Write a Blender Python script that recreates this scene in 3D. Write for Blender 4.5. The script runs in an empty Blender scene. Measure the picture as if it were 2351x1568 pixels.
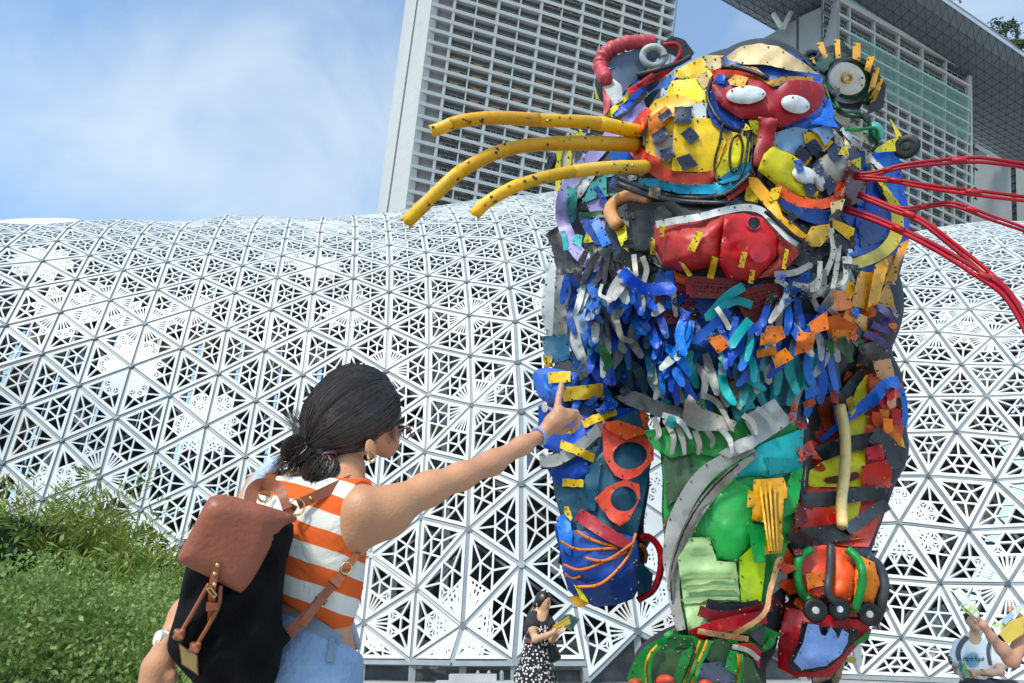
import bpy, bmesh, math, random
import numpy as np
from mathutils import Vector, Matrix
from mathutils.bvhtree import BVHTree
from mathutils.geometry import delaunay_2d_cdt

scene = bpy.context.scene
COL = scene.collection
R = math.radians

# ------------------------------------------------------------------ camera
F, CX, CY = 1567.3, 1175.5, 784.0          # focal length and centre in reference units
PITCH, EYE = R(24), 0.95
RF = np.array([0, math.cos(PITCH), math.sin(PITCH)])
RU = np.array([0, -math.sin(PITCH), math.cos(PITCH)])
RR = np.array([1.0, 0, 0])
CAM = np.array([0, 0, EYE])
cam_d = bpy.data.cameras.new('camera')
cam = bpy.data.objects.new('camera', cam_d)
COL.objects.link(cam)
cam.location = CAM
cam.rotation_euler = (R(90) + PITCH, 0, 0)
cam_d.sensor_width = 36
cam_d.lens = 24
cam_d.clip_start = 0.05
cam_d.clip_end = 4000
scene.camera = cam

# ------------------------------------------------------------------ sky, sun, exposure
SUN_EL, SUN_AZ = R(47), R(212)             # azimuth measured clockwise from +Y
world = bpy.data.worlds.new('World')
scene.world = world
world.use_nodes = True
nt = world.node_tree
for n in list(nt.nodes):
    nt.nodes.remove(n)
sky = nt.nodes.new('ShaderNodeTexSky')
sky.sky_type = 'NISHITA'
sky.sun_disc = False
sky.sun_elevation = SUN_EL
sky.sun_rotation = SUN_AZ
sky.air_density = 1.0
sky.dust_density = 1.5
sky.ozone_density = 2.0
bg = nt.nodes.new('ShaderNodeBackground')
bg.inputs[1].default_value = 0.105
wo = nt.nodes.new('ShaderNodeOutputWorld')
tc = nt.nodes.new('ShaderNodeTexCoord')
mp = nt.nodes.new('ShaderNodeMapping')
mp.inputs['Scale'].default_value = (1.0, 1.0, 1.25)
mp.inputs['Location'].default_value = (5.2, 1.3, 3.1)
nz = nt.nodes.new('ShaderNodeTexNoise')
nz.inputs['Scale'].default_value = 3.0
nz.inputs['Detail'].default_value = 5
nz.inputs['Roughness'].default_value = 0.52
nz.inputs['Distortion'].default_value = 0.4
rp = nt.nodes.new('ShaderNodeValToRGB')
rp.color_ramp.elements[0].position = 0.40
rp.color_ramp.elements[0].color = (0.18, 0.18, 0.18, 1)
rp.color_ramp.elements[1].position = 0.74
rp.color_ramp.elements[1].color = (0.72, 0.72, 0.72, 1)
mx = nt.nodes.new('ShaderNodeMix')
mx.data_type = 'RGBA'
mx.inputs[7].default_value = (7.4, 8.3, 8.8, 1)
gain = nt.nodes.new('ShaderNodeMix')
gain.data_type = 'RGBA'
gain.blend_type = 'MULTIPLY'
gain.inputs[0].default_value = 1.0
gain.inputs[7].default_value = (1.5, 2.25, 2.5, 1)
L_ = nt.links.new
L_(tc.outputs['Generated'], mp.inputs['Vector'])
L_(mp.outputs[0], nz.inputs['Vector'])
L_(nz.outputs[0], rp.inputs[0])
L_(rp.outputs[0], mx.inputs[0])
L_(sky.outputs[0], gain.inputs[6])
L_(gain.outputs[2], mx.inputs[6])
L_(mx.outputs[2], bg.inputs[0])
L_(bg.outputs[0], wo.inputs[0])

sun_d = bpy.data.lights.new('sun', 'SUN')
sun_d.energy = 3.0
sun_d.angle = R(9)
sun_d.color = (1.0, 0.92, 0.79)
sun = bpy.data.objects.new('sun', sun_d)
COL.objects.link(sun)
sd = Vector((math.sin(SUN_AZ) * math.cos(SUN_EL), math.cos(SUN_AZ) * math.cos(SUN_EL), math.sin(SUN_EL)))
sun.rotation_euler = sd.to_track_quat('Z', 'Y').to_euler()
scene.view_settings.view_transform = 'Standard'
scene.view_settings.look = 'None'
scene.view_settings.exposure = 0.2
scene.view_settings.gamma = 1.0
scene.view_settings.use_curve_mapping = False

# ------------------------------------------------------------------ helpers
rng = np.random.default_rng(7)
random.seed(7)


def Wd(x, y, d):
    """point seen at (x, y), d metres along the optical axis"""
    return CAM + d * (RF + RR * (x - CX) / F + RU * (CY - y) / F)


def W(x, y, Y):
    """point seen at (x, y), Y metres ahead of the camera along the ground"""
    r = RF + RR * (x - CX) / F + RU * (CY - y) / F
    return CAM + r * (Y / r[1])


def proj(X):
    d = np.asarray(X, float) - CAM
    z = d @ RF
    return CX + F * (d @ RR) / z, CY - F * (d @ RU) / z, z


def lin(h):
    h = h.lstrip('#')
    v = [int(h[i:i + 2], 16) / 255 for i in (0, 2, 4)]
    return tuple(c / 12.92 if c <= .04045 else ((c + .055) / 1.055) ** 2.4 for c in v)


def mat(name, col, rough=.5, var=.12, scale=6., metal=0., bump=0., spec=.5, detail=4, coords='Object', dirt=None, bscale=None, trans=0.):
    m = bpy.data.materials.new(name)
    m.use_nodes = True
    t = m.node_tree
    b = t.nodes['Principled BSDF']
    c = lin(col) if isinstance(col, str) else col
    b.inputs['Roughness'].default_value = rough
    b.inputs['Metallic'].default_value = metal
    b.inputs['Specular IOR Level'].default_value = spec
    tcn = t.nodes.new('ShaderNodeTexCoord')
    n = t.nodes.new('ShaderNodeTexNoise')
    n.inputs['Scale'].default_value = scale
    n.inputs['Detail'].default_value = detail
    n.inputs['Roughness'].default_value = .6
    t.links.new(tcn.outputs[coords], n.inputs['Vector'])
    r = t.nodes.new('ShaderNodeValToRGB')
    r.color_ramp.elements[0].position = .3
    r.color_ramp.elements[1].position = .7
    lo = [max(0, x * (1 - var)) for x in c]
    hi = [min(1, x * (1 + var)) for x in c]
    if dirt:
        lo = list(lin(dirt))
        r.color_ramp.elements[0].position = .18
        e = r.color_ramp.elements.new(.38)
        e.color = (*[x * (1 - var) for x in c], 1)
    r.color_ramp.elements[0].color = (*lo, 1)
    r.color_ramp.elements[-1].color = (*hi, 1)
    t.links.new(n.outputs[0], r.inputs[0])
    t.links.new(r.outputs[0], b.inputs['Base Color'])
    if bump:
        n2 = t.nodes.new('ShaderNodeTexNoise')
        n2.inputs['Scale'].default_value = bscale or scale * 6
        n2.inputs['Detail'].default_value = 3
        t.links.new(tcn.outputs[coords], n2.inputs['Vector'])
        bp = t.nodes.new('ShaderNodeBump')
        bp.inputs['Strength'].default_value = bump
        bp.inputs['Distance'].default_value = .02
        t.links.new(n2.outputs[0], bp.inputs['Height'])
        t.links.new(bp.outputs[0], b.inputs['Normal'])
    if trans:
        b.inputs['Transmission Weight'].default_value = trans
    return m


def orand(m, lo, hi):
    """vary the value of a material a little from object to object"""
    t = m.node_tree
    b = t.nodes['Principled BSDF']
    src = b.inputs['Base Color'].links[0].from_socket
    oi = t.nodes.new('ShaderNodeObjectInfo')
    hv = t.nodes.new('ShaderNodeHueSaturation')
    mr = t.nodes.new('ShaderNodeMapRange')
    mr.inputs[3].default_value = lo
    mr.inputs[4].default_value = hi
    t.links.new(oi.outputs['Random'], mr.inputs[0])
    t.links.new(mr.outputs[0], hv.inputs['Value'])
    t.links.new(src, hv.inputs['Color'])
    t.links.new(hv.outputs[0], b.inputs['Base Color'])
    return m


def me_new(name, v, f, mats, midx=None, smooth=False):
    me = bpy.data.meshes.new(name)
    me.from_pydata([tuple(p) for p in v], [], [tuple(int(i) for i in q) for q in f])
    for m in (mats if isinstance(mats, (list, tuple)) else [mats]):
        me.materials.append(m)
    if midx is not None:
        me.polygons.foreach_set('material_index', np.asarray(midx, np.int32))
    if smooth:
        me.polygons.foreach_set('use_smooth', np.ones(len(me.polygons), bool))
    me.update()
    return me


def wloc(o):
    l = Vector((0, 0, 0))
    while o is not None:
        l += o.location
        o = o.parent
    return l


def mk(name, v, f, mats, parent=None, midx=None, smooth=False, origin=None, kind=None, label=None):
    """one mesh object from world-space vertices"""
    v = np.asarray(v, float)
    if origin is None:
        origin = (v.min(0) + v.max(0)) / 2
    origin = np.asarray(origin, float)
    me = me_new(name, v - origin, f, mats, midx, smooth)
    o = bpy.data.objects.new(name, me)
    COL.objects.link(o)
    if parent is not None:
        o.parent = parent
        o.location = Vector(origin) - wloc(parent)
    else:
        o.location = Vector(origin)
    if kind:
        o['kind'] = kind
    if label:
        o['label'] = label
    return o


def thing(name, label, cat, loc, group=None):
    o = bpy.data.objects.new(name, None)
    COL.objects.link(o)
    o.empty_display_size = .1
    o.location = Vector(np.asarray(loc, float))
    o['label'] = label
    o['category'] = cat
    if group:
        o['group'] = group
    return o


def tag(o, label, cat, group=None):
    o['label'] = label
    o['category'] = cat
    if group:
        o['group'] = group
    return o


class MB:
    """collects shapes for one mesh"""
    def __init__(s):
        s.v, s.f, s.m = [], [], []

    def add(s, v, f, m=0):
        b = len(s.v)
        s.v += [tuple(p) for p in v]
        s.f += [tuple(i + b for i in q) for q in f]
        s.m += [m] * len(f)

    def box(s, o, a, b, c, m=0):
        """box from corner o with edge vectors a, b, c"""
        o, a, b, c = (np.asarray(q, float) for q in (o, a, b, c))
        p = [o, o + a, o + a + b, o + b, o + c, o + a + c, o + a + b + c, o + b + c]
        f = [(0, 3, 2, 1), (4, 5, 6, 7), (0, 1, 5, 4), (1, 2, 6, 5), (2, 3, 7, 6), (3, 0, 4, 7)]
        if np.dot(np.cross(a, b), c) < 0:
            f = [q[::-1] for q in f]
        s.add(p, f, m)

    def bar(s, p, q, w, h, up, m=0):
        """rectangular bar from p to q, w across, h along up"""
        p, q, up = (np.asarray(k, float) for k in (p, q, up))
        d = q - p
        x = np.cross(d, up)
        x = x / (np.linalg.norm(x) + 1e-12)
        z = np.cross(x, d)
        z = z / (np.linalg.norm(z) + 1e-12)
        s.box(p - x * w / 2 - z * h / 2, d, x * w, z * h, m)

    def tube(s, path, rad, n=8, m=0, cap=True, flat=1.0):
        v, f = tube_vf(path, rad, n, cap, flat)
        s.add(v, f, m)

    def obj(s, name, mats, parent=None, **k):
        return mk(name, s.v, s.f, mats, parent, midx=s.m, **k)


def tube_vf(path, rad, n=8, cap=True, flat=1.0):
    path = np.asarray(path, float)
    N = len(path)
    rad = np.full(N, rad) if np.isscalar(rad) else np.asarray(rad, float)
    t = np.gradient(path, axis=0)
    t /= np.linalg.norm(t, axis=1)[:, None] + 1e-12
    ref = np.array([0, 0, 1.0]) if abs(t[0][2]) < .9 else np.array([1.0, 0, 0])
    u = np.cross(t[0], ref)
    u /= np.linalg.norm(u)
    V = []
    for i in range(N):
        u = u - t[i] * (u @ t[i])
        u /= np.linalg.norm(u) + 1e-12
        w = np.cross(t[i], u)
        for k in range(n):
            a = 2 * math.pi * k / n
            V.append(path[i] + rad[i] * (math.cos(a) * u + flat * math.sin(a) * w))
    Fc = []
    for i in range(N - 1):
        for k in range(n):
            k2 = (k + 1) % n
            Fc.append((i * n + k, i * n + k2, (i + 1) * n + k2, (i + 1) * n + k))
    if cap:
        Fc.append(tuple(range(n))[::-1])
        Fc.append(tuple(range((N - 1) * n, N * n)))
    return V, Fc


def spline(pts, n=6):
    """Catmull-Rom through pts, n steps per span"""
    P = np.asarray(pts, float)
    if len(P) < 3:
        s = np.linspace(0, 1, n + 1)[:, None]
        return P[0] + (P[-1] - P[0]) * s
    Q = np.vstack([2 * P[0] - P[1], P, 2 * P[-1] - P[-2]])
    out = []
    for i in range(1, len(Q) - 2):
        a, b, c, d = Q[i - 1:i + 3]
        for t in np.arange(n) / n:
            out.append(.5 * (2 * b + (c - a) * t + (2 * a - 5 * b + 4 * c - d) * t * t + (3 * b - a - 3 * c + d) * t ** 3))
    out.append(P[-1])
    return np.array(out)


def dome(c, n, r, h=.5, k=6):
    """little faceted dome at c facing n"""
    n = np.asarray(n, float)
    n = n / np.linalg.norm(n)
    u = np.cross(n, [0.3, .5, .81])
    u /= np.linalg.norm(u)
    w = np.cross(n, u)
    v = []
    for rr, hh in ((1., 0.), (.7, h * .8)):
        for i in range(k):
            a = 2 * math.pi * i / k
            v.append(c + r * rr * (math.cos(a) * u + math.sin(a) * w) + n * r * hh)
    v.append(c + n * r * h)
    f = []
    for i in range(k):
        j = (i + 1) % k
        f.append((i, j, k + j, k + i))
        f.append((k + i, k + j, 2 * k))
    return v, f

# ------------------------------------------------------------------ materials of the setting
M_white = orand(mat('white_lattice_paint', (.68, .68, .67), .45, .10, .9, detail=7), .86, 1.06)
M_cream = mat('aged_lattice_paint', (.62, .58, .54), .5, .07, .7)
M_rib = mat('grey_steel', (.25, .27, .29), .42, .12, 2.)
M_hub = mat('dark_steel', (.10, .11, .12), .5, .2, 5.)
M_shell = mat('dark_glazing', (.016, .019, .022), .3, .55, 0.35, detail=2, spec=.12)
M_truss = mat('inner_steel', (.20, .21, .22), .5, .25, 1.)
M_blind = mat('inner_blind', (.45, .47, .52), .6, .15, .5)
M_conc = mat('tower_concrete', (.52, .52, .51), .75, .06, .05, bump=.05)
M_pave = mat('paving', (.32, .31, .30), .85, .15, 1.2, bump=.2)
M_kerbc = mat('kerb_concrete', (.42, .42, .41), .8, .12, 3.)


def panel_wall(name, col, dir_, pitch, dark=.82):
    """concrete panels with thin joints, by object coordinates"""
    m = mat(name, col, .8, .05, .06)
    t = m.node_tree
    b = t.nodes['Principled BSDF']
    tcn = [n for n in t.nodes if n.type == 'TEX_COORD'][0]
    src = b.inputs['Base Color'].links[0].from_socket
    dot = t.nodes.new('ShaderNodeVectorMath')
    dot.operation = 'DOT_PRODUCT'
    dot.inputs[1].default_value = [q / pitch for q in dir_]
    t.links.new(tcn.outputs['Object'], dot.inputs[0])
    fr = t.nodes.new('ShaderNodeMath')
    fr.operation = 'FRACT'
    t.links.new(dot.outputs['Value'], fr.inputs[0])
    lt = t.nodes.new('ShaderNodeMath')
    lt.operation = 'LESS_THAN'
    lt.inputs[1].default_value = .09
    t.links.new(fr.outputs[0], lt.inputs[0])
    mxn = t.nodes.new('ShaderNodeMix')
    mxn.data_type = 'RGBA'
    mxn.blend_type = 'MULTIPLY'
    mxn.inputs[7].default_value = (dark, dark, dark, 1)
    t.links.new(lt.outputs[0], mxn.inputs[0])
    t.links.new(src, mxn.inputs[6])
    t.links.new(mxn.outputs[2], b.inputs['Base Color'])
    return m


# ------------------------------------------------------------------ ground
def sheet_flat(name, x0, x1, y0, y1, z, m):
    o = mk(name, [(x0, y0, z), (x1, y0, z), (x1, y1, z), (x0, y1, z)], [(0, 1, 2, 3)], m)
    o['kind'] = 'structure'
    return o


sheet_flat('ground', -1500, 1500, -300, 2500, -.004, M_pave)
sheet_flat('plaza', -30, 40, -10, 27, 0., mat('plaza_stone', (.34, .33, .32), .8, .12, 2., bump=.1))

# ------------------------------------------------------------------ lattice pavilion
LATL='-2,-8,-28.18,32.63,17.53;-2,-6,-27.67,31.32,18.95;-2,-4,-27.00,29.61,19.75;-2,-2,-26.27,27.75,19.79;-2,0,-25.59,26.01,19.09;-2,2,-25.05,24.65,17.74;-2,4,-24.55,23.37,16.34;-2,6,-24.14,22.24,14.78;-2,8,-23.87,21.40,13.02;-2,10,-23.76,20.88,11.13;-2,12,-23.80,20.65,9.16;-2,14,-23.94,20.61,7.18;-2,16,-24.14,20.68,5.19;-2,18,-24.36,20.79,3.21;-2,20,-24.60,20.94,1.23;-1,-7,-26.47,32.56,16.93;-1,-5,-25.92,31.24,18.32;-1,-3,-25.20,29.52,19.07;-1,-1,-24.43,27.68,19.07;-1,1,-23.71,25.97,18.32;-1,3,-23.17,24.67,16.96;-1,5,-22.73,23.47,15.49;-1,7,-22.40,22.49,13.83;-1,9,-22.23,21.86,11.99;-1,11,-22.23,21.55,10.04;-1,13,-22.36,21.47,8.06;-1,15,-22.55,21.52,6.08;-1,17,-22.77,21.63,4.10;-1,19,-23.00,21.77,2.11;0,-8,-25.44,33.60,17.51;0,-6,-24.83,32.32,18.91;0,-4,-24.03,30.65,19.69;0,-2,-23.17,28.85,19.71;0,0,-22.37,27.16,18.98;0,2,-21.76,25.89,17.65;0,4,-21.27,24.68,16.21;0,6,-20.93,23.58,14.63;0,8,-20.69,22.83,12.86;0,10,-20.64,22.41,10.95;0,12,-20.75,22.27,8.96;0,14,-20.93,22.30,6.97;0,16,-21.14,22.39,4.98;0,18,-21.38,22.53,2.99;0,20,-21.64,22.75,1.02;1,-9,-24.08,35.06,21.31;1,-7,-23.29,33.24,21.54;1,-5,-22.50,31.42,21.36;1,-3,-21.74,29.66,20.76;1,-1,-21.04,28.06,19.78;1,1,-20.46,26.71,18.48;1,3,-19.89,25.54,17.04;1,5,-19.45,24.54,15.44;1,7,-19.12,23.75,13.74;1,9,-18.99,23.23,11.89;1,11,-19.10,22.94,9.88;1,13,-19.26,22.95,7.87;1,15,-19.47,23.05,5.86;1,17,-19.69,23.16,3.86;1,19,-19.91,23.29,1.87;2,-10,-21.64,36.25,22.34;2,-8,-21.10,34.33,22.49;2,-6,-20.56,32.42,22.22;2,-4,-20.05,30.61,21.55;2,-2,-19.59,28.98,20.49;2,0,-19.20,27.58,19.11;2,2,-18.59,26.33,17.73;2,4,-18.10,25.28,16.15;2,6,-17.70,24.38,14.49;2,8,-17.46,23.73,12.69;2,10,-17.41,23.36,10.79;2,12,-17.53,23.39,8.79;2,14,-17.74,23.54,6.74;2,16,-17.96,23.62,4.72;2,18,-18.17,23.73,2.72;2,20,-18.40,23.97,0.75;3,-9,-20.64,34.99,23.13;3,-7,-19.87,33.20,22.65;3,-5,-19.14,31.49,21.93;3,-3,-18.45,29.88,20.96;3,-1,-17.82,28.40,19.78;3,1,-17.26,27.10,18.42;3,3,-16.74,25.97,16.89;3,5,-16.29,24.98,15.26;3,7,-15.99,24.21,13.46;3,9,-15.83,23.71,11.57;3,11,-15.83,23.55,9.63;3,13,-15.98,23.67,7.59;3,15,-16.20,23.84,5.55;3,17,-16.38,23.97,3.54;3,19,-16.57,24.09,1.55;4,-10,-18.76,36.01,23.68;4,-8,-18.12,34.17,23.23;4,-6,-17.50,32.40,22.53;4,-4,-16.92,30.74,21.58;4,-2,-16.38,29.20,20.42;4,0,-15.91,27.84,19.08;4,2,-15.38,26.65,17.61;4,4,-14.90,25.60,16.02;4,6,-14.55,24.78,14.24;4,8,-14.32,24.12,12.38;4,10,-14.20,23.73,10.44;4,12,-14.26,23.67,8.44;4,14,-14.44,23.87,6.32;4,16,-14.59,24.02,4.35;4,18,-14.76,24.14,2.37;4,20,-14.94,24.33,0.40;5,-9,-16.82,34.63,24.42;5,-7,-16.17,32.98,23.48;5,-5,-15.56,31.42,22.40;5,-3,-14.97,29.96,21.17;5,-1,-14.43,28.59,19.81;5,1,-13.95,27.36,18.34;5,3,-13.49,26.21,16.78;5,5,-13.09,25.28,15.06;5,7,-12.82,24.54,13.22;5,9,-12.63,24.03,11.31;5,11,-12.57,23.83,9.33;5,13,-12.67,23.90,7.26;5,15,-12.81,23.99,5.21;5,17,-12.95,24.07,3.21;5,19,-13.10,24.15,1.22;6,-10,-15.19,35.63,24.81;6,-8,-14.60,33.92,23.96;6,-6,-14.03,32.28,22.95;6,-4,-13.50,30.74,21.79;6,-2,-13.00,29.30,20.50;6,0,-12.55,27.97,19.08;6,2,-12.07,26.77,17.56;6,4,-11.66,25.71,15.90;6,6,-11.34,24.82,14.11;6,8,-11.12,24.23,12.19;6,10,-10.96,23.89,10.21;6,12,-10.99,23.76,8.17;6,14,-11.06,23.90,6.06;6,16,-11.17,23.92,4.07;6,18,-11.30,23.95,2.08;6,20,-11.43,24.06,0.10;7,-9,-13.37,34.82,24.32;7,-7,-12.76,33.14,23.41;7,-5,-12.17,31.55,22.35;7,-3,-11.62,30.05,21.15;7,-1,-11.11,28.66,19.81;7,1,-10.64,27.37,18.34;7,3,-10.22,26.23,16.72;7,5,-9.85,25.18,15.02;7,7,-9.58,24.41,13.14;7,9,-9.38,23.93,11.17;7,11,-9.33,23.72,9.09;7,13,-9.36,23.67,7.02;7,15,-9.41,23.68,4.97;7,17,-9.51,23.70,2.96;7,19,-9.64,23.72,0.96;8,-10,-11.66,35.78,24.76;8,-8,-11.12,34.04,23.92;8,-6,-10.61,32.39,22.93;8,-4,-10.12,30.82,21.79;8,-2,-9.67,29.35,20.51;8,0,-9.25,27.99,19.09;8,2,-8.81,26.78,17.53;8,4,-8.43,25.67,15.85;8,6,-8.12,24.73,14.04;8,8,-7.87,24.05,12.10;8,10,-7.72,23.65,10.07;8,12,-7.70,23.47,7.97;8,14,-7.71,23.40,5.90;8,16,-7.76,23.37,3.85;8,18,-7.86,23.37,1.84;8,20,-7.97,23.44,-0.14;9,-9,-9.79,34.80,24.50;9,-7,-9.24,33.12,23.55;9,-5,-8.72,31.53,22.45;9,-3,-8.23,30.04,21.22;9,-1,-7.77,28.66,19.85;9,1,-7.35,27.38,18.34;9,3,-6.98,26.20,16.72;9,5,-6.64,25.16,14.97;9,7,-6.35,24.29,13.10;9,9,-6.14,23.60,11.13;9,11,-6.09,23.30,8.98;9,13,-6.05,23.14,6.85;9,15,-6.05,23.03,4.75;9,17,-6.12,22.97,2.71;9,19,-6.20,22.96,0.71;10,-10,-8.24,35.59,25.07;10,-8,-7.73,33.88,24.17;10,-6,-7.24,32.25,23.12;10,-4,-6.79,30.71,21.93;10,-2,-6.36,29.28,20.60;10,0,-5.97,27.96,19.13;10,2,-5.59,26.71,17.56;10,4,-5.26,25.60,15.86;10,6,-4.98,24.61,14.04;10,8,-4.75,23.82,12.08;10,10,-4.56,23.18,10.04;10,12,-4.46,22.91,7.87;10,14,-4.41,22.68,5.70;10,16,-4.42,22.51,3.54;10,18,-4.46,22.43,1.57;10,20,-4.55,22.49,-0.39;11,-9,-6.18,34.47,24.99;11,-7,-5.72,32.86,23.90;11,-5,-5.28,31.33,22.69;11,-3,-4.87,29.88,21.37;11,-1,-4.49,28.53,19.95;11,1,-4.13,27.26,18.42;11,3,-3.79,26.06,16.79;11,5,-3.50,25.00,15.01;11,7,-3.26,24.09,13.11;11,9,-3.07,23.35,11.09;11,11,-2.92,22.77,8.98;11,13,-2.85,22.34,6.82;11,15,-2.82,21.99,4.62;11,17,-2.81,21.70,2.49;11,19,-2.87,21.75,0.48;12,-10,-4.55,35.25,25.59;12,-8,-4.13,33.57,24.58;12,-6,-3.72,31.97,23.46;12,-4,-3.33,30.45,22.22;12,-2,-2.96,29.01,20.88;12,0,-2.62,27.67,19.44;12,2,-2.31,26.45,17.83;12,4,-2.03,25.29,16.10;12,6,-1.80,24.22,14.29;12,8,-1.59,23.32,12.35;12,10,-1.45,22.52,10.36;12,12,-1.31,21.89,8.30;12,14,-1.30,21.38,6.22;12,16,-1.27,20.98,4.11;12,18,-1.36,20.86,1.44;12,20,-1.63,20.68,-0.62;13,-9,-2.29,34.27,25.42;13,-7,-1.94,32.62,24.34;13,-5,-1.60,31.06,23.14;13,-3,-1.29,29.58,21.84;13,-1,-0.99,28.19,20.43;13,1,-0.71,26.87,18.89;13,3,-0.48,25.64,17.23;13,5,-0.24,24.56,15.42;13,7,-0.08,23.44,13.60;13,9,0.13,22.50,11.69;13,11,0.20,21.66,9.75;13,13,0.30,20.92,7.76;13,15,0.28,20.72,5.41;13,17,0.27,20.56,3.06;13,19,0.06,20.57,0.34;14,-10,-0.72,35.07,26.19;14,-8,-0.38,33.40,25.13;14,-6,-0.07,31.82,23.96;14,-4,0.23,30.31,22.67;14,-2,0.51,28.90,21.28;14,0,0.78,27.56,19.77;14,2,1.04,26.30,18.15;14,4,1.21,25.17,16.40;14,6,1.38,24.02,14.63;14,8,1.65,23.06,12.73;14,10,1.81,22.21,10.75;14,12,1.89,21.53,8.71;14,14,1.87,21.10,6.55;14,16,1.84,20.89,4.31;14,18,1.77,20.79,2.03;14,20,2.03,20.62,0.05;15,-9,1.26,34.26,25.83;15,-7,1.56,32.67,24.66;15,-5,1.84,31.17,23.37;15,-3,2.10,29.75,21.98;15,-1,2.35,28.44,20.50;15,1,2.58,27.20,18.89;15,3,2.78,26.04,17.19;15,5,2.95,24.95,15.41;15,7,3.14,23.97,13.58;15,9,3.31,23.11,11.64;15,11,3.41,22.41,9.63;15,13,3.44,21.87,7.56;15,15,3.43,21.53,5.44;15,17,3.43,21.31,3.33;15,19,3.56,21.13,1.30;16,-10,2.98,35.00,26.75;16,-8,3.24,33.44,25.52;16,-6,3.49,31.97,24.19;16,-4,3.73,30.59,22.76;16,-2,3.95,29.32,21.23;16,0,4.15,28.14,19.60;16,2,4.34,27.01,17.91;16,4,4.51,25.95,16.16;16,6,4.66,24.97,14.35;16,8,4.81,24.11,12.47;16,10,4.92,23.37,10.51;16,12,4.98,22.77,8.51;16,14,5.01,22.31,6.47;16,16,5.05,21.98,4.44;16,18,5.15,21.71,2.42;16,20,5.32,21.44,0.44;17,-9,4.90,34.41,26.19;17,-7,5.13,32.92,24.87;17,-5,5.35,31.53,23.45;17,-3,5.55,30.24,21.94;17,-1,5.74,29.05,20.34;17,1,5.91,27.96,18.64;17,3,6.07,26.93,16.90;17,5,6.21,25.98,15.10;17,7,6.34,25.11,13.26;17,9,6.45,24.34,11.36;17,11,6.53,23.69,9.41;17,13,6.59,23.15,7.43;17,15,6.65,22.72,5.45;17,17,6.75,22.38,3.46;17,19,6.89,22.08,1.49;18,-10,6.57,35.12,27.11;18,-8,6.79,33.67,25.76;18,-6,7.00,32.31,24.31;18,-4,7.18,31.05,22.77;18,-2,7.36,29.90,21.14;18,0,7.51,28.86,19.42;18,2,7.66,27.87,17.66;18,4,7.79,26.94,15.87;18,6,7.90,26.08,14.04;18,8,8.01,25.30,12.17;18,10,8.10,24.60,10.27;18,12,8.18,24.01,8.34;18,14,8.25,23.50,6.40;18,16,8.34,23.09,4.45;18,18,8.47,22.74,2.50;18,20,8.61,22.41,0.53'
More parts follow.
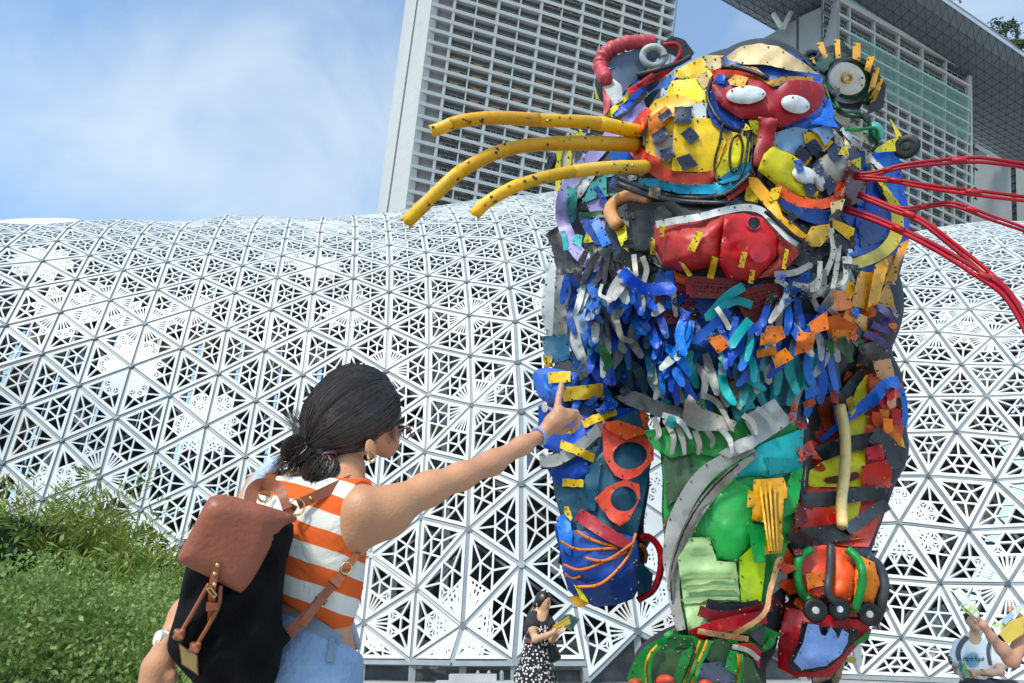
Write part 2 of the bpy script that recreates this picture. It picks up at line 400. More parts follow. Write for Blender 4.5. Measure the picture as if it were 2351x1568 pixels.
LATR='-3,-1,26.20,31.22,21.95;-3,1,27.76,30.15,21.13;-2,-2,24.16,30.90,21.53;-2,0,25.72,29.85,20.73;-2,2,27.21,28.76,19.99;-1,-3,22.16,30.57,21.02;-1,-1,23.71,29.55,20.24;-1,1,25.20,28.47,19.51;-1,3,26.57,27.56,18.79;0,-4,20.25,30.23,20.40;0,-2,21.76,29.26,19.69;0,0,23.23,28.21,18.97;0,2,24.59,27.29,18.25;0,4,26.12,26.24,17.43;1,-5,18.25,30.19,19.61;1,-3,19.89,28.94,19.01;1,-1,21.32,27.94,18.35;1,1,22.65,27.04,17.64;1,3,24.18,26.00,16.83;1,5,25.69,24.96,16.03;2,-6,16.45,30.22,18.62;2,-4,17.94,28.93,18.16;2,-2,19.51,27.67,17.65;2,0,20.77,26.79,16.95;2,2,22.29,25.78,16.16;2,4,23.78,24.74,15.36;2,6,25.26,23.63,14.64;3,-7,14.76,30.33,17.49;3,-5,16.17,28.98,17.11;3,-3,17.59,27.67,16.72;3,-1,18.98,26.53,16.16;3,1,20.44,25.55,15.41;3,3,21.92,24.54,14.63;3,5,23.39,23.44,13.91;4,-6,14.50,29.11,15.92;4,-4,15.85,27.71,15.61;4,-2,17.23,26.36,15.25;4,0,18.60,25.40,14.61;4,2,20.05,24.37,13.86;4,4,21.53,23.28,13.15;4,6,22.98,22.07,12.55;5,-7,12.92,29.34,14.63;5,-5,14.23,27.88,14.36;5,-3,15.55,26.47,14.07;5,-1,16.94,25.28,13.59;5,1,18.16,24.26,13.06;5,3,19.67,23.19,12.33;5,5,21.12,21.96,11.74;6,-6,12.73,28.14,13.00;6,-4,14.00,26.65,12.76;6,-2,15.34,25.21,12.48;6,0,16.53,24.09,12.00;6,2,17.90,23.20,11.37;6,4,19.29,21.94,10.81;6,6,20.70,20.53,10.47;7,-7,11.31,28.47,11.56;7,-5,12.55,26.95,11.35;7,-3,13.78,25.46,11.13;7,-1,15.02,24.09,10.78;7,1,16.38,23.08,10.22;7,3,17.49,22.03,9.77;7,5,18.95,20.54,9.47;8,-6,11.22,27.31,9.88;8,-4,12.43,25.77,9.67;8,-2,13.65,24.30,9.39;8,0,14.94,23.03,8.98;8,2,16.04,21.84,8.57;8,4,17.42,20.59,8.24;8,6,18.73,19.06,8.13;9,-7,9.96,27.73,8.36;9,-5,11.17,26.16,8.17;9,-3,12.39,24.59,7.95;9,-1,13.68,23.06,7.65;9,1,14.64,21.74,7.31;9,3,15.96,20.77,6.83;9,5,17.31,19.20,6.79;10,-6,10.00,26.63,6.64;10,-4,11.19,25.05,6.45;10,-2,12.34,23.43,6.25;10,0,13.41,21.81,5.88;10,2,14.71,20.69,5.48;10,4,16.05,19.31,5.36;10,6,17.24,17.74,5.35;11,-7,8.88,27.17,5.07;11,-5,10.09,25.59,4.89;11,-3,11.28,23.98,4.70;11,-1,12.45,22.36,4.51;11,1,13.65,20.90,4.04;11,3,14.82,19.43,3.91;11,5,16.00,17.92,3.86;12,-6,9.01,26.19,3.32;12,-4,10.24,24.60,3.13;12,-2,11.49,23.02,2.91;12,0,12.78,21.46,2.61;12,2,13.62,19.77,2.45;12,4,14.78,18.20,2.34;12,6,15.93,16.62,2.33;13,-7,7.95,26.82,1.75;13,-5,9.18,25.24,1.56;13,-3,10.40,23.66,1.36;13,-1,11.58,22.06,1.12;13,1,12.63,20.39,0.90;13,3,13.64,18.67,0.79;13,5,14.74,17.01,0.76;14,-6,8.12,25.90,-0.01;14,-4,9.32,24.31,-0.20;14,-2,10.47,22.69,-0.40;14,0,11.55,21.02,-0.62;14,2,12.56,19.26,-0.77;14,4,13.61,17.50,-0.82;14,6,14.68,15.77,-0.79'



def lattice(txt):
    d = {}
    for q in txt.split(';'):
        c, k, x, y, z = q.split(',')
        d[(int(c), int(k))] = np.array([float(x), float(y), float(z)])
    return d


pav = thing('lattice_pavilion', 'low curved building wrapped in white perforated triangular lattice panels', 'building', (0, 22, 0))
PANELS = []
RIBS, HUBS, TRUSS, SHELL = MB(), MB(), MB(), MB()


def cells(A, B, Cc, dens):
    """planar subdivision of a triangle: list of (polygon, edge insets); dens = density at each corner"""
    P = [A, B, Cc]
    out = []
    mid = [(P[(i + 1) % 3] + P[(i + 2) % 3]) / 2 for i in range(3)]      # midpoint opposite corner i
    m2 = [(mid[(i + 1) % 3] + mid[(i + 2) % 3]) / 2 for i in range(3)]
    fr, br = .100, .0275
    for i in range(3):
        j, k = (i + 1) % 3, (i + 2) % 3
        d = dens[i]
        # corner triangle P[i], mid[k], mid[j]; spoke P[i] -> m2[i]
        for side, (a, b) in enumerate(((mid[k], m2[i]), (m2[i], mid[j]))):
            tri = [P[i], a, b] if side == 0 else [P[i], a, b]
            outer0 = fr if side == 0 else br
            outer2 = br if side == 0 else fr
            if d < .56:
                out.append((tri, (outer0, br, outer2), 1.0))
            elif d < .80:
                n = 3
                for q in range(n):
                    e0 = a + (b - a) * q / n
                    e1 = a + (b - a) * (q + 1) / n
                    s0 = P[i] * .62 + e0 * .38
                    s1 = P[i] * .62 + e1 * .38
                    w0 = (outer0 if q == 0 else .022)
                    w2 = (outer2 if q == n - 1 else .022)
                    fan = [s0, e0, e1, s1]
                    out.append((fan, (w0, .05, w2, .02), 1.0))
                    out.append(([P[i], s0, s1], None, 0))
            elif d < .93:
                n = 3
                ks = [.0, .45, .68, .86, 1.0]
                for q in range(n):
                    e0 = a + (b - a) * q / n
                    e1 = a + (b - a) * (q + 1) / n
                    for z in range(4):
                        t0, t1 = ks[z], ks[z + 1]
                        if z == 0:
                            out.append(([P[i], P[i] + (e0 - P[i]) * t1, P[i] + (e1 - P[i]) * t1], None, 0))
                            continue
                        quad = [P[i] + (e0 - P[i]) * t0, P[i] + (e0 - P[i]) * t1, P[i] + (e1 - P[i]) * t1, P[i] + (e1 - P[i]) * t0]
                        hit = (q + z) % 2 == 0 and 0 < q + side
                        ins = (outer0 if q == 0 else .03, .035, outer2 if q == n - 1 else .03, .035)
                        out.append((quad, ins if (hit or z == 3) else None, 1.0 if (hit or z == 3) else 0))
            else:
                out.append((tri, None, 0))
    dm = sum(dens) / 3
    # three small triangles of the middle
    for i in range(3):
        j, k = (i + 1) % 3, (i + 2) % 3
        tri = [mid[i], m2[k], m2[j]]
        dd = (dens[j] + dens[k]) / 2
        if dd < .5:
            out.append((tri, (br, br, br), 1.0))
        elif dd < .9:
            c = sum(tri) / 3
            for q in range(3):
                out.append(([c, tri[q], tri[(q + 1) % 3]], (.02, .045, .02), 1.0))
        else:
            out.append((tri, None, 0))
    if dm < .5:
        out.append((m2, (br, br, br), 1.0))
    elif dm < .88:
        c = sum(m2) / 3
        for q in range(3):
            out.append(([c, m2[q], m2[(q + 1) % 3]], (.02, .05, .02), 1.0))
    else:
        out.append((m2, None, 0))
    return out


def inset(poly, ins):
    """inset a convex planar polygon by per-edge distances, edge q runs poly[q] -> poly[q+1]"""
    n = len(poly)
    nrm = np.cross(poly[1] - poly[0], poly[2] - poly[0])
    nrm /= np.linalg.norm(nrm) + 1e-12
    L = []
    for q in range(n):
        e = poly[(q + 1) % n] - poly[q]
        e = e / (np.linalg.norm(e) + 1e-12)
        m = np.cross(nrm, e)
        L.append((poly[q] + m * ins[q], e, m))
    out = []
    for q in range(n):
        p0, e0, m0 = L[q - 1]
        p1, e1, m1 = L[q]
        den = e0 @ m1
        if abs(den) < 1e-6:
            return None
        t = ((p1 - p0) @ m1) / den
        out.append(p0 + e0 * t)
    # must stay inside and keep orientation
    a = np.zeros(3)
    for q in range(1, n - 1):
        a += np.cross(out[q] - out[0], out[q + 1] - out[0])
    if a @ nrm <= 2e-4:
        return None
    for q in range(n):
        for (p0, e, m) in L:
            if (out[q] - p0) @ m < -1e-4:
                return None
    return out


def make_panel(A, B, Cc, dens, nrm, solid=False):
    cen = (A + B + Cc) / 3
    gap = .055
    T = inset([A, B, Cc], (gap, gap, gap))
    if T is None:
        return None
    out = .10
    T = [p + nrm * out for p in T]
    th = .06
    mb = MB()
    if solid:
        cl = [(T, None, 0)]
    else:
        cl = cells(*T, dens)
    for poly, ins, on in cl:
        h = inset(poly, ins) if ins is not None else None
        if h is None:
            mb.add(poly, [tuple(range(len(poly)))])
            continue
        n = len(poly)
        v = list(poly) + list(h) + [p - nrm * th for p in h]
        f = []
        for q in range(n):
            r = (q + 1) % n
            f.append((q, r, n + r, n + q))
            f.append((n + q, n + r, 2 * n + r, 2 * n + q))
        mb.add(v, f)
    v = list(T) + [p - nrm * th for p in T]
    mb.add(v, [(1, 0, 3, 4), (2, 1, 4, 5), (0, 2, 5, 3)])
    return mb


def build_lattice(D, right):
    dens = {}
    r2 = np.random.default_rng(21 + right)
    for n in D:
        dens[n] = r2.random()
    sm = {}
    for n in D:
        x, y, z = proj(D[n])
        base = .04 + .84 * dens[n] ** 2.0
        if not right:
            base += .10 * min(1, max(0, (900 - x) / 900)) * (1 if y > 560 else 0)
            if n[0] in (15, 16) and y > 700:
                base = .55 + .44 * dens[n]
            if y > 1330:
                base += .18
            if y < 470:
                base *= .72
        else:
            base = base * .75 + (.2 if y > 1050 else 0)
        sm[n] = min(.99, base)
    edges = set()
    for (c, k) in D:
        tris = []
        if (c, k + 2) in D and (c + 1, k + 1) in D:
            tris.append(((c, k), (c, k + 2), (c + 1, k + 1)))
        if (c + 1, k - 1) in D and (c + 1, k + 1) in D:
            tris.append(((c, k), (c + 1, k + 1), (c + 1, k - 1)))
        for t in tris:
            A, B, Cc = (D[q] for q in t)
            n = np.cross(B - A, Cc - A)
            n /= np.linalg.norm(n)
            cen = (A + B + Cc) / 3
            if (n @ (cen - np.array([cen[0] * .6, 45, -4]))) < 0:
                n = -n
                t = (t[0], t[2], t[1])
                B, Cc = Cc, B
            low = right or c >= 14
            if max(A[2], B[2], Cc[2]) < (.5 if low else 1.3):
                continue
            A, B, Cc = (np.array([q[0], q[1], max(q[2], .08 if low else .55)]) for q in (A, B, Cc))
            if np.linalg.norm(np.cross(B - A, Cc - A)) < (.2 if low else .9):
                continue
            px, py, z = proj(cen)
            if not (-260 < px < 2700):
                continue
            PANELS.append((A, B, Cc, [sm[q] for q in t], n, (px, py, z)))
            for a, b in ((t[0], t[1]), (t[1], t[2]), (t[2], t[0])):
                edges.add((min(a, b), max(a, b)))
            ins = [q - n * 1.5 for q in (A, B, Cc)]
            SHELL.add(ins, [(0, 1, 2)])
    cenp = np.array([0, 45, -4.])
    for a, b in edges:
        p, q = (np.array([k_[0], k_[1], max(k_[2], .06 if right or a[0] >= 14 else .5)]) for k_ in (D[a], D[b]))
        if np.linalg.norm(p - q) < .6:
            continue
        up = (p + q) / 2 - np.array([(p + q)[0] * .3, 45, -4.])
        up /= np.linalg.norm(up)
        RIBS.bar(p - up * .02, q - up * .02, .14, .16, up)
        if r2.random() < .8:
            TRUSS.bar(p - up * .85, q - up * .85, .07, .07, up)
        if r2.random() < .25:
            TRUSS.bar(p - up * .1, q - up * .9, .06, .06, up + [.1, 0, 0])
    for n in {q for e in edges for q in e}:
        p = D[n]
        if p[2] < (.1 if right or n[0] >= 14 else .5):
            continue
        up = p - np.array([p[0] * .6, 45, -4.])
        up /= np.linalg.norm(up)
        u = np.cross(up, [0, 0, 1.])
        u /= np.linalg.norm(u)
        w = np.cross(up, u)
        top = [p + up * .085 + (.12) * (math.cos(a) * u + math.sin(a) * w) for a in np.arange(6) * math.pi / 3]
        bot = [q - up * .2 for q in top]
        HUBS.add(top + bot, [tuple(range(6))] + [(i, (i + 1) % 6, 6 + (i + 1) % 6, 6 + i) for i in range(6)], 0 if r2.random() < .2 else 1)
    return edges


DL, DR = lattice(LATL), lattice(LATR)
build_lattice(DL, 0)
build_lattice(DR, 1)
# the 300 panels that show largest are parts of their own
def tri_area(P):
    a, b, c = (proj(q) for q in P[:3])
    inside = 0 < P[5][0] < 2351 and 380 < P[5][1] < 1568
    hidden = 1290 < P[5][0] < 2040 and 480 < P[5][1] < 1000
    return abs((b[0] - a[0]) * (c[1] - a[1]) - (c[0] - a[0]) * (b[1] - a[1])) * (1 if inside and not hidden else .02)


PANELS.sort(key=tri_area, reverse=True)
rest = MB()
prng = random.Random(5)
for i, (A, B, Cc, dn, n, pp) in enumerate(PANELS):
    mb = make_panel(A, B, Cc, dn, n, solid=min(dn) > .97)
    if mb is None:
        continue
    if i < 298:
        m = M_cream if prng.random() < .12 else M_white
        mb.obj('lattice_panel', m, pav)
    else:
        rest.add(mb.v, mb.f)
rest.obj('lattice_panels', M_white, pav, kind='stuff')
RIBS.obj('steel_ribs', M_rib, pav, kind='stuff')
HUBS.obj('node_plates', [M_rib, M_hub], pav, kind='stuff')
TRUSS.obj('inner_truss', M_truss, pav, kind='stuff')
SHELL.obj('glazing', M_shell, pav, kind='stuff')
# pale blinds and clutter behind parts of the lattice
bl = MB()
for i in range(34):
    A, B, Cc, dn, n, pp = PANELS[prng.randrange(0, 260)]
    c = (A + B + Cc) / 3 - n * prng.uniform(1.0, 1.4)
    u = (B - A) / 2 * prng.uniform(.5, 1.1)
    w = np.cross(n, u)
    w = w / np.linalg.norm(w) * prng.uniform(.2, .8)
    bl.box(c, u, w, n * .05)
bl.obj('inner_blinds', M_blind, pav, kind='stuff')
# posts carrying the lattice, and a low plinth wall behind them
for c in range(0, 19):
    ks = sorted(k for (cc, k) in DL if cc == c)
    p = min((DL[(c, k)] for k in ks), key=lambda z: abs(z[2] - .6))
    b_ = MB()
    b_.bar((p[0], p[1] + .12, 1.2), (p[0], p[1] + .12, 0), .2, .2, (0, 1, 0))
    b_.obj('steel_post', M_rib, pav)
for p in DR.values():
    if p[2] < 1.2 and p[0] < 10.5:
        b_ = MB()
        b_.bar((p[0], p[1] + .12, 1.3), (p[0], p[1] + .12, 0), .2, .2, (0, 1, 0))
        b_.obj('steel_post', M_rib, pav)
for D in (DL,):
    bot = [min((D[(c, k)] for (cc, k) in D if cc == c), key=lambda z: abs(z[2] - .6)) for c in range(-1, 19)]
    for p, q in zip(bot[:-1], bot[1:]):
        b_ = MB()
        b_.box((p[0], p[1] + .9, 0), (q[0] - p[0], q[1] - p[1], 0), (0, .3, 0), (0, 0, 1.1))
        b_.obj('plinth_wall', M_hub, pav)
# the glazed link between the two swells of the lattice
le = sorted([p for (c, k), p in DL.items() if c == 18 and k > -7], key=lambda p: p[2])
re_ = sorted([p for (r, k), p in DR.items() if k in (-6, -7)], key=lambda p: p[2])
mb = MB()
zz = np.linspace(0, 21, 15)
fi = lambda L, z: np.array([np.interp(z, [p[2] for p in L], [p[q] for p in L]) for q in (0, 1)] + [z])
for i in range(14):
    q = [fi(le, zz[i]), fi(re_, zz[i]), fi(re_, zz[i + 1]), fi(le, zz[i + 1])]
    q = [p + [0, 1.2, 0] for p in q]
    mb.add(q, [(0, 1, 2, 3)], 0)
    mb.bar(q[0] - [0, .1, 0], q[1] - [0, .1, 0], .12, .12, (0, 0, 1), 1)
mb.obj('link_glazing', [M_shell, M_rib], pav)

# low concrete barrier with bolts in front of the pavilion
kb = thing('concrete_barrier', 'low pale concrete barrier at the foot of the lattice wall beside the pointing woman', 'barrier', W(1090, 1552, 17.5) * [1, 1, 0])
x0, x1 = W(1000, 1552, 17.5), W(1185, 1552, 17.5)
mb = MB()
mb.box((x0[0], 17.5, 0), (x1[0] - x0[0], 0, 0), (0, .5, 0), (0, 0, .2))
mb.box((x0[0] + .3, 17.56, .2), (1.1, 0, 0), (0, .35, 0), (0, 0, .14))
mb.obj('barrier_block', M_kerbc, kb)
for u in (.52, .66, .82):
    b = MB()
    p = x0 + (x1 - x0) * u
    b.tube([(p[0], 17.7, .2), (p[0], 17.7, .36), (p[0], 17.7, .42)], [.05, .05, .02], 8)
    b.obj('bolt', M_rib, kb)

# pale roof rim rising behind the lattice at the far left
rm = []
for x, yt, yb in ((-60, 508, 530), (0, 505, 524), (60, 501, 517), (120, 500, 514), (170, 502, 512), (192, 507, 511)):
    rm.append((W(x, yt, 36), W(x, yb, 34.5)))
v, f = [], []
for i, (a, b) in enumerate(rm):
    v += [a, b, b + [0, 3, 0], a + [0, 3, 0]]
    if i:
        for q in range(4):
            f.append((4 * i - 4 + q, 4 * i - 4 + (q + 1) % 4, 4 * i + (q + 1) % 4, 4 * i + q))
f += [(0, 1, 2, 3), (len(v) - 1, len(v) - 2, len(v) - 3, len(v) - 4)]
mk('roof_rim', v, f, mat('rim_metal', (.60, .61, .61), .5, .05, .4), pav, smooth=False)

# ------------------------------------------------------------------ hotel towers
M_dkglass = mat('balcony_glass', (.03, .035, .035), .12, .4, .3)
M_green = mat('balcony_plants', (.05, .075, .03), .9, .5, .6)
M_gglass = mat('green_glass', (.30, .50, .46), .15, .15, .4)
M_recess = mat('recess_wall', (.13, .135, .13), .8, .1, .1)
M_blankw = mat('blank_bay_wall', (.36, .35, .37), .8, .06, .2)
M_orange = mat('curtain_orange', (.50, .24, .12), .8, .15, .5)
M_frame = mat('window_frame', (.42, .43, .43), .5, .08, .5)
M_groove = mat('dark_groove', (.05, .065, .085), .25, .3, .3)


class Grid:
    """tower front as O + s*a + t*b, n = outward normal"""
    def __init__(s, O, a, b):
        s.O, s.a, s.b = (np.array(q, float) for q in (O, a, b))
        n = np.cross(s.a, s.b)
        n /= np.linalg.norm(n)
        if n @ (s.O - CAM) > 0:
            n = -n
        s.n = n

    def __call__(s, u, t, d=0.):
        return s.O + u * s.a + t * s.b + d * s.n


def copies(o, root, spots, base, every=None):
    """copies of part o (already in place at base) shifted by the vectors in spots"""
    for d in spots:
        c = o.copy()
        COL.objects.link(c)
        c.parent = root
        c.location = Vector(np.array(o.location) + d)
        for ch in o.children:
            e = ch.copy()
            COL.objects.link(e)
            e.parent = c


def balcony(G, root, w, depth, variant, rail=False):
    """one balcony bay at grid origin cell: floor planter, back wall, window (sub-part)"""
    a, b, n = G.a * w, G.b, -G.n
    o = G.O
    mb = MB()
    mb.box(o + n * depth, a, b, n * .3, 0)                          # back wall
    if variant == 'plants':
        r_ = random.Random(3)
        for i in range(9):
            u = i / 9
            mb.box(o + a * u + b * (.93 - .1 * r_.random()) + n * .25, a * .13, b * (.14), n * .5, 1)
    else:
        mb.box(o + b * .80 + n * .35 + a * .02, a * .96, b * .025, n * .05, 2)
        for i in range(7):
            mb.box(o + b * .80 + n * .36 + a * (.03 + i * .15), a * .012, b * .17, n * .03, 2)
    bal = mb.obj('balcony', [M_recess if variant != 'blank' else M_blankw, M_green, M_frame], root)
    if variant == 'blank':
        return bal
    wb = MB()
    p = o + n * (depth - .12)
    wb.box(p + a * .07 + b * .36, a * .82, b * .62, n * .1, 0)
    for u in (.05, .36, .62, .89):
        wb.box(p + a * u + b * .34 - n * .06, a * .022, b * .66, n * .1, 1)
    wb.box(p + a * .05 + b * .32 - n * .06, a * .86, b * .04, n * .1, 1)
    if variant == 'plants':
        wb.box(p + a * .08 + b * .38 - n * .03, a * .2, b * .58, n * .02, 3)
    if variant == 'orange':
        wb.box(p + a * .22 + b * .36 - n * .2, a * .42, b * .22, n * .12, 2)
    wb.obj('window', [M_dkglass, M_frame, M_orange, M_blankw], bal)
    return bal


def tower_grid(G, root, s_list, t0, t1, slab_h, fin_list, depth, fin_w):
    """floor slabs and dividing fins"""
    n = -G.n
    s0, s1 = s_list
    for t in range(t0, t1 + 1):
        mb = MB()
        o = G(s0, t)
        mb.box(o, G.a * (s1 - s0), -G.b * slab_h, n * (depth + .3), 0)
        mb.obj('floor_slab', M_conc, root)
    for s, w in fin_list:
        mb = MB()
        la = np.linalg.norm(G.a)
        mb.box(G(s, t0) + n * .12 - G.a * (w / 2 / la), G.a * (w / la), G.b * (t1 - t0), n * depth, 0)
        mb.obj('dividing_fin', M_conc, root)


TL = Grid((-20.876, 126.883, 153.481), (5.5997, 1.7051, -.4020), (-.3983, 1.2286, -3.0367))
tw = thing('hotel_tower', 'tall pale grey hotel tower with rows of balconies behind the yellow whiskers', 'tower', TL(5, 38), 'hotel towers')
T0, T1 = -9, 19
tower_grid(TL, tw, (0, 11.62), T0, T1, .27, [(s, .75 if s % 2 else .34) for s in range(1, 12)], 2.0, 0)
# balconies
r3 = random.Random(11)
proto = {}
spots = {'blank': [], 'plants': [], 'plain': [], 'orange': []}
for t in range(T0, T1):
    for s in range(0, 11):
        if s == 0:
            k = 'blank'
        elif t >= 9 or (t < -1 and s > 4):
            k = 'plants'
        elif 2 <= t <= 6 and r3.random() < (.72 if t in (3, 4, 5) else .3) and s < 9:
            k = 'orange'
        else:
            k = 'plain'
        spots[k].append(s * TL.a + t * TL.b)
n_left = 0
for k in ('blank', 'plain', 'plants', 'orange'):
    o = balcony(TL, tw, 1.0, 1.9, k)
    first = np.array(o.location)
    sp = spots[k]
    o.location = Vector(first + sp[0])
    copies(o, tw, [d - sp[0] for d in sp[1:]], None)
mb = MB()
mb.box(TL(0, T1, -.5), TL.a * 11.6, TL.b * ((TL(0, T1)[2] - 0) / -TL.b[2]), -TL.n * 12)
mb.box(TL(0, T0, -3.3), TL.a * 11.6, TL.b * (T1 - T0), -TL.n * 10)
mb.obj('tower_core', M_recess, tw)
# end wall: two blank panels with a groove, running back from the left edge of the grid
def end_wall(root, x_top, x_bot, y_top, y_bot, G, s_edge, groove, m_panel, top_fn=None, depth_k=1.06, thick=3.):
    pass


wallm = panel_wall('tower_wall_panels', (.50, .495, .48), (.35, .2, .9), 3.0, .93)


def wall_strip(name, quad, m, root, thick=1.0):
    """slab with front face quad (4 world points, top-left, top-right, bottom-right, bottom-left)"""
    q = [np.asarray(p, float) for p in quad]
    n = np.cross(q[1] - q[0], q[3] - q[0])
    n /= np.linalg.norm(n)
    if n @ (q[0] - CAM) > 0:
        n = -n
    v = q + [p - n * thick for p in q]
    return mk(name, v, [(0, 1, 2, 3), (7, 6, 5, 4), (0, 4, 5, 1), (1, 5, 6, 2), (2, 6, 7, 3), (3, 7, 4, 0)], m, root)


def edge_pts(xa, ya, xb, yb, ts, k, G, s):
    """points on the picture line (xa,ya)-(xb,yb) at k times the depth of the grid edge s at rows ts"""
    out = []
    for t in ts:
        x, y, z = proj(G(s, t))
        xx = xa + (xb - xa) * (y - ya) / (yb - ya)
        out.append(Wd(xx, y, z * k))
    return out


e0 = edge_pts(964.6, 0, 864.5, 492, (T0, T1), 1.003, TL, 0)      # grid corner strip (front pilaster)
e0 = [TL(-.03, T0, .05), TL(-.03, T1, .05)]
e1 = edge_pts(960.5, 0, 890.6, 490, (T0, T1), 1.035, TL, 0)
e2 = edge_pts(956.7, 0, 886.5, 490, (T0, T1), 1.042, TL, 0)
e3 = edge_pts(931.5, 0, 865.5, 490, (T0, T1), 1.085, TL, 0)
wall_strip('end_wall_panel', [e1[0], e0[0], e0[1], e1[1]], wallm, tw, 2.)
wall_strip('wall_groove', [e2[0] + [0, 1.5, 0], e1[0] + [0, 1.5, 0], e1[1] + [0, 1.5, 0], e2[1] + [0, 1.5, 0]], M_groove, tw, .5)
wall_strip('end_wall_panel', [e3[0], e2[0], e2[1], e3[1]], wallm, tw, 2.)
r0, r1 = TL(11.62, T0, .1), TL(11.62, T1, .1)
wall_strip('corner_pier', [r0, r0 + TL.a * .10 - TL.n * .3, r1 + TL.a * .10 - TL.n * .3, r1], mat('pier_glass', (.30, .34, .38), .3, .1, .2), tw, 3.)

# second tower, right
TR = Grid((104.378, 163.892, 170.804), (4.5861, 1.7386, -1.0455), (.1734, 1.6882, -2.8302))
t2 = thing('hotel_tower', 'hotel tower partly draped in green netting under the sky deck', 'tower', TR(6, 50), 'hotel towers')


def rows_r(root, tlist, s0, fins, s1, h):
    n = -TR.n
    for t in tlist:
        mb = MB()
        mb.box(TR(s0, t), TR.a * (s1 - s0), -TR.b * h, n * 3.4, 0)
        mb.obj('floor_slab', M_conc, root)


upper = [-6, -4.75, -3.5, -2.25, -1.0]
lower = [q * 1. for q in range(0, 15)]
rows_r(t2, upper, 0, None, 11.12, .24)
for t in lower:
    n = -TR.n
    mb = MB()
    s1 = 11.12 + .05 * t + .25
    mb.box(TR(0, t), TR.a * (s1), -TR.b * .24, n * 3.4, 0)
    mb.obj('floor_slab', M_conc, t2)
for s in (0.05, 1, 3, 5, 7, 9, 11):
    mb = MB()
    mb.box(TR(s - .05, -6) - TR.n * .12, TR.a * .09, TR.b * 6, -TR.n * 3, 0)
    mb.obj('dividing_fin', M_conc, t2)
for s in range(0, 12):
    mb = MB()
    mb.box(TR(s - .05, 0) - TR.n * .12, TR.a * .09, TR.b * 14, -TR.n * 3, 0)
    mb.obj('dividing_fin', M_conc, t2)
GU = Grid(TR.O, TR.a, TR.b * 1.25)
ou = balcony(GU, t2, 2.0, 1.7, 'plain')
first = np.array(ou.location)
spu = [TR.a * s + TR.b * t for t in upper for s in (1, 3, 5, 7, 9)] + [TR.a * -1 + TR.b * t for t in upper]
ou.location = Vector(first + spu[0])
copies(ou, t2, [d - spu[0] for d in spu[1:]], None)
for var, pick in (('plain', 0), ('orange', 1), ('plants', 2)):
    ol = balcony(TR, t2, 1.0, 1.6, var)
    first = np.array(ol.location)
    rr = random.Random(4)
    spl = []
    for t in range(0, 14):
        for s in range(0, 12):
            q = rr.random()
            k = 1 if q < .06 else (2 if q < .4 else 0)
            if k == pick:
                spl.append(TR.a * s + TR.b * t)
    ol.location = Vector(first + spl[0])
    copies(ol, t2, [d - spl[0] for d in spl[1:]], None)
mb = MB()
mb.box(TR(0, 14, -.5), TR.a * 11.8, TR.b * (TR(0, 14)[2] / -TR.b[2]), -TR.n * 12)
mb.box(TR(0.1, -6, -3.4), TR.a * 11, TR.b * 20, -TR.n * 10)
mb.obj('tower_core', M_recess, t2)
# right edge pier, leaning out lower down
wall_strip('corner_pier', [TR(11.02, -6.2, .06), TR(11.16, -6.2, .06), TR(11.85, 14, .06), TR(11.68, 14, .06)], M_conc, t2, 1.)
# roof parapet and glass rail
mb = MB()
mb.box(TR(0, -6.0) + TR.n * .3, TR.a * 11.15, -TR.b * .45, -TR.n * 4, 0)
mb.obj('roof_parapet', M_conc, t2)
for i in range(21):
    mb = MB()
    mb.box(TR(.4 + i * .46, -6.47), TR.a * .445, -TR.b * .62, -TR.n * .08, 0)
    mb.obj('glass_balustrade', M_gglass, t2)
# green netting hung in front of the upper rows: bands of cloth with folds
m_net = mat('green_netting', (.27, .45, .38), .8, .3, .12, detail=6)
m_net.node_tree.nodes['Principled BSDF'].inputs['Alpha'].default_value = .45
net_rows = [(1.0, -3.5, -2.25), (1.0, -2.25, -1.0), (3.0, -1.0, .0), (3.0, .0, .75)]
for s0, ta, tb in net_rows:
    s = s0
    while s < 10.9:
        e = min(s + 1.0, 10.95)
        nv, nf = [], []
        for i in range(9):
            u = i / 8
            off = .35 + .18 * math.sin(u * 9 + s * 3) + .1 * random.random()
            nv += [TR(s + (e - s) * u, ta + .02, off), TR(s + (e - s) * u, tb - .02 + (.10 * random.random() if tb == .75 else 0), off + .06)]
            if i:
                nf.append((2 * i - 2, 2 * i, 2 * i + 1, 2 * i - 1))
        mk('netting_sheet', nv, nf, m_net, t2, smooth=True)
        s += 1.0
for t in (-3.5, -2.25, -1.0):
    mb = MB()
    mb.box(TR(1, t + .02, .75), TR.a * 9.95, -TR.b * .12, -TR.n * .1)
    mb.obj('netting_band', mat('green_band', (.35, .62, .52), .7, .1, .2), t2)
# end walls of tower two: sloped top, dark slot
C7 = lambda x, y: ((2380 + x * .4465) * .69269, (y * .4465) * .69269)


def wq(pts, ds):
    return [Wd(*C7(*p), d) for p, d in zip(pts, ds)]


zc = proj(TR(0, -5))[2]
graywall = panel_wall('grey_wall_panels', (.30, .30, .295), (.1, .1, 1.), 3.2, .94)
wall_strip('end_wall_panel', wq([(600, 128), (888, -6), (868, 420), (598, 470)], [zc * 1.05, zc, zc * .99, zc * 1.04]), graywall, t2, 2.)
wall_strip('wall_groove', wq([(576, 150), (606, 132), (606, 470), (576, 480)], [zc * 1.075, zc * 1.07, zc * 1.06, zc * 1.065]), M_groove, t2, 1.)
wall_strip('end_wall_panel', wq([(255, 328), (580, 148), (580, 480), (255, 480)], [zc * 1.12, zc * 1.055, zc * 1.045, zc * 1.11]), graywall, t2, 2.)

# third tower: only its end wall shows at the right edge
CE = lambda x, y: ((2874 + x * .28063) * .69269, (420 + y * .28063) * .69269)


def we(pts, ds):
    return [Wd(*CE(*p), d) for p, d in zip(pts, ds)]


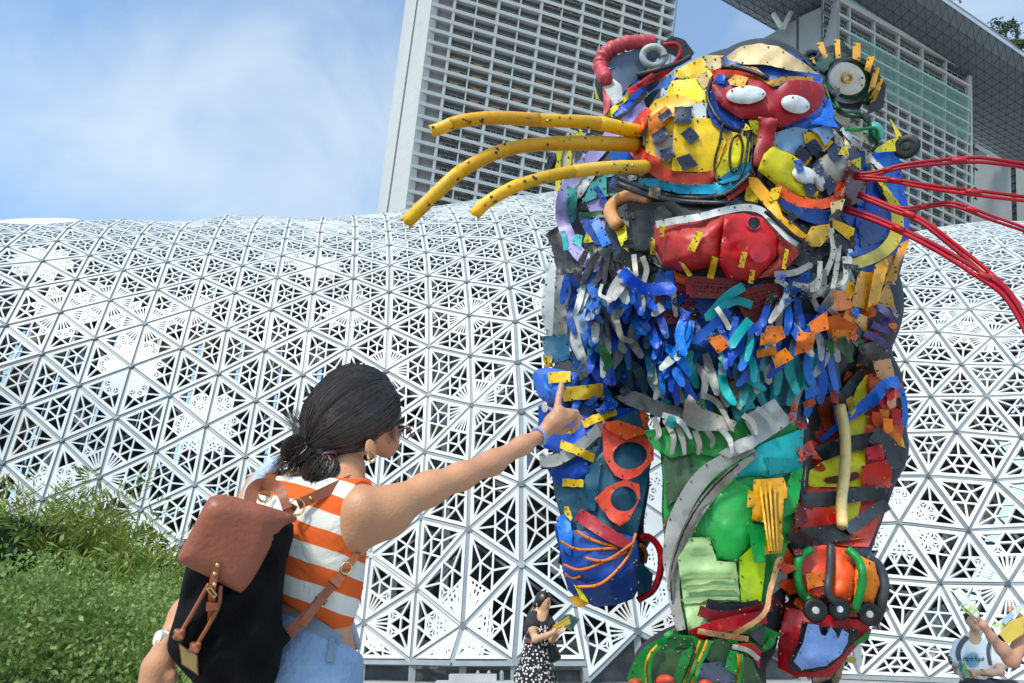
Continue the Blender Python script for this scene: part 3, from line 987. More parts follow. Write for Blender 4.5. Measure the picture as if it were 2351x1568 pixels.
z3 = proj(TR(11, 0))[2] * 1.28
t3 = thing('hotel_tower', 'blank grey end wall of the farthest tower with a dark vertical slot', 'tower', Wd(2300, 700, z3) * [1, 1, 0], 'hotel towers')
wall_strip('end_wall_panel', we([(1180, 410), (1692, 282), (1725, 1600), (1180, 1600)], [z3 * 1.03, z3, z3, z3 * 1.03]), graywall, t3, 3.)
wall_strip('wall_groove', we([(1690, 284), (1752, 268), (1785, 1600), (1722, 1600)], [z3 * 1.008] * 4), M_groove, t3, 1.)
for i in range(13):
    y = 330 + i * 88
    wall_strip('slot_window', we([(1697 + i * 2.2, y), (1751 + i * 2.2, y - 12), (1752 + i * 2.2, y + 62), (1699 + i * 2.2, y + 74)], [z3 * 1.002] * 4), M_groove, t3, .2)
wall_strip('end_wall_panel', we([(1750, 268), (2100, 190), (2100, 1600), (1783, 1600)], [z3, z3 * .98, z3 * .98, z3]), graywall, t3, 3.)
wall_strip('terrace_wall', we([(1250, 300), (1420, 300), (1420, 380), (1250, 390)], [z3 * 1.05] * 4), M_gglass, t3, 1.)

# sky deck: long boat-shaped hull over the towers
sk = thing('sky_deck', 'dark boat shaped sky deck spanning the tower tops', 'building', TR(6, -9))
M_hull = mat('hull_cladding', (.125, .135, .145), .4, .10, .05)
M_line = mat('hull_joint', (.055, .06, .068), .6, .1, 1.)
ax = TR.a / np.linalg.norm(TR.a)
up = np.array([0, 0, 1.])
nf_ = TR.n - up * (TR.n @ up)
nf_ /= np.linalg.norm(nf_)
def on_plane(px, d):
    x, y = C7(*px)
    r = RF + RR * (x - CX) / F + RU * (CY - y) / F
    k = ((TR.O - CAM) @ TR.n + d) / (r @ TR.n)
    return CAM + k * r


f0, f1 = on_plane((1655, 0), 9), on_plane((2271, 425), 9)
b0, b1 = on_plane((60, 20), -32), on_plane((1890, 1045), -32)


def hull_pt(s, u):
    """s along the deck (metres from f0 side), u across 0 front .. 1 back"""
    df = (f1 - f0) / np.linalg.norm(f1 - f0)
    db = (b1 - b0) / np.linalg.norm(b1 - b0)
    mid = ((f0 + f1) / 2) @ ax
    pf = f0 + df * ((s + mid - f0 @ ax) / (df @ ax))
    pb = b0 + db * ((s + mid - b0 @ ax) / (db @ ax))
    p = pf + (pb - pf) * u
    return p - up * 7.5 * math.sqrt(max(0, 1 - (2 * u - 1) ** 2)) ** .9


NS, NU = 34, 14
S0, S1 = -95, 150
v, f = [], []
mbl = MB()
for i in range(NS + 1):
    s = S0 + (S1 - S0) * i / NS
    for j in range(NU + 1):
        v.append(hull_pt(s, j / NU))
for i in range(NS):
    for j in range(NU):
        a = i * (NU + 1) + j
        f.append((a, a + 1, a + NU + 2, a + NU + 1))
top0 = len(v)
for i in range(NS + 1):
    s = S0 + (S1 - S0) * i / NS
    v += [hull_pt(s, 0) + up * 4, hull_pt(s, 1) + up * 4]
for i in range(NS):
    a = top0 + 2 * i
    q = i * (NU + 1)
    f += [(a, a + 1, a + 3, a + 2), (q, a, a + 2, q + NU + 1), (q + NU, q + 2 * NU + 1, a + 3, a + 1)]
mk('hull', v, f, M_hull, sk, smooth=False)
NL = 68
for i in range(NL):
    s = S0 + (S1 - S0) * i / NL
    ds = (S1 - S0) / NL
    for j in range(NU):
        u0, u1 = j / NU, (j + 1) / NU
        for (sa, ua, sb, ub, w) in ((s, u0, s, u1, .11), (s, u0, s + ds * 1.0, u1, .08), (s, u1, s + ds, u1, .11)):
            p, q = hull_pt(sa, ua), hull_pt(sb, ub)
            mbl.bar(p - up * .04, q - up * .04, w, .14, up)
mbl.obj('hull_joints', M_line, sk, kind='stuff')
# pale fascia along the front edge
mb = MB()
for i in range(NS):
    a, b = (hull_pt(S0 + (S1 - S0) * (i + k) / NS, 0) for k in (0, 1))
    mb.box(a + TR.n * .2, b - a, up * 2.2, -TR.n * .5)
mb.obj('fascia', mat('fascia_metal', (.36, .40, .45), .35, .1, .1), sk)
# roof terrace with columns and planting along the front edge
mbp = MB()
for i in range(26):
    s = -60 + i * 8
    p = hull_pt(s, .04) + up * 2.2
    mbp.box(p, ax * 1.1, up * 4.5, -TR.n * 1.2)
mbp.obj('terrace_columns', mat('terrace_stone', (.45, .38, .33), .8, .1, .4), sk)
mbp = MB()
mbp.box(hull_pt(-70, .06) + up * 2.2, hull_pt(130, .06) - hull_pt(-70, .06), up * 3.2, -TR.n * 1.)
mbp.obj('terrace_wall', M_groove, sk)
mbp = MB()
mbp.box(hull_pt(-70, .03) + up * 6.2, hull_pt(130, .03) - hull_pt(-70, .03), up * .5, -TR.n * 5.)
mbp.obj('terrace_roof', M_conc, sk)

M_leafdk = mat('tree_leaves', (.05, .085, .03), .8, .6, .6)
M_bark = mat('tree_bark', (.12, .09, .06), .9, .2, 2.)


def leaf_cloud(mb, c, r, n, size, rs, squash=.75):
    for _ in range(n):
        d = rs.normal(size=3)
        d /= np.linalg.norm(d)
        p = c + d * r * (rs.random() ** .45) * np.array([1, 1, squash])
        u = rs.normal(size=3)
        u /= np.linalg.norm(u)
        w = np.cross(u, d + rs.normal(size=3) * .5)
        w /= np.linalg.norm(w) + 1e-9
        k = size * (0.6 + .8 * rs.random())
        mb.add([p - u * k, p + w * k * .45, p + u * k, p - w * k * .45], [(0, 1, 2, 3)])


def deck_tree(px, d, r, label):
    x, y = C7(*px)
    z = proj(hull_pt(60, 0))[2] * d
    p = Wd(x, y, z)
    t = thing('roof_tree', label, 'tree', p, 'trees on the sky deck roof')
    rs = np.random.default_rng(int(px[0]))
    mb = MB()
    mb.tube([p, p + up * r * 1.2, p + up * r * 2.2 + ax * .4], [.35, .28, .15], 6)
    for k in range(4):
        q = p + up * r * (1.0 + .3 * k)
        e = q + np.array([rs.normal(), rs.normal(), .5]) * r * .5
        mb.tube([q, (q + e) / 2 + up * .2, e], [.16, .11, .05], 5)
    mb.obj('trunk', M_bark, t)
    mb = MB()
    for k in range(9):
        c = p + up * r * (1.3 + 1.3 * rs.random()) + ax * rs.normal() * r * .45 + TR.n * rs.normal() * r * .4
        leaf_cloud(mb, c, r * .55, 60, .55, rs)
    mb.obj('crown', M_leafdk, t)


deck_tree((2170, 345), .98, 4.2, 'leafy tree standing on the roof edge of the dark sky deck')
deck_tree((2268, 425), .96, 3.2, 'smaller tree cut by the frame edge on the sky deck roof')
deck_tree((1800, 20), 1.0, 2.2, 'low bushy tree above the terrace columns of the sky deck')


def strut(pa, pb, fn, da, db, r, parent):
    a, b = Wd(*fn(*pa), da), Wd(*fn(*pb), db)
    mb = MB()
    mb.tube([a, b], r, 10)
    mb.obj('support_strut', mat('strut_paint', (.62, .62, .60), .5, .05, .2) if not bpy.data.materials.get('strut_paint') else bpy.data.materials['strut_paint'], parent)


for pa, pb in (((1255, 165), (1492, 322)), ((1505, 322), (1640, 130)), ((1755, 95), (1900, 250))):
    strut(pa, pb, CE, z3 * .99, z3 * 1.0, .062 * z3 / 5.2 * .42, sk)
for pa, pb in (((412, 105), (474, 205)), ((562, 50), (484, 205)), ((655, -5), (716, 72)), ((768, -5), (722, 72))):
    strut(pa, pb, C7, zc * 1.06, zc * 1.05, .9, sk)
# dark machine floor between hull and third tower
wall_strip('soffit_wall', we([(1255, 180), (1900, 60), (1900, 300), (1255, 330)], [z3 * 1.04] * 4), M_hull, sk, 1.)
wall_strip('soffit_wall', wq([(600, 0), (670, 0), (890, -10), (610, 130)], [zc * 1.09] * 4), M_groove, sk, 1.)


# ------------------------------------------------------------------ distance-field bodies
class SDF:
    """smooth union of round cones and ellipsoids, meshed with surface nets"""
    def __init__(s, lo, hi, vox):
        s.lo = np.asarray(lo, float)
        s.vox = vox
        s.n = np.ceil((np.asarray(hi, float) - s.lo) / vox).astype(int) + 1
        s.V = np.full(s.n, 1.0, np.float32)

    def _blk(s, lo, hi):
        a = np.clip(np.floor((lo - s.lo) / s.vox).astype(int), 0, s.n)
        b = np.clip(np.ceil((hi - s.lo) / s.vox).astype(int) + 1, 0, s.n)
        if (b <= a).any():
            return None
        ax_ = [s.lo[i] + s.vox * np.arange(a[i], b[i]) for i in range(3)]
        X = np.stack(np.meshgrid(*ax_, indexing='ij'), -1)
        return a, b, X

    def _mix(s, a, b, d, k, cut):
        sl = tuple(slice(a[i], b[i]) for i in range(3))
        v = s.V[sl]
        if cut:
            s.V[sl] = np.maximum(v, -d)
            return
        h = np.clip(.5 + .5 * (v - d) / k, 0, 1)
        s.V[sl] = v + (d - v) * h - k * h * (1 - h)

    def cone(s, p, q, r0, r1, k=.02, cut=False):
        p, q = np.asarray(p, float), np.asarray(q, float)
        m = max(r0, r1) + 3 * k + 4 * s.vox
        g = s._blk(np.minimum(p, q) - m, np.maximum(p, q) + m)
        if g is None:
            return s
        a, b, X = g
        d = q - p
        L2 = d @ d + 1e-12
        t = np.clip(((X - p) @ d) / L2, 0, 1)
        D = np.linalg.norm(X - p - t[..., None] * d, axis=-1) - (r0 + (r1 - r0) * t)
        s._mix(a, b, D, k, cut)
        return s

    def chain(s, pts, rs, k=.02):
        for i in range(len(pts) - 1):
            s.cone(pts[i], pts[i + 1], rs[i], rs[i + 1], k)
        return s

    def ell(s, c, r, rot=None, k=.02, cut=False):
        c, r = np.asarray(c, float), np.asarray(r, float)
        m = r.max() + 3 * k + 4 * s.vox
        g = s._blk(c - m, c + m)
        if g is None:
            return s
        a, b, X = g
        Y = X - c
        if rot is not None:
            Y = Y @ np.asarray(rot, float)          # columns of rot = local axes
        k0 = np.linalg.norm(Y / r, axis=-1)
        k1 = np.linalg.norm(Y / (r * r), axis=-1)
        D = k0 * (k0 - 1) / (k1 + 1e-9)
        s._mix(a, b, D, k, cut)
        return s

    def clip(s, p, n):
        """keep the side of the plane that n points away from"""
        ax_ = [s.lo[i] + s.vox * np.arange(s.n[i]) for i in range(3)]
        n = np.asarray(n, float)
        n = n / np.linalg.norm(n)
        d = ((ax_[0] - p[0]) * n[0])[:, None, None] + ((ax_[1] - p[1]) * n[1])[None, :, None] + ((ax_[2] - p[2]) * n[2])[None, None, :]
        s.V = np.maximum(s.V, d.astype(np.float32))
        return s

    def mesh(s):
        V = s.V
        I = V < 0
        n = V.shape
        c = [slice(0, -1), slice(1, None)]
        acc = np.zeros([k - 1 for k in n] + [3])
        cnt = np.zeros([k - 1 for k in n])
        offs = [(i, j, k) for i in (0, 1) for j in (0, 1) for k in (0, 1)]
        for o in offs:
            for a in range(3):
                if o[a] == 0:
                    o2 = list(o)
                    o2[a] = 1
                    v0 = V[c[o[0]], c[o[1]], c[o[2]]]
                    v1 = V[c[o2[0]], c[o2[1]], c[o2[2]]]
                    m = (v0 < 0) != (v1 < 0)
                    t = np.where(m, v0 / np.where(m, v0 - v1, 1), 0)
                    for b in range(3):
                        acc[..., b] += np.where(m, (o[b] + (t if b == a else 0)), 0)
                    cnt += m
        act = cnt > 0
        idx = np.full(act.shape, -1, np.int64)
        idx[act] = np.arange(act.sum())
        ijk = np.argwhere(act)
        P = s.lo + s.vox * (ijk + acc[act] / cnt[act][:, None])
        Fs = []
        for a in range(3):
            b, c2 = (a + 1) % 3, (a + 2) % 3
            sl0 = [slice(1, -1)] * 3
            sl1 = [slice(1, -1)] * 3
            sl0[a] = slice(0, -1)
            sl1[a] = slice(1, None)
            i0, i1 = I[tuple(sl0)], I[tuple(sl1)]
            for fl in (0, 1):
                m = (i0 & ~i1) if fl == 0 else (~i0 & i1)
                e = np.argwhere(m)
                if not len(e):
                    continue
                off = np.array([1, 1, 1])
                off[a] = 0
                e = e + off
                def g(db, dc):
                    q = e.copy()
                    q[:, b] += db
                    q[:, c2] += dc
                    return idx[q[:, 0], q[:, 1], q[:, 2]]
                quad = np.stack([g(-1, -1), g(0, -1), g(0, 0), g(-1, 0)], 1)
                if fl:
                    quad = quad[:, ::-1]
                Fs.append(quad)
        Fq = np.vstack(Fs)
        Fq = Fq[(Fq >= 0).all(1)]
        return P, Fq


def relax(P, Fq, it=2, lam=.5):
    """Laplacian smoothing of a quad mesh"""
    n = len(P)
    for _ in range(it):
        A = np.zeros_like(P)
        c = np.zeros(n)
        for k in range(4):
            i, j = Fq[:, k], Fq[:, (k + 1) % 4]
            np.add.at(A, i, P[j])
            np.add.at(c, i, 1)
        P = P + lam * (A / np.maximum(c, 1)[:, None] - P)
    return P


# ------------------------------------------------------------------ the great cat: core body
cat = thing('big_cat_statue', 'giant patchwork cat statue built of colourful scrap plastic in front of the white lattice wall', 'statue', (2.0, 6.4, 0))
C1 = lambda p: (1212.2 + p[0] * .48603, 34.63 + p[1] * .48603)
C2 = lambda p: (1212.2 + p[0] * .51412, 761.96 + p[1] * .51412)
C5 = lambda p: (831.2 + p[0] * .35356, p[1] * .35356)


def S(x, y, Y, r):
    """sphere centre and radius from picture position, distance and picture radius"""
    c = W(x, y, Y)
    return c, r * proj(c)[2] / F


body = SDF((-.3, 3.9, .0), (4.6, 9.4, 7.9), .05)


def bs(x, y, Y, r, k=.25):
    c, q = S(x, y, Y, r)
    body.cone(c, c, q, q, k)


def bc(a, b, k=.2):
    c0, r0 = S(*a)
    c1, r1 = S(*b)
    body.cone(c0, c1, r0, r1, k)


bs(1690, 350, 6.1, 225)
bs(1730, 235, 6.2, 135)
bs(1590, 360, 5.55, 135)
bs(1850, 395, 5.55, 105)
bs(1740, 300, 5.5, 120)
bs(1735, 430, 5.4, 90)
bs(1670, 575, 5.75, 140, .15)
bs(1480, 480, 6.9, 190)
bs(1880, 520, 6.9, 180)
bs(1670, 690, 6.3, 285)
bs(1500, 700, 6.8, 215)
bs(1840, 700, 6.8, 205)
bs(1680, 640, 7.8, 330)
bc((1358, 900, 6.6, 106), (1378, 1100, 6.4, 98), .12)
bc((1378, 1100, 6.4, 98), (1390, 1290, 6.3, 88))
bc((1390, 1285, 6.3, 92), (1400, 1315, 6.3, 66), .1)
bc((1680, 1000, 6.2, 165), (1680, 1200, 6.1, 142))
bc((1680, 1200, 6.1, 142), (1668, 1440, 6.0, 110))
bc((1962, 880, 7.0, 98), (1966, 1020, 6.9, 100), .12)
bc((1966, 1020, 6.9, 100), (1918, 1230, 6.7, 78), .1)
bs(1920, 1340, 6.05, 105, .1)
bc((1890, 1420, 6.0, 72), (1868, 1485, 5.95, 66), .1)
bs(1590, 1530, 5.75, 95, .1)
bs(1530, 1545, 5.75, 80, .1)
bs(1670, 1550, 5.8, 85, .1)
bc((1600, 1600, 5.9, 130), (1610, 1700, 5.9, 120), .1)
# flat ears
for c, r_, Y in (((1440, 190), (75, 95), 6.9), ((1955, 175), (105, 95), 6.9)):
    p, q = S(*c, Y, 1.0)
    body.ell(p, (r_[0] * q, .22, r_[1] * q), None, .1)
bP, bF = body.mesh()
bP = relax(bP, bF, 2)
M_core = mat('dark_core', (.018, .02, .026), .7, .5, 3.)
mk('core_body', bP, bF, M_core, cat, smooth=True)
BV = BVHTree.FromPolygons([tuple(p) for p in bP], [tuple(f_) for f_ in bF])

# ------------------------------------------------------------------ front depth of everything placed so far
RX0, RY0, RS = 1100, 60, 4.0
NX, NY = int((2420 - RX0) / RS), int((1640 - RY0) / RS)
DEP = np.full((NX, NY), np.nan)
for i in range(NX):
    for j in range(NY):
        x, y = RX0 + i * RS, RY0 + j * RS
        r = RF + RR * (x - CX) / F + RU * (CY - y) / F
        h = BV.ray_cast(Vector(CAM), Vector(r).normalized())
        if h[0] is not None:
            DEP[i, j] = proj(np.array(h[0]))[2]
BODY_DEP = DEP.copy()
COVER = np.zeros((NX, NY), bool)


def look(x, y):
    x, y = np.asarray(x, float), np.asarray(y, float)
    i = np.clip(np.rint((x - RX0) / RS).astype(int), 0, NX - 1)
    j = np.clip(np.rint((y - RY0) / RS).astype(int), 0, NY - 1)
    return DEP[i, j]


def inside(px, py, poly):
    r = np.zeros(np.shape(px), bool)
    n = len(poly)
    for a in range(n):
        x0, y0 = poly[a]
        x1, y1 = poly[(a + 1) % n]
        c = ((y0 > py) != (y1 > py)) & (px < (x1 - x0) * (py - y0) / ((y1 - y0) or 1e-9) + x0)
        r ^= c
    return r


BOLTS = MB()
M_bolt = mat('bolt_brass', (.33, .25, .11), .3, .4, 8., metal=.85)
M_boltd = mat('bolt_rust', (.07, .045, .03), .55, .4, 8., metal=.3)
PLAST = {}
PALETTE = dict(
    yellow='#F2C318', lemon='#EFDA18', amber='#E9A31F', gold='#EDB52A', cream='#EBCB93', bone='#E2D6C2', orange='#EC7A1B', flame='#E3491A', rust='#C2481F',
    red='#C8202A', crimson='#B80F2C', dusty='#B53A3A', coral='#E2474F', darkred='#7C1420', maroon='#6A1A20', blue='#1E57BF', azure='#2C74D2', navy='#1E2A4E',
    deep='#10408C', petrol='#14546F', teal='#12A0A4', aqua='#57BDB8', cyan='#1F8FB4', sky='#8FB6DC', lilac='#A293CB', violet='#57408F', grey='#A9A8A4', light='#C9CCCB',
    taupe='#9A928A', dark='#3A3C42', charcoal='#25272B', black='#141517', green='#12913A', forest='#1D5A2C', olive='#3C5A38', lime='#A6C51C', pale='#A9C58A',
    white='#DDDFE0', brown='#7B6656', peach='#E0A070', slate='#5F6C80', periwinkle='#6C86BE', whisker_yellow='#F3B41A')


def plastic(n):
    if n not in PLAST:
        m = mat('plastic_' + n, PALETTE[n], .42, .12, 2.6, bump=.07, bscale=30, detail=7, spec=.4)
        t = m.node_tree
        b = t.nodes['Principled BSDF']
        src = b.inputs['Base Color'].links[0].from_socket
        tcn = [q for q in t.nodes if q.type == 'TEX_COORD'][0]
        oi = t.nodes.new('ShaderNodeObjectInfo')
        hv = t.nodes.new('ShaderNodeHueSaturation')
        for inp, lo, hi in (('Hue', .495, .506), ('Saturation', .96, 1.1), ('Value', .66, 1.04)):
            mr = t.nodes.new('ShaderNodeMapRange')
            mr.inputs[3].default_value = lo
            mr.inputs[4].default_value = hi
            sc_ = t.nodes.new('ShaderNodeMath')
            sc_.operation = 'MULTIPLY'
            sc_.inputs[1].default_value = {'Hue': 7.3, 'Saturation': 3.7, 'Value': 1.0}[inp]
            fr_ = t.nodes.new('ShaderNodeMath')
            fr_.operation = 'FRACT'
            t.links.new(oi.outputs['Random'], sc_.inputs[0])
            t.links.new(sc_.outputs[0], fr_.inputs[0])
            t.links.new(fr_.outputs[0], mr.inputs[0])
            t.links.new(mr.outputs[0], hv.inputs[inp])
        t.links.new(src, hv.inputs['Color'])
        # grime and pale scuffs
        gr = t.nodes.new('ShaderNodeTexNoise')
        gr.inputs['Scale'].default_value = 5.5
        gr.inputs['Detail'].default_value = 9
        gr.inputs['Roughness'].default_value = .72
        t.links.new(tcn.outputs['Object'], gr.inputs['Vector'])
        gm = t.nodes.new('ShaderNodeMapRange')
        gm.inputs[1].default_value = .50
        gm.inputs[2].default_value = .74
        gm.inputs[4].default_value = .5
        t.links.new(gr.outputs[0], gm.inputs[0])
        mg = t.nodes.new('ShaderNodeMix')
        mg.data_type = 'RGBA'
        mg.inputs[7].default_value = (.055, .048, .04, 1)
        t.links.new(gm.outputs[0], mg.inputs[0])
        t.links.new(hv.outputs[0], mg.inputs[6])
        mp_ = t.nodes.new('ShaderNodeMapping')
        mp_.inputs['Scale'].default_value = (26, 26, 3.0)
        mp_.inputs['Rotation'].default_value = (.4, .9, .3)
        t.links.new(tcn.outputs['Object'], mp_.inputs[0])
        sn = t.nodes.new('ShaderNodeTexNoise')
        sn.inputs['Scale'].default_value = 1.0
        sn.inputs['Detail'].default_value = 5
        t.links.new(mp_.outputs[0], sn.inputs['Vector'])
        sm_ = t.nodes.new('ShaderNodeMapRange')
        sm_.inputs[1].default_value = .62
        sm_.inputs[2].default_value = .74
        sm_.inputs[4].default_value = .14
        t.links.new(sn.outputs[0], sm_.inputs[0])
        ms = t.nodes.new('ShaderNodeMix')
        ms.data_type = 'RGBA'
        ms.inputs[7].default_value = (.55, .53, .5, 1)
        t.links.new(sm_.outputs[0], ms.inputs[0])
        t.links.new(mg.outputs[2], ms.inputs[6])
        t.links.new(ms.outputs[2], b.inputs['Base Color'])
        rr_ = t.nodes.new('ShaderNodeMapRange')
        rr_.inputs[3].default_value = .30
        rr_.inputs[4].default_value = .62
        t.links.new(gr.outputs[0], rr_.inputs[0])
        t.links.new(rr_.outputs[0], b.inputs['Roughness'])
        PLAST[n] = m
    return PLAST[n]


def bolt_at(x, y, t, r=2.6):
    p = Wd(x, y, t)
    v, f = dome(p, CAM - p + rng.normal(size=3) * .2, r * t / F, .8, 6)
    BOLTS.add(v, f, 0 if rng.random() < .6 else 1)


def ragged(poly, amp, h):
    """resample a closed outline with small cuts in it"""
    P = np.asarray(poly, float)
    out = []
    for a in range(len(P)):
        p, q = P[a], P[(a + 1) % len(P)]
        L = np.linalg.norm(q - p)
        n = max(1, int(round(L / h)))
        for i in range(n):
            z = p + (q - p) * i / n
            if i:
                z = z + rng.normal(size=2) * amp
            out.append(z)
    return np.array(out)


def smooth_poly(poly, n=3):
    P = np.asarray(poly, float)
    N = len(P)
    out = []
    for i in range(N):
        a, b, c, d = P[i - 1], P[i], P[(i + 1) % N], P[(i + 2) % N]
        for t in np.arange(n) / n:
            out.append(.5 * (2 * b + (c - a) * t + (2 * a - 5 * b + 4 * c - d) * t * t + (3 * b - a - 3 * c + d) * t ** 3))
    return np.array(out)


def sheet(name, poly, color, parent=None, th=.022, h=9., bolts=0, lift=0., bulge=0., ridge=None, hole=None, rag=.5, curl=0., label=None, smooth=True, gap=.004, mats=None, cover=True, boltr=2.6):
    """a cut plastic sheet draped over what is already there; poly in picture units"""
    B = ragged(poly, rag, h)
    n = len(B)
    edges = [(i, (i + 1) % n) for i in range(n)]
    pts = [Vector(p) for p in B]
    holes = []
    if hole is not None:
        Hh = ragged(hole, 0, h)
        b0 = len(pts)
        pts += [Vector(p) for p in Hh]
        edges += [(b0 + i, b0 + (i + 1) % len(Hh)) for i in range(len(Hh))]
        holes = Hh
    lo, hi = B.min(0), B.max(0)
    hh = max(h, math.sqrt(max(1, (hi - lo).prod()) / 260))
    gx, gy = np.meshgrid(np.arange(lo[0] + hh / 2, hi[0], hh), np.arange(lo[1] + hh / 2, hi[1], hh), indexing='ij')
    gx = gx + rng.uniform(-.1, .1, gx.shape) * hh
    m = inside(gx, gy, B)
    if hole is not None:
        m &= ~inside(gx, gy, Hh)
    g = np.stack([gx[m], gy[m]], 1)
    if len(g):
        allb = np.array([tuple(p) for p in pts])
        keep = [q for q in g if np.min(np.sum((allb - q) ** 2, 1)) > (hh * .35) ** 2]
        pts += [Vector(q) for q in keep]
    r = delaunay_2d_cdt(pts, edges, [], 0, 1e-4)
    P = np.array([tuple(p) for p in r[0]])
    Fc = []
    for t in r[2]:
        c = P[list(t)].mean(0)
        if inside(c[0], c[1], B) and not (hole is not None and inside(c[0], c[1], Hh)):
            Fc.append(tuple(t))
    if not Fc:
        return None
    used = sorted({i for t in Fc for i in t})
    remap = {u: i for i, u in enumerate(used)}
    P = P[used]
    Fc = [tuple(remap[i] for i in t) for t in Fc]
    N = len(P)
    t0 = look(P[:, 0], P[:, 1])
    ok = ~np.isnan(t0)
    if not ok.any():
        return None
    t0 = np.where(ok, t0 - th - gap, np.inf)
    t = np.where(ok, t0, 0)
    if (~ok).any():
        for i in np.where(~ok)[0]:
            d = np.sum((P[ok] - P[i]) ** 2, 1)
            t[i] = t0[ok][np.argmin(d)]
    t = np.minimum(t, np.percentile(t[ok], 88) + .02) if ok.sum() > 8 else t
    A = [set() for _ in range(N)]
    for a, b, c in Fc:
        A[a] |= {b, c}
        A[b] |= {a, c}
        A[c] |= {a, b}
    src = np.array([i for i in range(N) for _ in A[i]])
    dst = np.array([j for i in range(N) for j in A[i]])
    cnt = np.bincount(src, minlength=N)
    for _ in range(26):
        av = np.bincount(src, t[dst], minlength=N) / np.maximum(cnt, 1)
        t = np.minimum(t0, .35 * t + .65 * av)
    c = P.mean(0)
    rad = np.max(np.linalg.norm(P - c, axis=1)) + 1e-6
    bd = np.array([np.min(np.linalg.norm(B - p, axis=1)) for p in P])
    t = t - lift - bulge * np.sqrt(np.clip(bd / (rad * .45), 0, 1))
    if curl:
        u = (P[:, 1] - P[:, 1].min()) / max(1e-6, np.ptp(P[:, 1]))
        t = t - curl * u ** 1.5
    if ridge is not None:                       # (direction angle, pitch, height, lo, hi)
        a, pit, hgt = ridge
        s = P[:, 0] * math.cos(a) + P[:, 1] * math.sin(a)
        t = t - np.where(bd > hh * .8, hgt * (np.sin(s / pit * 2 * math.pi) > 0), 0)
    v = [Wd(x, y, q) for (x, y), q in zip(P, t)]
    v += [Wd(x, y, q + th) for (x, y), q in zip(P, t)]
    cnt_e = {}
    Ff = []
    for tri in Fc:
        a, b, c_ = tri
        if (P[b][0] - P[a][0]) * (P[c_][1] - P[a][1]) - (P[b][1] - P[a][1]) * (P[c_][0] - P[a][0]) > 0:
            tri = (a, c_, b)
        Ff.append(tri)
        Ff.append(tuple(i + N for i in tri[::-1]))
        for q in range(3):
            e = (tri[q], tri[(q + 1) % 3])
            cnt_e[e] = 1
    for (a, b) in list(cnt_e):
        if (b, a) not in cnt_e:
            q0_ = len(v)
            v += [v[b], v[a], v[a + N], v[b + N]]
            Ff.append((q0_, q0_ + 1, q0_ + 2, q0_ + 3))
    o = mk(name, v, Ff, mats or plastic(color), parent or cat, label=label)
    if smooth:
        me = o.data
        fl = np.zeros(len(me.polygons), bool)
        fl[:2 * len(Fc)] = True
        me.polygons.foreach_set('use_smooth', fl)
    # keep the depth record up to date
    i0, i1 = np.clip(((lo[0] - RX0) / RS, (hi[0] - RX0) / RS + 1), 0, NX).astype(int)
    j0, j1 = np.clip(((lo[1] - RY0) / RS, (hi[1] - RY0) / RS + 1), 0, NY).astype(int)
    ii, jj = np.meshgrid(np.arange(i0, i1), np.arange(j0, j1), indexing='ij')
    xx, yy = RX0 + ii * RS, RY0 + jj * RS
    m = inside(xx, yy, B)
    if hole is not None:
        m &= ~inside(xx, yy, Hh)
    ii, jj, xx, yy = ii[m], jj[m], xx[m], yy[m]
    if len(ii):
        k = np.argmin((xx[:, None] - P[None, :, 0]) ** 2 + (yy[:, None] - P[None, :, 1]) ** 2, 1)
        nd = t[k]
        DEP[ii, jj] = np.where(np.isnan(DEP[ii, jj]), nd, np.minimum(DEP[ii, jj], nd))
        if cover:
            COVER[ii, jj] = True
    if bolts:
        L = 0
        per = np.asarray(poly, float)
        for a in range(len(per)):
            p, q = per[a], per[(a + 1) % len(per)]
            d = np.linalg.norm(q - p)
            while L < d:
                z = p + (q - p) * L / d
                z = z + (c - z) / (np.linalg.norm(c - z) + 1e-6) * 6
                k = np.argmin(np.sum((P - z) ** 2, 1))
                bolt_at(*z, t[k] - .003, boltr)
                L += bolts * rng.uniform(.8, 1.25)
            L -= d
    return o


def band_poly(path, w, taper=None, n=5, round_end=False):
    """outline of a strip of width w along path"""
    P = spline(path, n) if len(path) > 2 else np.asarray(path, float)
    T = np.gradient(P, axis=0)
    T /= np.linalg.norm(T, axis=1)[:, None] + 1e-9
    Nn = np.stack([-T[:, 1], T[:, 0]], 1)
    ww = np.full(len(P), w / 2.)
    if taper is not None:
        ww = ww * np.interp(np.linspace(0, 1, len(P)), np.linspace(0, 1, len(taper)), taper)
    a = P + Nn * ww[:, None]
    b = P - Nn * ww[:, None]
    ends = []
    if round_end:
        e = P[-1] + T[-1] * ww[-1] * .8
        ends = [e]
    return np.vstack([a] + ([np.array(ends)] if ends else []) + [b[::-1]])


def band(name, path, w, color, taper=None, round_end=False, **k):
    return sheet(name, band_poly(path, w, taper, round_end=round_end), color, **k)


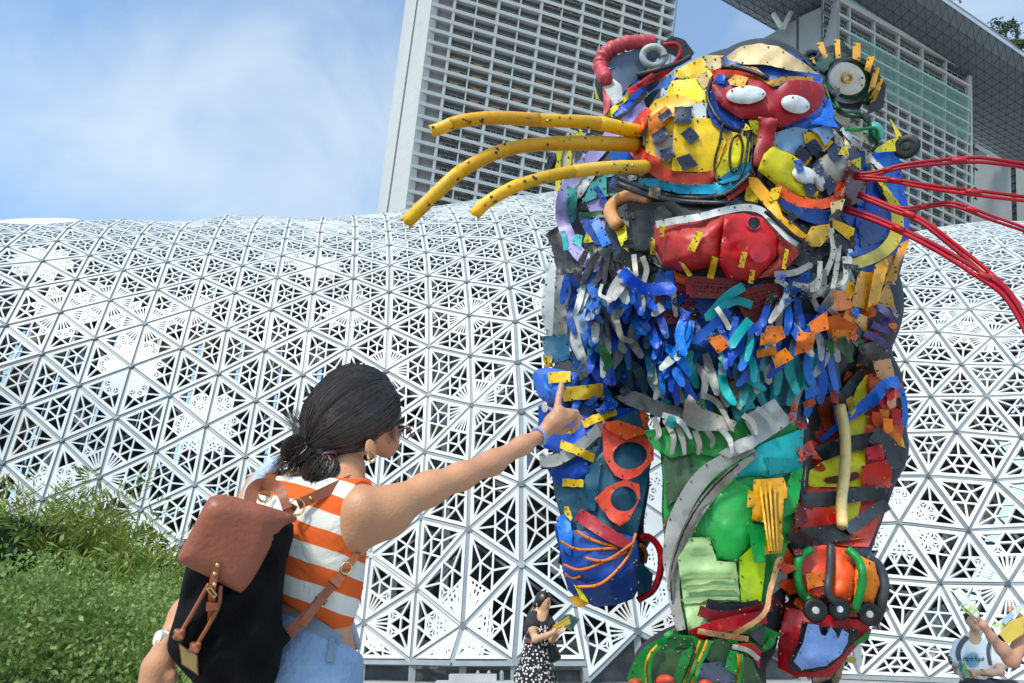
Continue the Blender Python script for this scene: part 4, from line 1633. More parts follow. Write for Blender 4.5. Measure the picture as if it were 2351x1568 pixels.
def hose(name, path, w, color, parent=None, n=5, sides=8, fold=0., bolts=0, sink=.3, dt=None, mats=None, label=None, taper=None, rib=False):
    """tube lying on the surface; path and width in picture units, dt: extra distance per control point"""
    P = spline(path, n)
    t = look(P[:, 0], P[:, 1])
    ok = ~np.isnan(t)
    if ok.any():
        t = np.interp(np.arange(len(P)), np.where(ok)[0], t[ok])
    else:
        t = np.full(len(P), 7.0)
    r = w / 2 * t / F
    rr = r * (1 - sink)
    t0 = np.where(ok, t - rr, np.inf)
    t = t - rr
    for _ in range(30):
        av = np.convolve(np.pad(t, 1, 'edge'), [.25, .5, .25], 'valid')
        t = np.minimum(t0, av)
    if dt is not None:
        t = t + np.interp(np.linspace(0, 1, len(P)), np.linspace(0, 1, len(dt)), dt)
    if taper is not None:
        r = r * np.interp(np.linspace(0, 1, len(P)), np.linspace(0, 1, len(taper)), taper)
    r_px = r * F / t
    path3 = [Wd(x, y, q) for (x, y), q in zip(P, t)]
    if fold:
        r = r * (1 + fold * np.sin(np.arange(len(P)) * 2.1) + fold * .5 * rng.normal(size=len(P)))
    if rib:
        path3 = spline(path3, 3)
        r = np.interp(np.linspace(0, 1, len(path3)), np.linspace(0, 1, len(r)), r) * (1 + .12 * (np.arange(len(path3)) % 2))
    v, f = tube_vf(path3, r, sides)
    o = mk(name, v, f, mats or plastic(color), parent or cat, smooth=True, label=label)
    for (x, y), q, k in zip(P, t, r_px):
        i0, i1 = int((x - k - RX0) / RS), int((x + k - RX0) / RS) + 2
        j0, j1 = int((y - k - RY0) / RS), int((y + k - RY0) / RS) + 2
        for i in range(max(0, i0), min(NX, i1)):
            for j in range(max(0, j0), min(NY, j1)):
                if (RX0 + i * RS - x) ** 2 + (RY0 + j * RS - y) ** 2 < k * k:
                    nd = q - k * t[0] / F * .6
                    if np.isnan(DEP[i, j]) or DEP[i, j] > nd:
                        DEP[i, j] = nd
                    COVER[i, j] = True
    if bolts:
        for i in range(0, len(P), bolts):
            bolt_at(P[i][0], P[i][1], t[i] - w / 2 * t[i] / F * .96, 2.2)
    return o


def ring(name, c, rx, ry, w, color, rot=0, parent=None, **k):
    a = np.linspace(0, 2 * math.pi, 25)
    P = [(c[0] + rx * math.cos(q) * math.cos(rot) - ry * math.sin(q) * math.sin(rot), c[1] + rx * math.cos(q) * math.sin(rot) + ry * math.sin(q) * math.cos(rot)) for q in a]
    return hose(name, P, w, color, parent, n=2, **k)


def oval(c, rx, ry, rot=0, n=20):
    a = np.arange(n) * 2 * math.pi / n
    return [(c[0] + rx * math.cos(q) * math.cos(rot) - ry * math.sin(q) * math.sin(rot), c[1] + rx * math.cos(q) * math.sin(rot) + ry * math.sin(q) * math.cos(rot)) for q in a]


T1_ = lambda pts: [C1(p) for p in pts]
T2_ = lambda pts: [C2(p) for p in pts]
K1, K2 = .486, .514


def s1(name, pts, color, **k):
    return sheet(name, T1_(pts), color, **k)


def s2(name, pts, color, **k):
    return sheet(name, T2_(pts), color, **k)


def b1(name, pts, w, color, **k):
    return band(name, T1_(pts), w * K1, color, **k)


def b2(name, pts, w, color, **k):
    return band(name, T2_(pts), w * K2, color, **k)


def h1(name, pts, w, color, **k):
    return hose(name, T1_(pts), w * K1, color, **k)


def h2(name, pts, w, color, **k):
    return hose(name, T2_(pts), w * K2, color, **k)


# underlayer: scraps over the whole seen body, coloured by region
REG = [((1370, 80, 1880, 330), ['yellow', 'cream', 'amber', 'blue', 'dark', 'grey', 'lemon']),
       ((1880, 80, 2110, 420), ['forest', 'black', 'dark', 'olive', 'charcoal', 'teal']),
       ((1250, 330, 1480, 640), ['charcoal', 'lilac', 'grey', 'deep', 'black', 'dark', 'aqua', 'lemon']),
       ((1480, 330, 1960, 480), ['yellow', 'amber', 'orange', 'brown', 'navy', 'lemon']),
       ((1960, 300, 2110, 620), ['blue', 'deep', 'lemon', 'blue', 'navy']),
       ((1400, 480, 1960, 640), ['black', 'charcoal', 'dark', 'black', 'charcoal']),
       ((1240, 640, 1420, 830), ['light', 'grey', 'light', 'olive', 'charcoal', 'deep']),
       ((1420, 640, 1900, 930), ['deep', 'blue', 'navy', 'black', 'darkred', 'deep']),
       ((1850, 620, 2110, 800), ['amber', 'orange', 'blue', 'forest', 'violet', 'grey']),
       ((1220, 780, 1520, 1420), ['blue', 'petrol', 'deep', 'blue', 'azure', 'petrol']),
       ((1500, 900, 1860, 1460), ['green', 'forest', 'green', 'olive', 'grey', 'teal']),
       ((1790, 760, 2110, 1240), ['flame', 'red', 'orange', 'flame', 'rust', 'coral', 'yellow']),
       ((1780, 1230, 2060, 1580), ['flame', 'red', 'darkred', 'flame', 'maroon']),
       ((1430, 1440, 1770, 1640), ['forest', 'green', 'olive', 'green', 'olive'])]


def region(x, y):
    c = None
    for (x0, y0, x1, y1), p in REG:
        if x0 <= x <= x1 and y0 <= y <= y1:
            c = p
    return c


def scrap_poly(x, y, r, asp=1.6):
    a = rng.uniform(0, math.pi)
    k = rng.integers(4, 7)
    an = np.sort(rng.uniform(0, 2 * math.pi, k) * .25 + np.arange(k) * 2 * math.pi / k * .9)
    P = np.stack([np.cos(an) * r * asp, np.sin(an) * r / asp ** .3], 1) * rng.uniform(.75, 1.15, (k, 1))
    c, s = math.cos(a), math.sin(a)
    return P @ np.array([[c, s], [-s, c]]) + [x, y]


cellsz = np.argwhere(~np.isnan(BODY_DEP))
for _ in range(380):
    i, j = cellsz[rng.integers(len(cellsz))]
    x, y = RX0 + i * RS, RY0 + j * RS
    p = region(x, y)
    if p is None or y > 1590:
        continue
    sp_ = scrap_poly(x, y, rng.uniform(18, 36))
    q0 = (sp_ - [x, y]) * 1.05 + [x, y]
    bi = np.clip(np.rint((q0[:, 0] - RX0) / RS).astype(int), 0, NX - 1)
    bj = np.clip(np.rint((q0[:, 1] - RY0) / RS).astype(int), 0, NY - 1)
    bd_ = BODY_DEP[bi, bj]
    if np.isnan(bd_).any() or np.ptp(bd_) > .55:
        continue
    sheet('scrap_panel', sp_, p[rng.integers(len(p))], rag=.9, h=11, th=.018, bolts=34, boltr=2.2)

# ---- neck, flank and back
s1('flank_panel', [(1630, 640), (1750, 645), (1790, 900), (1805, 1050), (1745, 1160), (1660, 1240), (1585, 1240), (1540, 1100), (1555, 900), (1600, 700)], 'blue', bolts=60)
s1('flank_panel', [(1560, 980), (1690, 890), (1690, 1050), (1575, 1120)], 'deep', bolts=50)
s1('flank_panel', [(1640, 690), (1720, 650), (1755, 880), (1700, 900), (1650, 820)], 'azure')
s1('flank_panel', [(95, 1150), (58, 1390), (100, 1560), (240, 1568), (262, 1300), (205, 1160)], 'light', bolts=55, bulge=.1)
s1('flank_panel', [(130, 1230), (170, 1230), (190, 1560), (115, 1540)], 'grey', bolts=60)
s1('flank_flap', [(85, 1035), (165, 980), (235, 1090), (300, 1150), (230, 1215), (135, 1232), (120, 1130)], 'charcoal', bolts=80, lift=.05, rag=1.2)
s1('flank_flap', [(230, 1120), (330, 1160), (300, 1310), (210, 1300)], 'charcoal', rag=1.2, lift=.02)
s1('neck_panel', [(140, 650), (240, 620), (330, 740), (250, 860), (180, 900), (140, 840)], 'grey', bolts=50)
b1('neck_strip', [(215, 560), (148, 650), (142, 830)], 26, 'lemon', bolts=40)
b1('neck_strip', [(250, 540), (200, 640), (195, 740)], 20, 'lemon', bolts=40)
b1('neck_strip', [(290, 560), (240, 640), (230, 700)], 24, 'charcoal')
s1('neck_panel', [(385, 640), (500, 640), (490, 690), (390, 690)], 'azure')
b1('neck_strip', [(470, 450), (350, 620), (225, 750), (168, 860), (163, 960), (195, 1050), (240, 1125), (310, 1185), (375, 1228)], 62, 'lilac', bolts=46, lift=.03)
s1('neck_panel', [(255, 890), (300, 790), (370, 752), (372, 845), (442, 835), (400, 852), (330, 860)], 'aqua', bolts=40)
s1('neck_panel', [(185, 800), (235, 830), (225, 960), (205, 980), (180, 900)], 'aqua', bolts=30)
s1('neck_panel', [(238, 935), (365, 918), (362, 955), (242, 958)], 'forest', bolts=40)
s1('neck_panel', [(240, 955), (335, 970), (415, 1110), (290, 1070)], 'deep', bolts=50)
b1('neck_strip', [(318, 810), (348, 855), (378, 910)], 26, 'blue', bolts=30, lift=.03)
b1('neck_strip', [(310, 960), (340, 1020), (372, 1088)], 46, 'azure', bolts=30, lift=.03)
b1('neck_strip', [(165, 1020), (175, 1070), (178, 1110)], 24, 'teal')
s1('neck_panel', [(362, 970), (420, 1012), (462, 990), (476, 1122), (440, 1092), (418, 1030)], 'lemon', bolts=50, lift=.02)
s1('neck_panel', [(300, 1080), (430, 1120), (400, 1200), (330, 1180)], 'charcoal')
# ---- chin and mouth cavity
s1('mouth_lining', [(470, 890), (700, 880), (960, 895), (1060, 880), (1190, 960), (1310, 1080), (1285, 1160), (1100, 1250), (800, 1265), (640, 1200), (590, 1110), (480, 1110)], 'black', h=14)
s1('mouth_lining', [(480, 930), (640, 900), (700, 960), (610, 1010), (590, 1110), (500, 1110)], 'charcoal', rag=1.5)
h1('tusk', [(588, 872), (500, 850), (420, 878), (388, 930), (430, 1005)], 62, 'peach', sides=10, fold=.03, dt=[0, -.05, -.1, -.1, -.05], mats=None)
# ---- top and left side of the head
s1('head_panel', [(395, 430), (520, 300), (570, 330), (480, 490), (410, 480)], 'blue', bolts=50)
b1('head_strip', [(370, 480), (450, 400), (520, 330)], 26, 'lemon', bolts=40)
b1('head_strip', [(350, 520), (480, 460), (560, 360)], 30, 'charcoal', bolts=40)
s1('head_panel', [(430, 500), (545, 400), (560, 440), (480, 540)], 'lilac', bolts=36)
s1('head_panel', [(550, 390), (690, 265), (708, 285), (660, 345), (600, 352)], 'azure', bolts=40, lift=.02)
s1('head_panel', [(690, 265), (830, 188), (930, 190), (900, 245), (860, 300), (800, 305), (690, 292)], 'yellow', bolts=44)
s1('head_panel', [(636, 388), (680, 310), (800, 298), (842, 340), (842, 410), (720, 402)], 'lemon', bolts=44)
s1('head_panel', [(818, 192), (872, 190), (942, 222), (922, 268), (856, 255)], 'cream', bolts=36)
s1('head_panel', [(793, 292), (845, 262), (862, 312), (830, 352)], 'cream', bolts=36)
b1('head_strip', [(470, 362), (560, 315), (650, 268), (712, 208), (718, 150)], 30, 'red', lift=.03, bolts=60)
# ---- left cheek
s1('cheek_panel', [(535, 490), (600, 400), (700, 368), (842, 420), (850, 520), (930, 540), (1000, 560), (1045, 590), (1035, 700), (900, 770), (700, 770), (600, 722), (555, 640)], 'gold', bolts=48)
s1('cheek_panel', [(772, 422), (842, 413), (842, 505), (690, 482)], 'light', bolts=36)
s1('cheek_panel', [(566, 492), (650, 428), (692, 470), (622, 545), (570, 565)], 'orange', bolts=40)
s1('cheek_panel', [(590, 600), (680, 558), (724, 620), (662, 704), (600, 660)], 'taupe', bolts=40)
s1('cheek_panel', [(698, 488), (912, 488), (935, 600), (885, 742), (680, 736), (686, 560)], 'yellow', bolts=52)
s1('cheek_panel', [(870, 770), (940, 640), (1010, 580), (1050, 600), (1040, 720), (960, 770)], 'lemon', bolts=50)
s1('cheek_panel', [(900, 770), (1010, 700), (1055, 690), (1045, 745), (960, 800)], 'cyan')
b1('cheek_rim', [(572, 442), (520, 520), (503, 610), (540, 672), (618, 700)], 62, 'flame', bolts=60, lift=.05, taper=[.5, 1, 1, 1, .8])
b1('cheek_rim', [(556, 690), (640, 752), (760, 778), (880, 765)], 62, 'flame', bolts=60, lift=.03)
s1('lip_panel', [(522, 772), (600, 772), (700, 800), (870, 800), (1010, 745), (1055, 695), (1062, 735), (1000, 815), (900, 845), (720, 845), (600, 815), (520, 795)], 'cyan', bolts=55)
b1('lip_rim', [(940, 862), (1020, 805), (1062, 740)], 34, 'red')
h1('lip_hose', [(425, 765), (520, 805), (650, 848), (800, 866), (930, 848), (1020, 782), (1062, 738)], 26, 'charcoal', bolts=5)
h1('lip_hose', [(420, 795), (560, 846), (700, 878), (830, 888), (965, 892)], 30, 'charcoal', bolts=5)
# ---- forehead and mask
s1('eye_socket', oval((955, 430), 108, 122), 'deep', bolts=60)
s1('eye_socket', oval((1285, 425), 125, 120), 'blue', bolts=60)
ring('socket_rim', C1((1285, 428)), 122 * K1, 118 * K1, 16 * K1, 'blue')
h1('socket_hose', [(868, 300), (848, 380), (880, 462), (935, 524), (1005, 550)], 18, 'black', rib=True)
s1('forehead_panel', [(905, 202), (1000, 155), (1240, 172), (1335, 225), (1395, 300), (1385, 335), (1150, 335), (960, 255)], 'blue', bolts=60)
s1('forehead_plate', [(925, 205), (1000, 150), (1090, 133), (1185, 148), (1245, 188), (1312, 230), (1375, 280), (1250, 262), (1130, 236), (1020, 232)], 'cream', bolts=50, lift=.05)
b1('brow', [(870, 285), (960, 262), (1060, 290), (1150, 335)], 46, 'flame', bolts=50, lift=.05)
s1('brow', [(955, 232), (1080, 248), (1150, 308), (1200, 290), (1345, 288), (1348, 312), (1220, 312), (1155, 340), (1070, 285)], 'amber', bolts=50, lift=.03)
h1('brow_hose', [(912, 246), (990, 250), (1070, 272), (1135, 302)], 20, 'black', rib=True)
mask = s1('eye_mask', smooth_poly([(868, 310), (920, 348), (1000, 303), (1090, 308), (1148, 345), (1175, 352), (1230, 310), (1320, 308), (1395, 330), (1402, 385), (1380, 432), (1330, 472), (1245, 512), (1185, 540), (1150, 560), (1085, 500), (1010, 488), (945, 450), (890, 400)], 2), 'crimson', lift=.05, bulge=.10, bolts=90)
s1('nose_bridge', [(1088, 480), (1180, 490), (1168, 560), (1152, 625), (1120, 652), (1112, 728), (1064, 716), (1066, 655), (1090, 560)], 'crimson', lift=.06, bulge=.04, bolts=80)
s1('eye', oval((1030, 376), 94, 43, -.05), 'white', parent=mask, lift=.01, bulge=.03, bolts=150, rag=.8)
s1('eye', oval((1264, 421), 69, 43, .2), 'white', parent=mask, lift=.01, bulge=.03, bolts=110, rag=.8)
# ---- right cheek
s1('cheek_panel', [(1165, 555), (1260, 528), (1322, 540), (1302, 640), (1270, 662), (1165, 625)], 'sky', bolts=50, ridge=(1.2, 40, .012))
s1('cheek_panel', [(1300, 548), (1380, 558), (1445, 600), (1400, 645), (1310, 622)], 'gold', bolts=44)
s1('cheek_panel', [(1328, 540), (1425, 515), (1452, 560), (1402, 618), (1368, 560)], 'sky', bolts=44)
s1('cheek_panel', [(1438, 535), (1485, 580), (1508, 645), (1450, 605)], 'light', bolts=30)
s1('cheek_panel', [(1490, 570), (1525, 620), (1545, 720), (1510, 690)], 'cream', bolts=40)
s1('cheek_panel', [(1372, 680), (1440, 638), (1515, 662), (1530, 735), (1485, 800), (1400, 808), (1335, 742)], 'taupe', bolts=50, bulge=.05)
s1('cheek_panel', [(1158, 620), (1232, 650), (1292, 690), (1282, 760), (1342, 832), (1372, 832), (1362, 862), (1280, 852), (1170, 802), (1085, 732), (1115, 655)], 'lemon', bolts=60, bulge=.06)
s1('cheek_panel', [(1318, 512), (1380, 480), (1425, 388), (1442, 440), (1442, 490), (1472, 532), (1400, 522)], 'azure', bolts=44, lift=.02)
s1('cheek_boss', oval((1310, 757), 64, 40, .35), 'white', bulge=.06, bolts=90)
s1('cheek_boss', oval((1380, 792), 24, 42, -.2), 'white', bulge=.04)
b1('cheek_rim', [(1170, 812), (1260, 872), (1360, 895), (1450, 872), (1492, 820)], 48, 'flame', bolts=50, lift=.02)
b1('cheek_rim', [(1440, 830), (1480, 800), (1490, 830), (1450, 850)], 26, 'flame')
s1('jaw_panel', [(1175, 860), (1280, 905), (1430, 922), (1455, 962), (1380, 995), (1290, 965), (1205, 912)], 'deep', bolts=60)
s1('jaw_guard', [(1042, 765), (1082, 768), (1172, 870), (1205, 950), (1345, 1060), (1342, 1078), (1240, 1024), (1120, 902), (1048, 812)], 'amber', bolts=70, lift=.05)
s1('jaw_panel', [(1338, 1000), (1425, 985), (1432, 1040), (1382, 1092), (1318, 1102), (1308, 1060)], 'gold', bolts=40, lift=.02)
s1('jaw_panel', [(1428, 885), (1498, 868), (1482, 922), (1434, 942)], 'cream', bolts=36, lift=.03)
NAVY = [[(612, 480), (665, 440), (685, 465), (630, 512)], [(690, 433), (773, 431), (771, 513), (692, 511)], [(580, 572), (640, 525), (668, 560), (610, 614)], [(718, 560), (768, 528), (812, 576), (765, 614)],
        [(620, 640), (682, 618), (694, 662), (650, 694)], [(701, 675), (761, 653), (805, 706), (735, 737)], [(1308, 610), (1360, 583), (1397, 636), (1345, 664)], [(1260, 650), (1290, 610), (1337, 660), (1310, 702)],
        [(1413, 640), (1455, 603), (1492, 661), (1445, 694)], [(1343, 710), (1370, 678), (1399, 730), (1385, 767)], [(1298, 800), (1340, 793), (1372, 830), (1330, 864)], [(1398, 800), (1425, 753), (1462, 800), (1425, 857)]]
for q in NAVY:
    o = s1('cheek_spot', q, 'navy', lift=.012, rag=.7, h=6)
    c = C1(np.mean(q, 0))
    d = look(*c)
    bolt_at(c[0], c[1], float(d) - .004)
    if rng.random() < .6:
        bolt_at(c[0] + 7, c[1] - 7, float(d) - .004)
s1('cheek_spot', [(1253, 685), (1290, 683), (1307, 736), (1270, 742)], 'blue', lift=.01, bolts=30)
h1('cheek_hose', [(921, 512), (905, 600), (882, 690), (888, 770), (915, 800), (950, 790)], 12, 'black', bolts=6)
h1('cheek_hose', [(1003, 560), (965, 592), (952, 680), (968, 742), (1000, 705), (1014, 620), (1000, 565)], 12, 'black', bolts=6)
h1('cheek_hose', [(1042, 560), (1030, 680), (1000, 770), (960, 790)], 12, 'black', bolts=6)
h1('cheek_hose', [(1062, 540), (1058, 650), (1050, 740)], 12, 'black', bolts=6)
h1('cheek_chain', [(568, 470), (552, 560), (548, 620)], 12, 'brown', rib=True)
h1('cheek_chain', [(1520, 690), (1510, 780), (1480, 860)], 14, 'brown', rib=True)
# ---- tongue and teeth
tongue = s1('tongue', [(595, 990), (700, 968), (930, 945), (945, 1000), (905, 1185), (740, 1215), (640, 1185), (592, 1095)], 'dusty', bolts=55, bulge=.22, lift=.1)
s1('tongue_plate', [(930, 942), (1020, 935), (1120, 958), (1205, 1040), (1195, 1122), (1120, 1205), (1060, 1262), (940, 1245), (902, 1172)], 'red', parent=tongue, bolts=55, bulge=.14, lift=.03)
s1('tongue_plate', [(1188, 1045), (1252, 1060), (1282, 1130), (1192, 1232), (1088, 1242), (1180, 1150)], 'dusty', parent=tongue, bolts=50, bulge=.06)
s1('tongue_plate', oval((1095, 1122), 48, 46), 'red', parent=tongue, lift=.02)
s1('tongue_plate', oval((1010, 1085), 22, 24), 'red', parent=tongue, lift=.03)
s1('tongue_hole', oval((1067, 985), 29, 28), 'black', parent=tongue, th=.01)
ring('tongue_hole_rim', C1((1067, 985)), 31 * K1, 30 * K1, 8 * K1, 'red', parent=tongue)
s1('lower_lip', [(680, 1205), (760, 1238), (900, 1240), (1000, 1268), (960, 1295), (800, 1302), (700, 1262)], 'flame', bolts=55, bulge=.05)
b1('upper_lip', [(605, 990), (700, 970), (800, 955), (920, 925), (1030, 908), (1110, 928), (1170, 988), (1230, 1048), (1292, 1088)], 34, 'light', bolts=40, lift=.06)
h1('upper_lip_hose', [(1120, 925), (1190, 985), (1250, 1040), (1310, 1080)], 20, 'black')
for q in ([(623, 990), (650, 995), (642, 1047), (623, 1047)], [(795, 1018), (827, 1028), (787, 1120), (753, 1108)], [(870, 1138), (900, 1148), (877, 1247), (846, 1240)], [(1010, 1116), (1037, 1120), (1020, 1194), (993, 1190)],
          [(713, 1163), (737, 1175), (777, 1227), (758, 1237)], [(1050, 1203), (1074, 1206), (1062, 1270), (1040, 1264)], [(1215, 1103), (1232, 1108), (1217, 1202), (1198, 1196)], [(583, 1050), (600, 1060), (597, 1132), (576, 1130)]):
    s1('tooth', q, 'yellow', lift=.03, bolts=40, rag=.4, h=7)
# ---- right side of the neck
s1('neck_panel', [(1440, 448), (1482, 446), (1562, 538), (1645, 600), (1622, 622), (1540, 562), (1448, 492)], 'bone', bolts=50, lift=.03)
s1('neck_boss', oval((1640, 555), 42, 52), 'aqua', bulge=.08)
b1('neck_strip', [(1480, 535), (1560, 620), (1690, 745)], 24, 'light', bolts=30, lift=.03)
b1('neck_strip', [(1535, 615), (1620, 720), (1715, 860)], 22, 'lemon', bolts=30, lift=.02)
b1('neck_strip', [(1555, 660), (1640, 780), (1690, 870)], 14, 'black')
b1('neck_strip', [(1575, 640), (1585, 780), (1570, 900)], 30, 'azure', bolts=40)
b1('neck_strip', [(1610, 700), (1615, 830), (1600, 930)], 24, 'deep', bolts=40)
h1('neck_hose', [(1400, 330), (1440, 420), (1500, 472), (1600, 490), (1622, 560), (1652, 600), (1625, 645)], 18, 'forest')
h1('neck_hose', [(1500, 540), (1560, 542), (1640, 535), (1660, 590)], 16, 'green')
h1('neck_hose', [(1430, 370), (1480, 450), (1560, 460), (1600, 505)], 15, 'forest')
s1('flank_fin', [(1636, 640), (1700, 592), (1742, 580), (1708, 488), (1762, 560), (1778, 622), (1752, 642), (1645, 648)], 'lemon', bolts=40, lift=.06)
b1('flank_crescent', [(1685, 830), (1735, 905), (1745, 1010), (1710, 1085), (1640, 1140), (1530, 1180)], 62, 'lemon', taper=[.3, .8, 1, 1, .9, .8], bolts=45, lift=.04)
for q in ([(1562, 1208), (1652, 1220), (1602, 1392), (1528, 1370)], [(1640, 1180), (1712, 1138), (1652, 1372), (1600, 1400)], [(1710, 1138), (1758, 1133), (1742, 1252), (1690, 1267)], [(1758, 1080), (1802, 1058), (1782, 1132), (1702, 1242)]):
    s1('flank_plate', q, 'amber', bolts=55, lift=.05)
# wheel at the neck: tyre, rim, hub
wp = C1((1790, 622))
wt = float(np.nanmin(look([wp[0] - 14, wp[0] - 24], [wp[1], wp[1]])))
if not wt == wt:
    wt = 7.3


def wheel(px, t, r, axis, name='wheel', rimc='slate', hubc='light', tyre='black', wide=.4):
    """tyre with a rim and hub as sub-parts"""
    c = Wd(*px, t)
    rw = r * t / F
    axis = np.asarray(axis, float)
    axis /= np.linalg.norm(axis)
    u = np.cross(axis, [0, 0, 1.])
    u /= np.linalg.norm(u)
    w = np.cross(axis, u)
    prof = [(.55, -.9), (.9, -1.), (1., -.6), (1., .6), (.9, 1.), (.55, .9)]
    n = 24
    v, f = [], []
    for i in range(n):
        a = 2 * math.pi * i / n
        d = math.cos(a) * u + math.sin(a) * w
        for rr, h in prof:
            v.append(c + d * rw * rr + axis * h * rw * wide * .5)
    m = len(prof)
    for i in range(n):
        for q in range(m - 1):
            f.append((i * m + q, i * m + q + 1, ((i + 1) % n) * m + q + 1, ((i + 1) % n) * m + q))
    o = mk(name, v, f, plastic(tyre), cat, smooth=True)
    mb = MB()
    mb.tube([c - axis * rw * wide * .25, c + axis * rw * wide * .25], rw * .56, 20)
    mb.obj('rim', plastic(rimc), o)
    mb = MB()
    mb.tube([c - axis * rw * wide * .3, c + axis * rw * wide * .42, c + axis * rw * wide * .46], [rw * .3, rw * .3, rw * .22], 12)
    for k in range(5 if rimc == hubc else 0):
        a = 2 * math.pi * k / 5
        d = math.cos(a) * u + math.sin(a) * w
        mb.bar(c + d * rw * .2 + axis * rw * wide * .27, c + d * rw * .55 + axis * rw * wide * .27, rw * .12, rw * .05, axis)
    mb.obj('hub', plastic(hubc), o)
    return o


wheel(wp, wt - .05, 57 * K1, (-.65, -.7, -.25), rimc='charcoal', hubc='charcoal')
wheel(C1((112, 690)), 7.4, 40 * K1, (-.9, -.4, -.1), rimc='charcoal', hubc='charcoal')
# ---- left ear
s1('ear_shell', [(380, 200), (560, 150), (610, 130), (625, 190), (560, 262), (480, 332), (430, 402), (355, 445), (395, 260)], 'slate', bolts=0, h=12, lift=.02)
s1('ear_shell', [(342, 300), (385, 285), (440, 330), (450, 400), (365, 445), (352, 340)], 'grey', lift=.02)
s1('ear_lattice', [(352, 338), (392, 400), (385, 445), (358, 480)], 'red')
s1('ear_shroud', [(605, 150), (680, 97), (742, 118), (787, 180), (760, 215), (700, 200)], 'dark', lift=.03, bolts=50)
h1('ear_rim', [(590, 130), (545, 128), (480, 130), (405, 155), (355, 195), (342, 245), (370, 305)], 66, 'coral', fold=.14, n=6, sides=12, dt=[-.02, -.06, -.08, -.08, -.02], bolts=9)
h1('ear_hose', [(640, 140), (700, 138), (718, 178), (682, 232), (600, 275), (520, 330)], 20, 'red', dt=[-.05, -.05, -.02])
h1('ear_hose', [(515, 285), (600, 262), (700, 232), (765, 198)], 24, 'dark', rib=True, dt=[-.03, -.05, -.03])
ring('ear_ring', C1((592, 195)), 50 * K1, 44 * K1, 34 * K1, 'light', dt=[-.06, -.06], bolts=0)
# ---- right ear
s1('ear_shell', [(1285, 190), (1380, 158), (1455, 140), (1482, 118), (1540, 178), (1640, 245), (1692, 330), (1675, 440), (1600, 425), (1500, 400), (1420, 300), (1340, 250)], 'charcoal', h=13, bolts=60)
s1('ear_shell', [(1620, 400), (1690, 345), (1670, 445), (1600, 470)], 'dark', lift=.02)
s1('ear_plate', [(1328, 205), (1400, 180), (1480, 172), (1560, 208), (1622, 290), (1642, 380), (1602, 410), (1500, 412), (1420, 300)], 'forest', bolts=60, lift=.02)
h1('ear_knot', [(1295, 200), (1330, 175), (1375, 190), (1350, 215)], 26, 'charcoal')
ring('ear_ring', C1((1515, 308)), 103 * K1, 100 * K1, 16 * K1, 'black', rib=True, dt=[-.03, -.03])
disc = s1('ear_disc', oval((1506, 300), 90, 76, .4), 'bone', lift=.03, bulge=.04, bolts=75)
ring('disc_boss', C1((1508, 297)), 22 * K1, 20 * K1, 12 * K1, 'amber', parent=disc)
for q in ([(1363, 133), (1393, 126), (1417, 195), (1398, 210)], [(1447, 113), (1473, 115), (1477, 200), (1454, 207)], [(1539, 128), (1571, 133), (1570, 217), (1532, 205)], [(1604, 198), (1639, 193), (1613, 272), (1590, 258)],
          [(1637, 248), (1661, 248), (1642, 337), (1606, 367)], [(1664, 298), (1682, 300), (1646, 372), (1611, 397)], [(1654, 345), (1669, 338), (1642, 402), (1614, 417)], [(1330, 205), (1345, 200), (1360, 225), (1350, 230)]):
    s1('ear_fin', q, 'amber', lift=.05, th=.03, bolts=60, rag=.3, h=7)
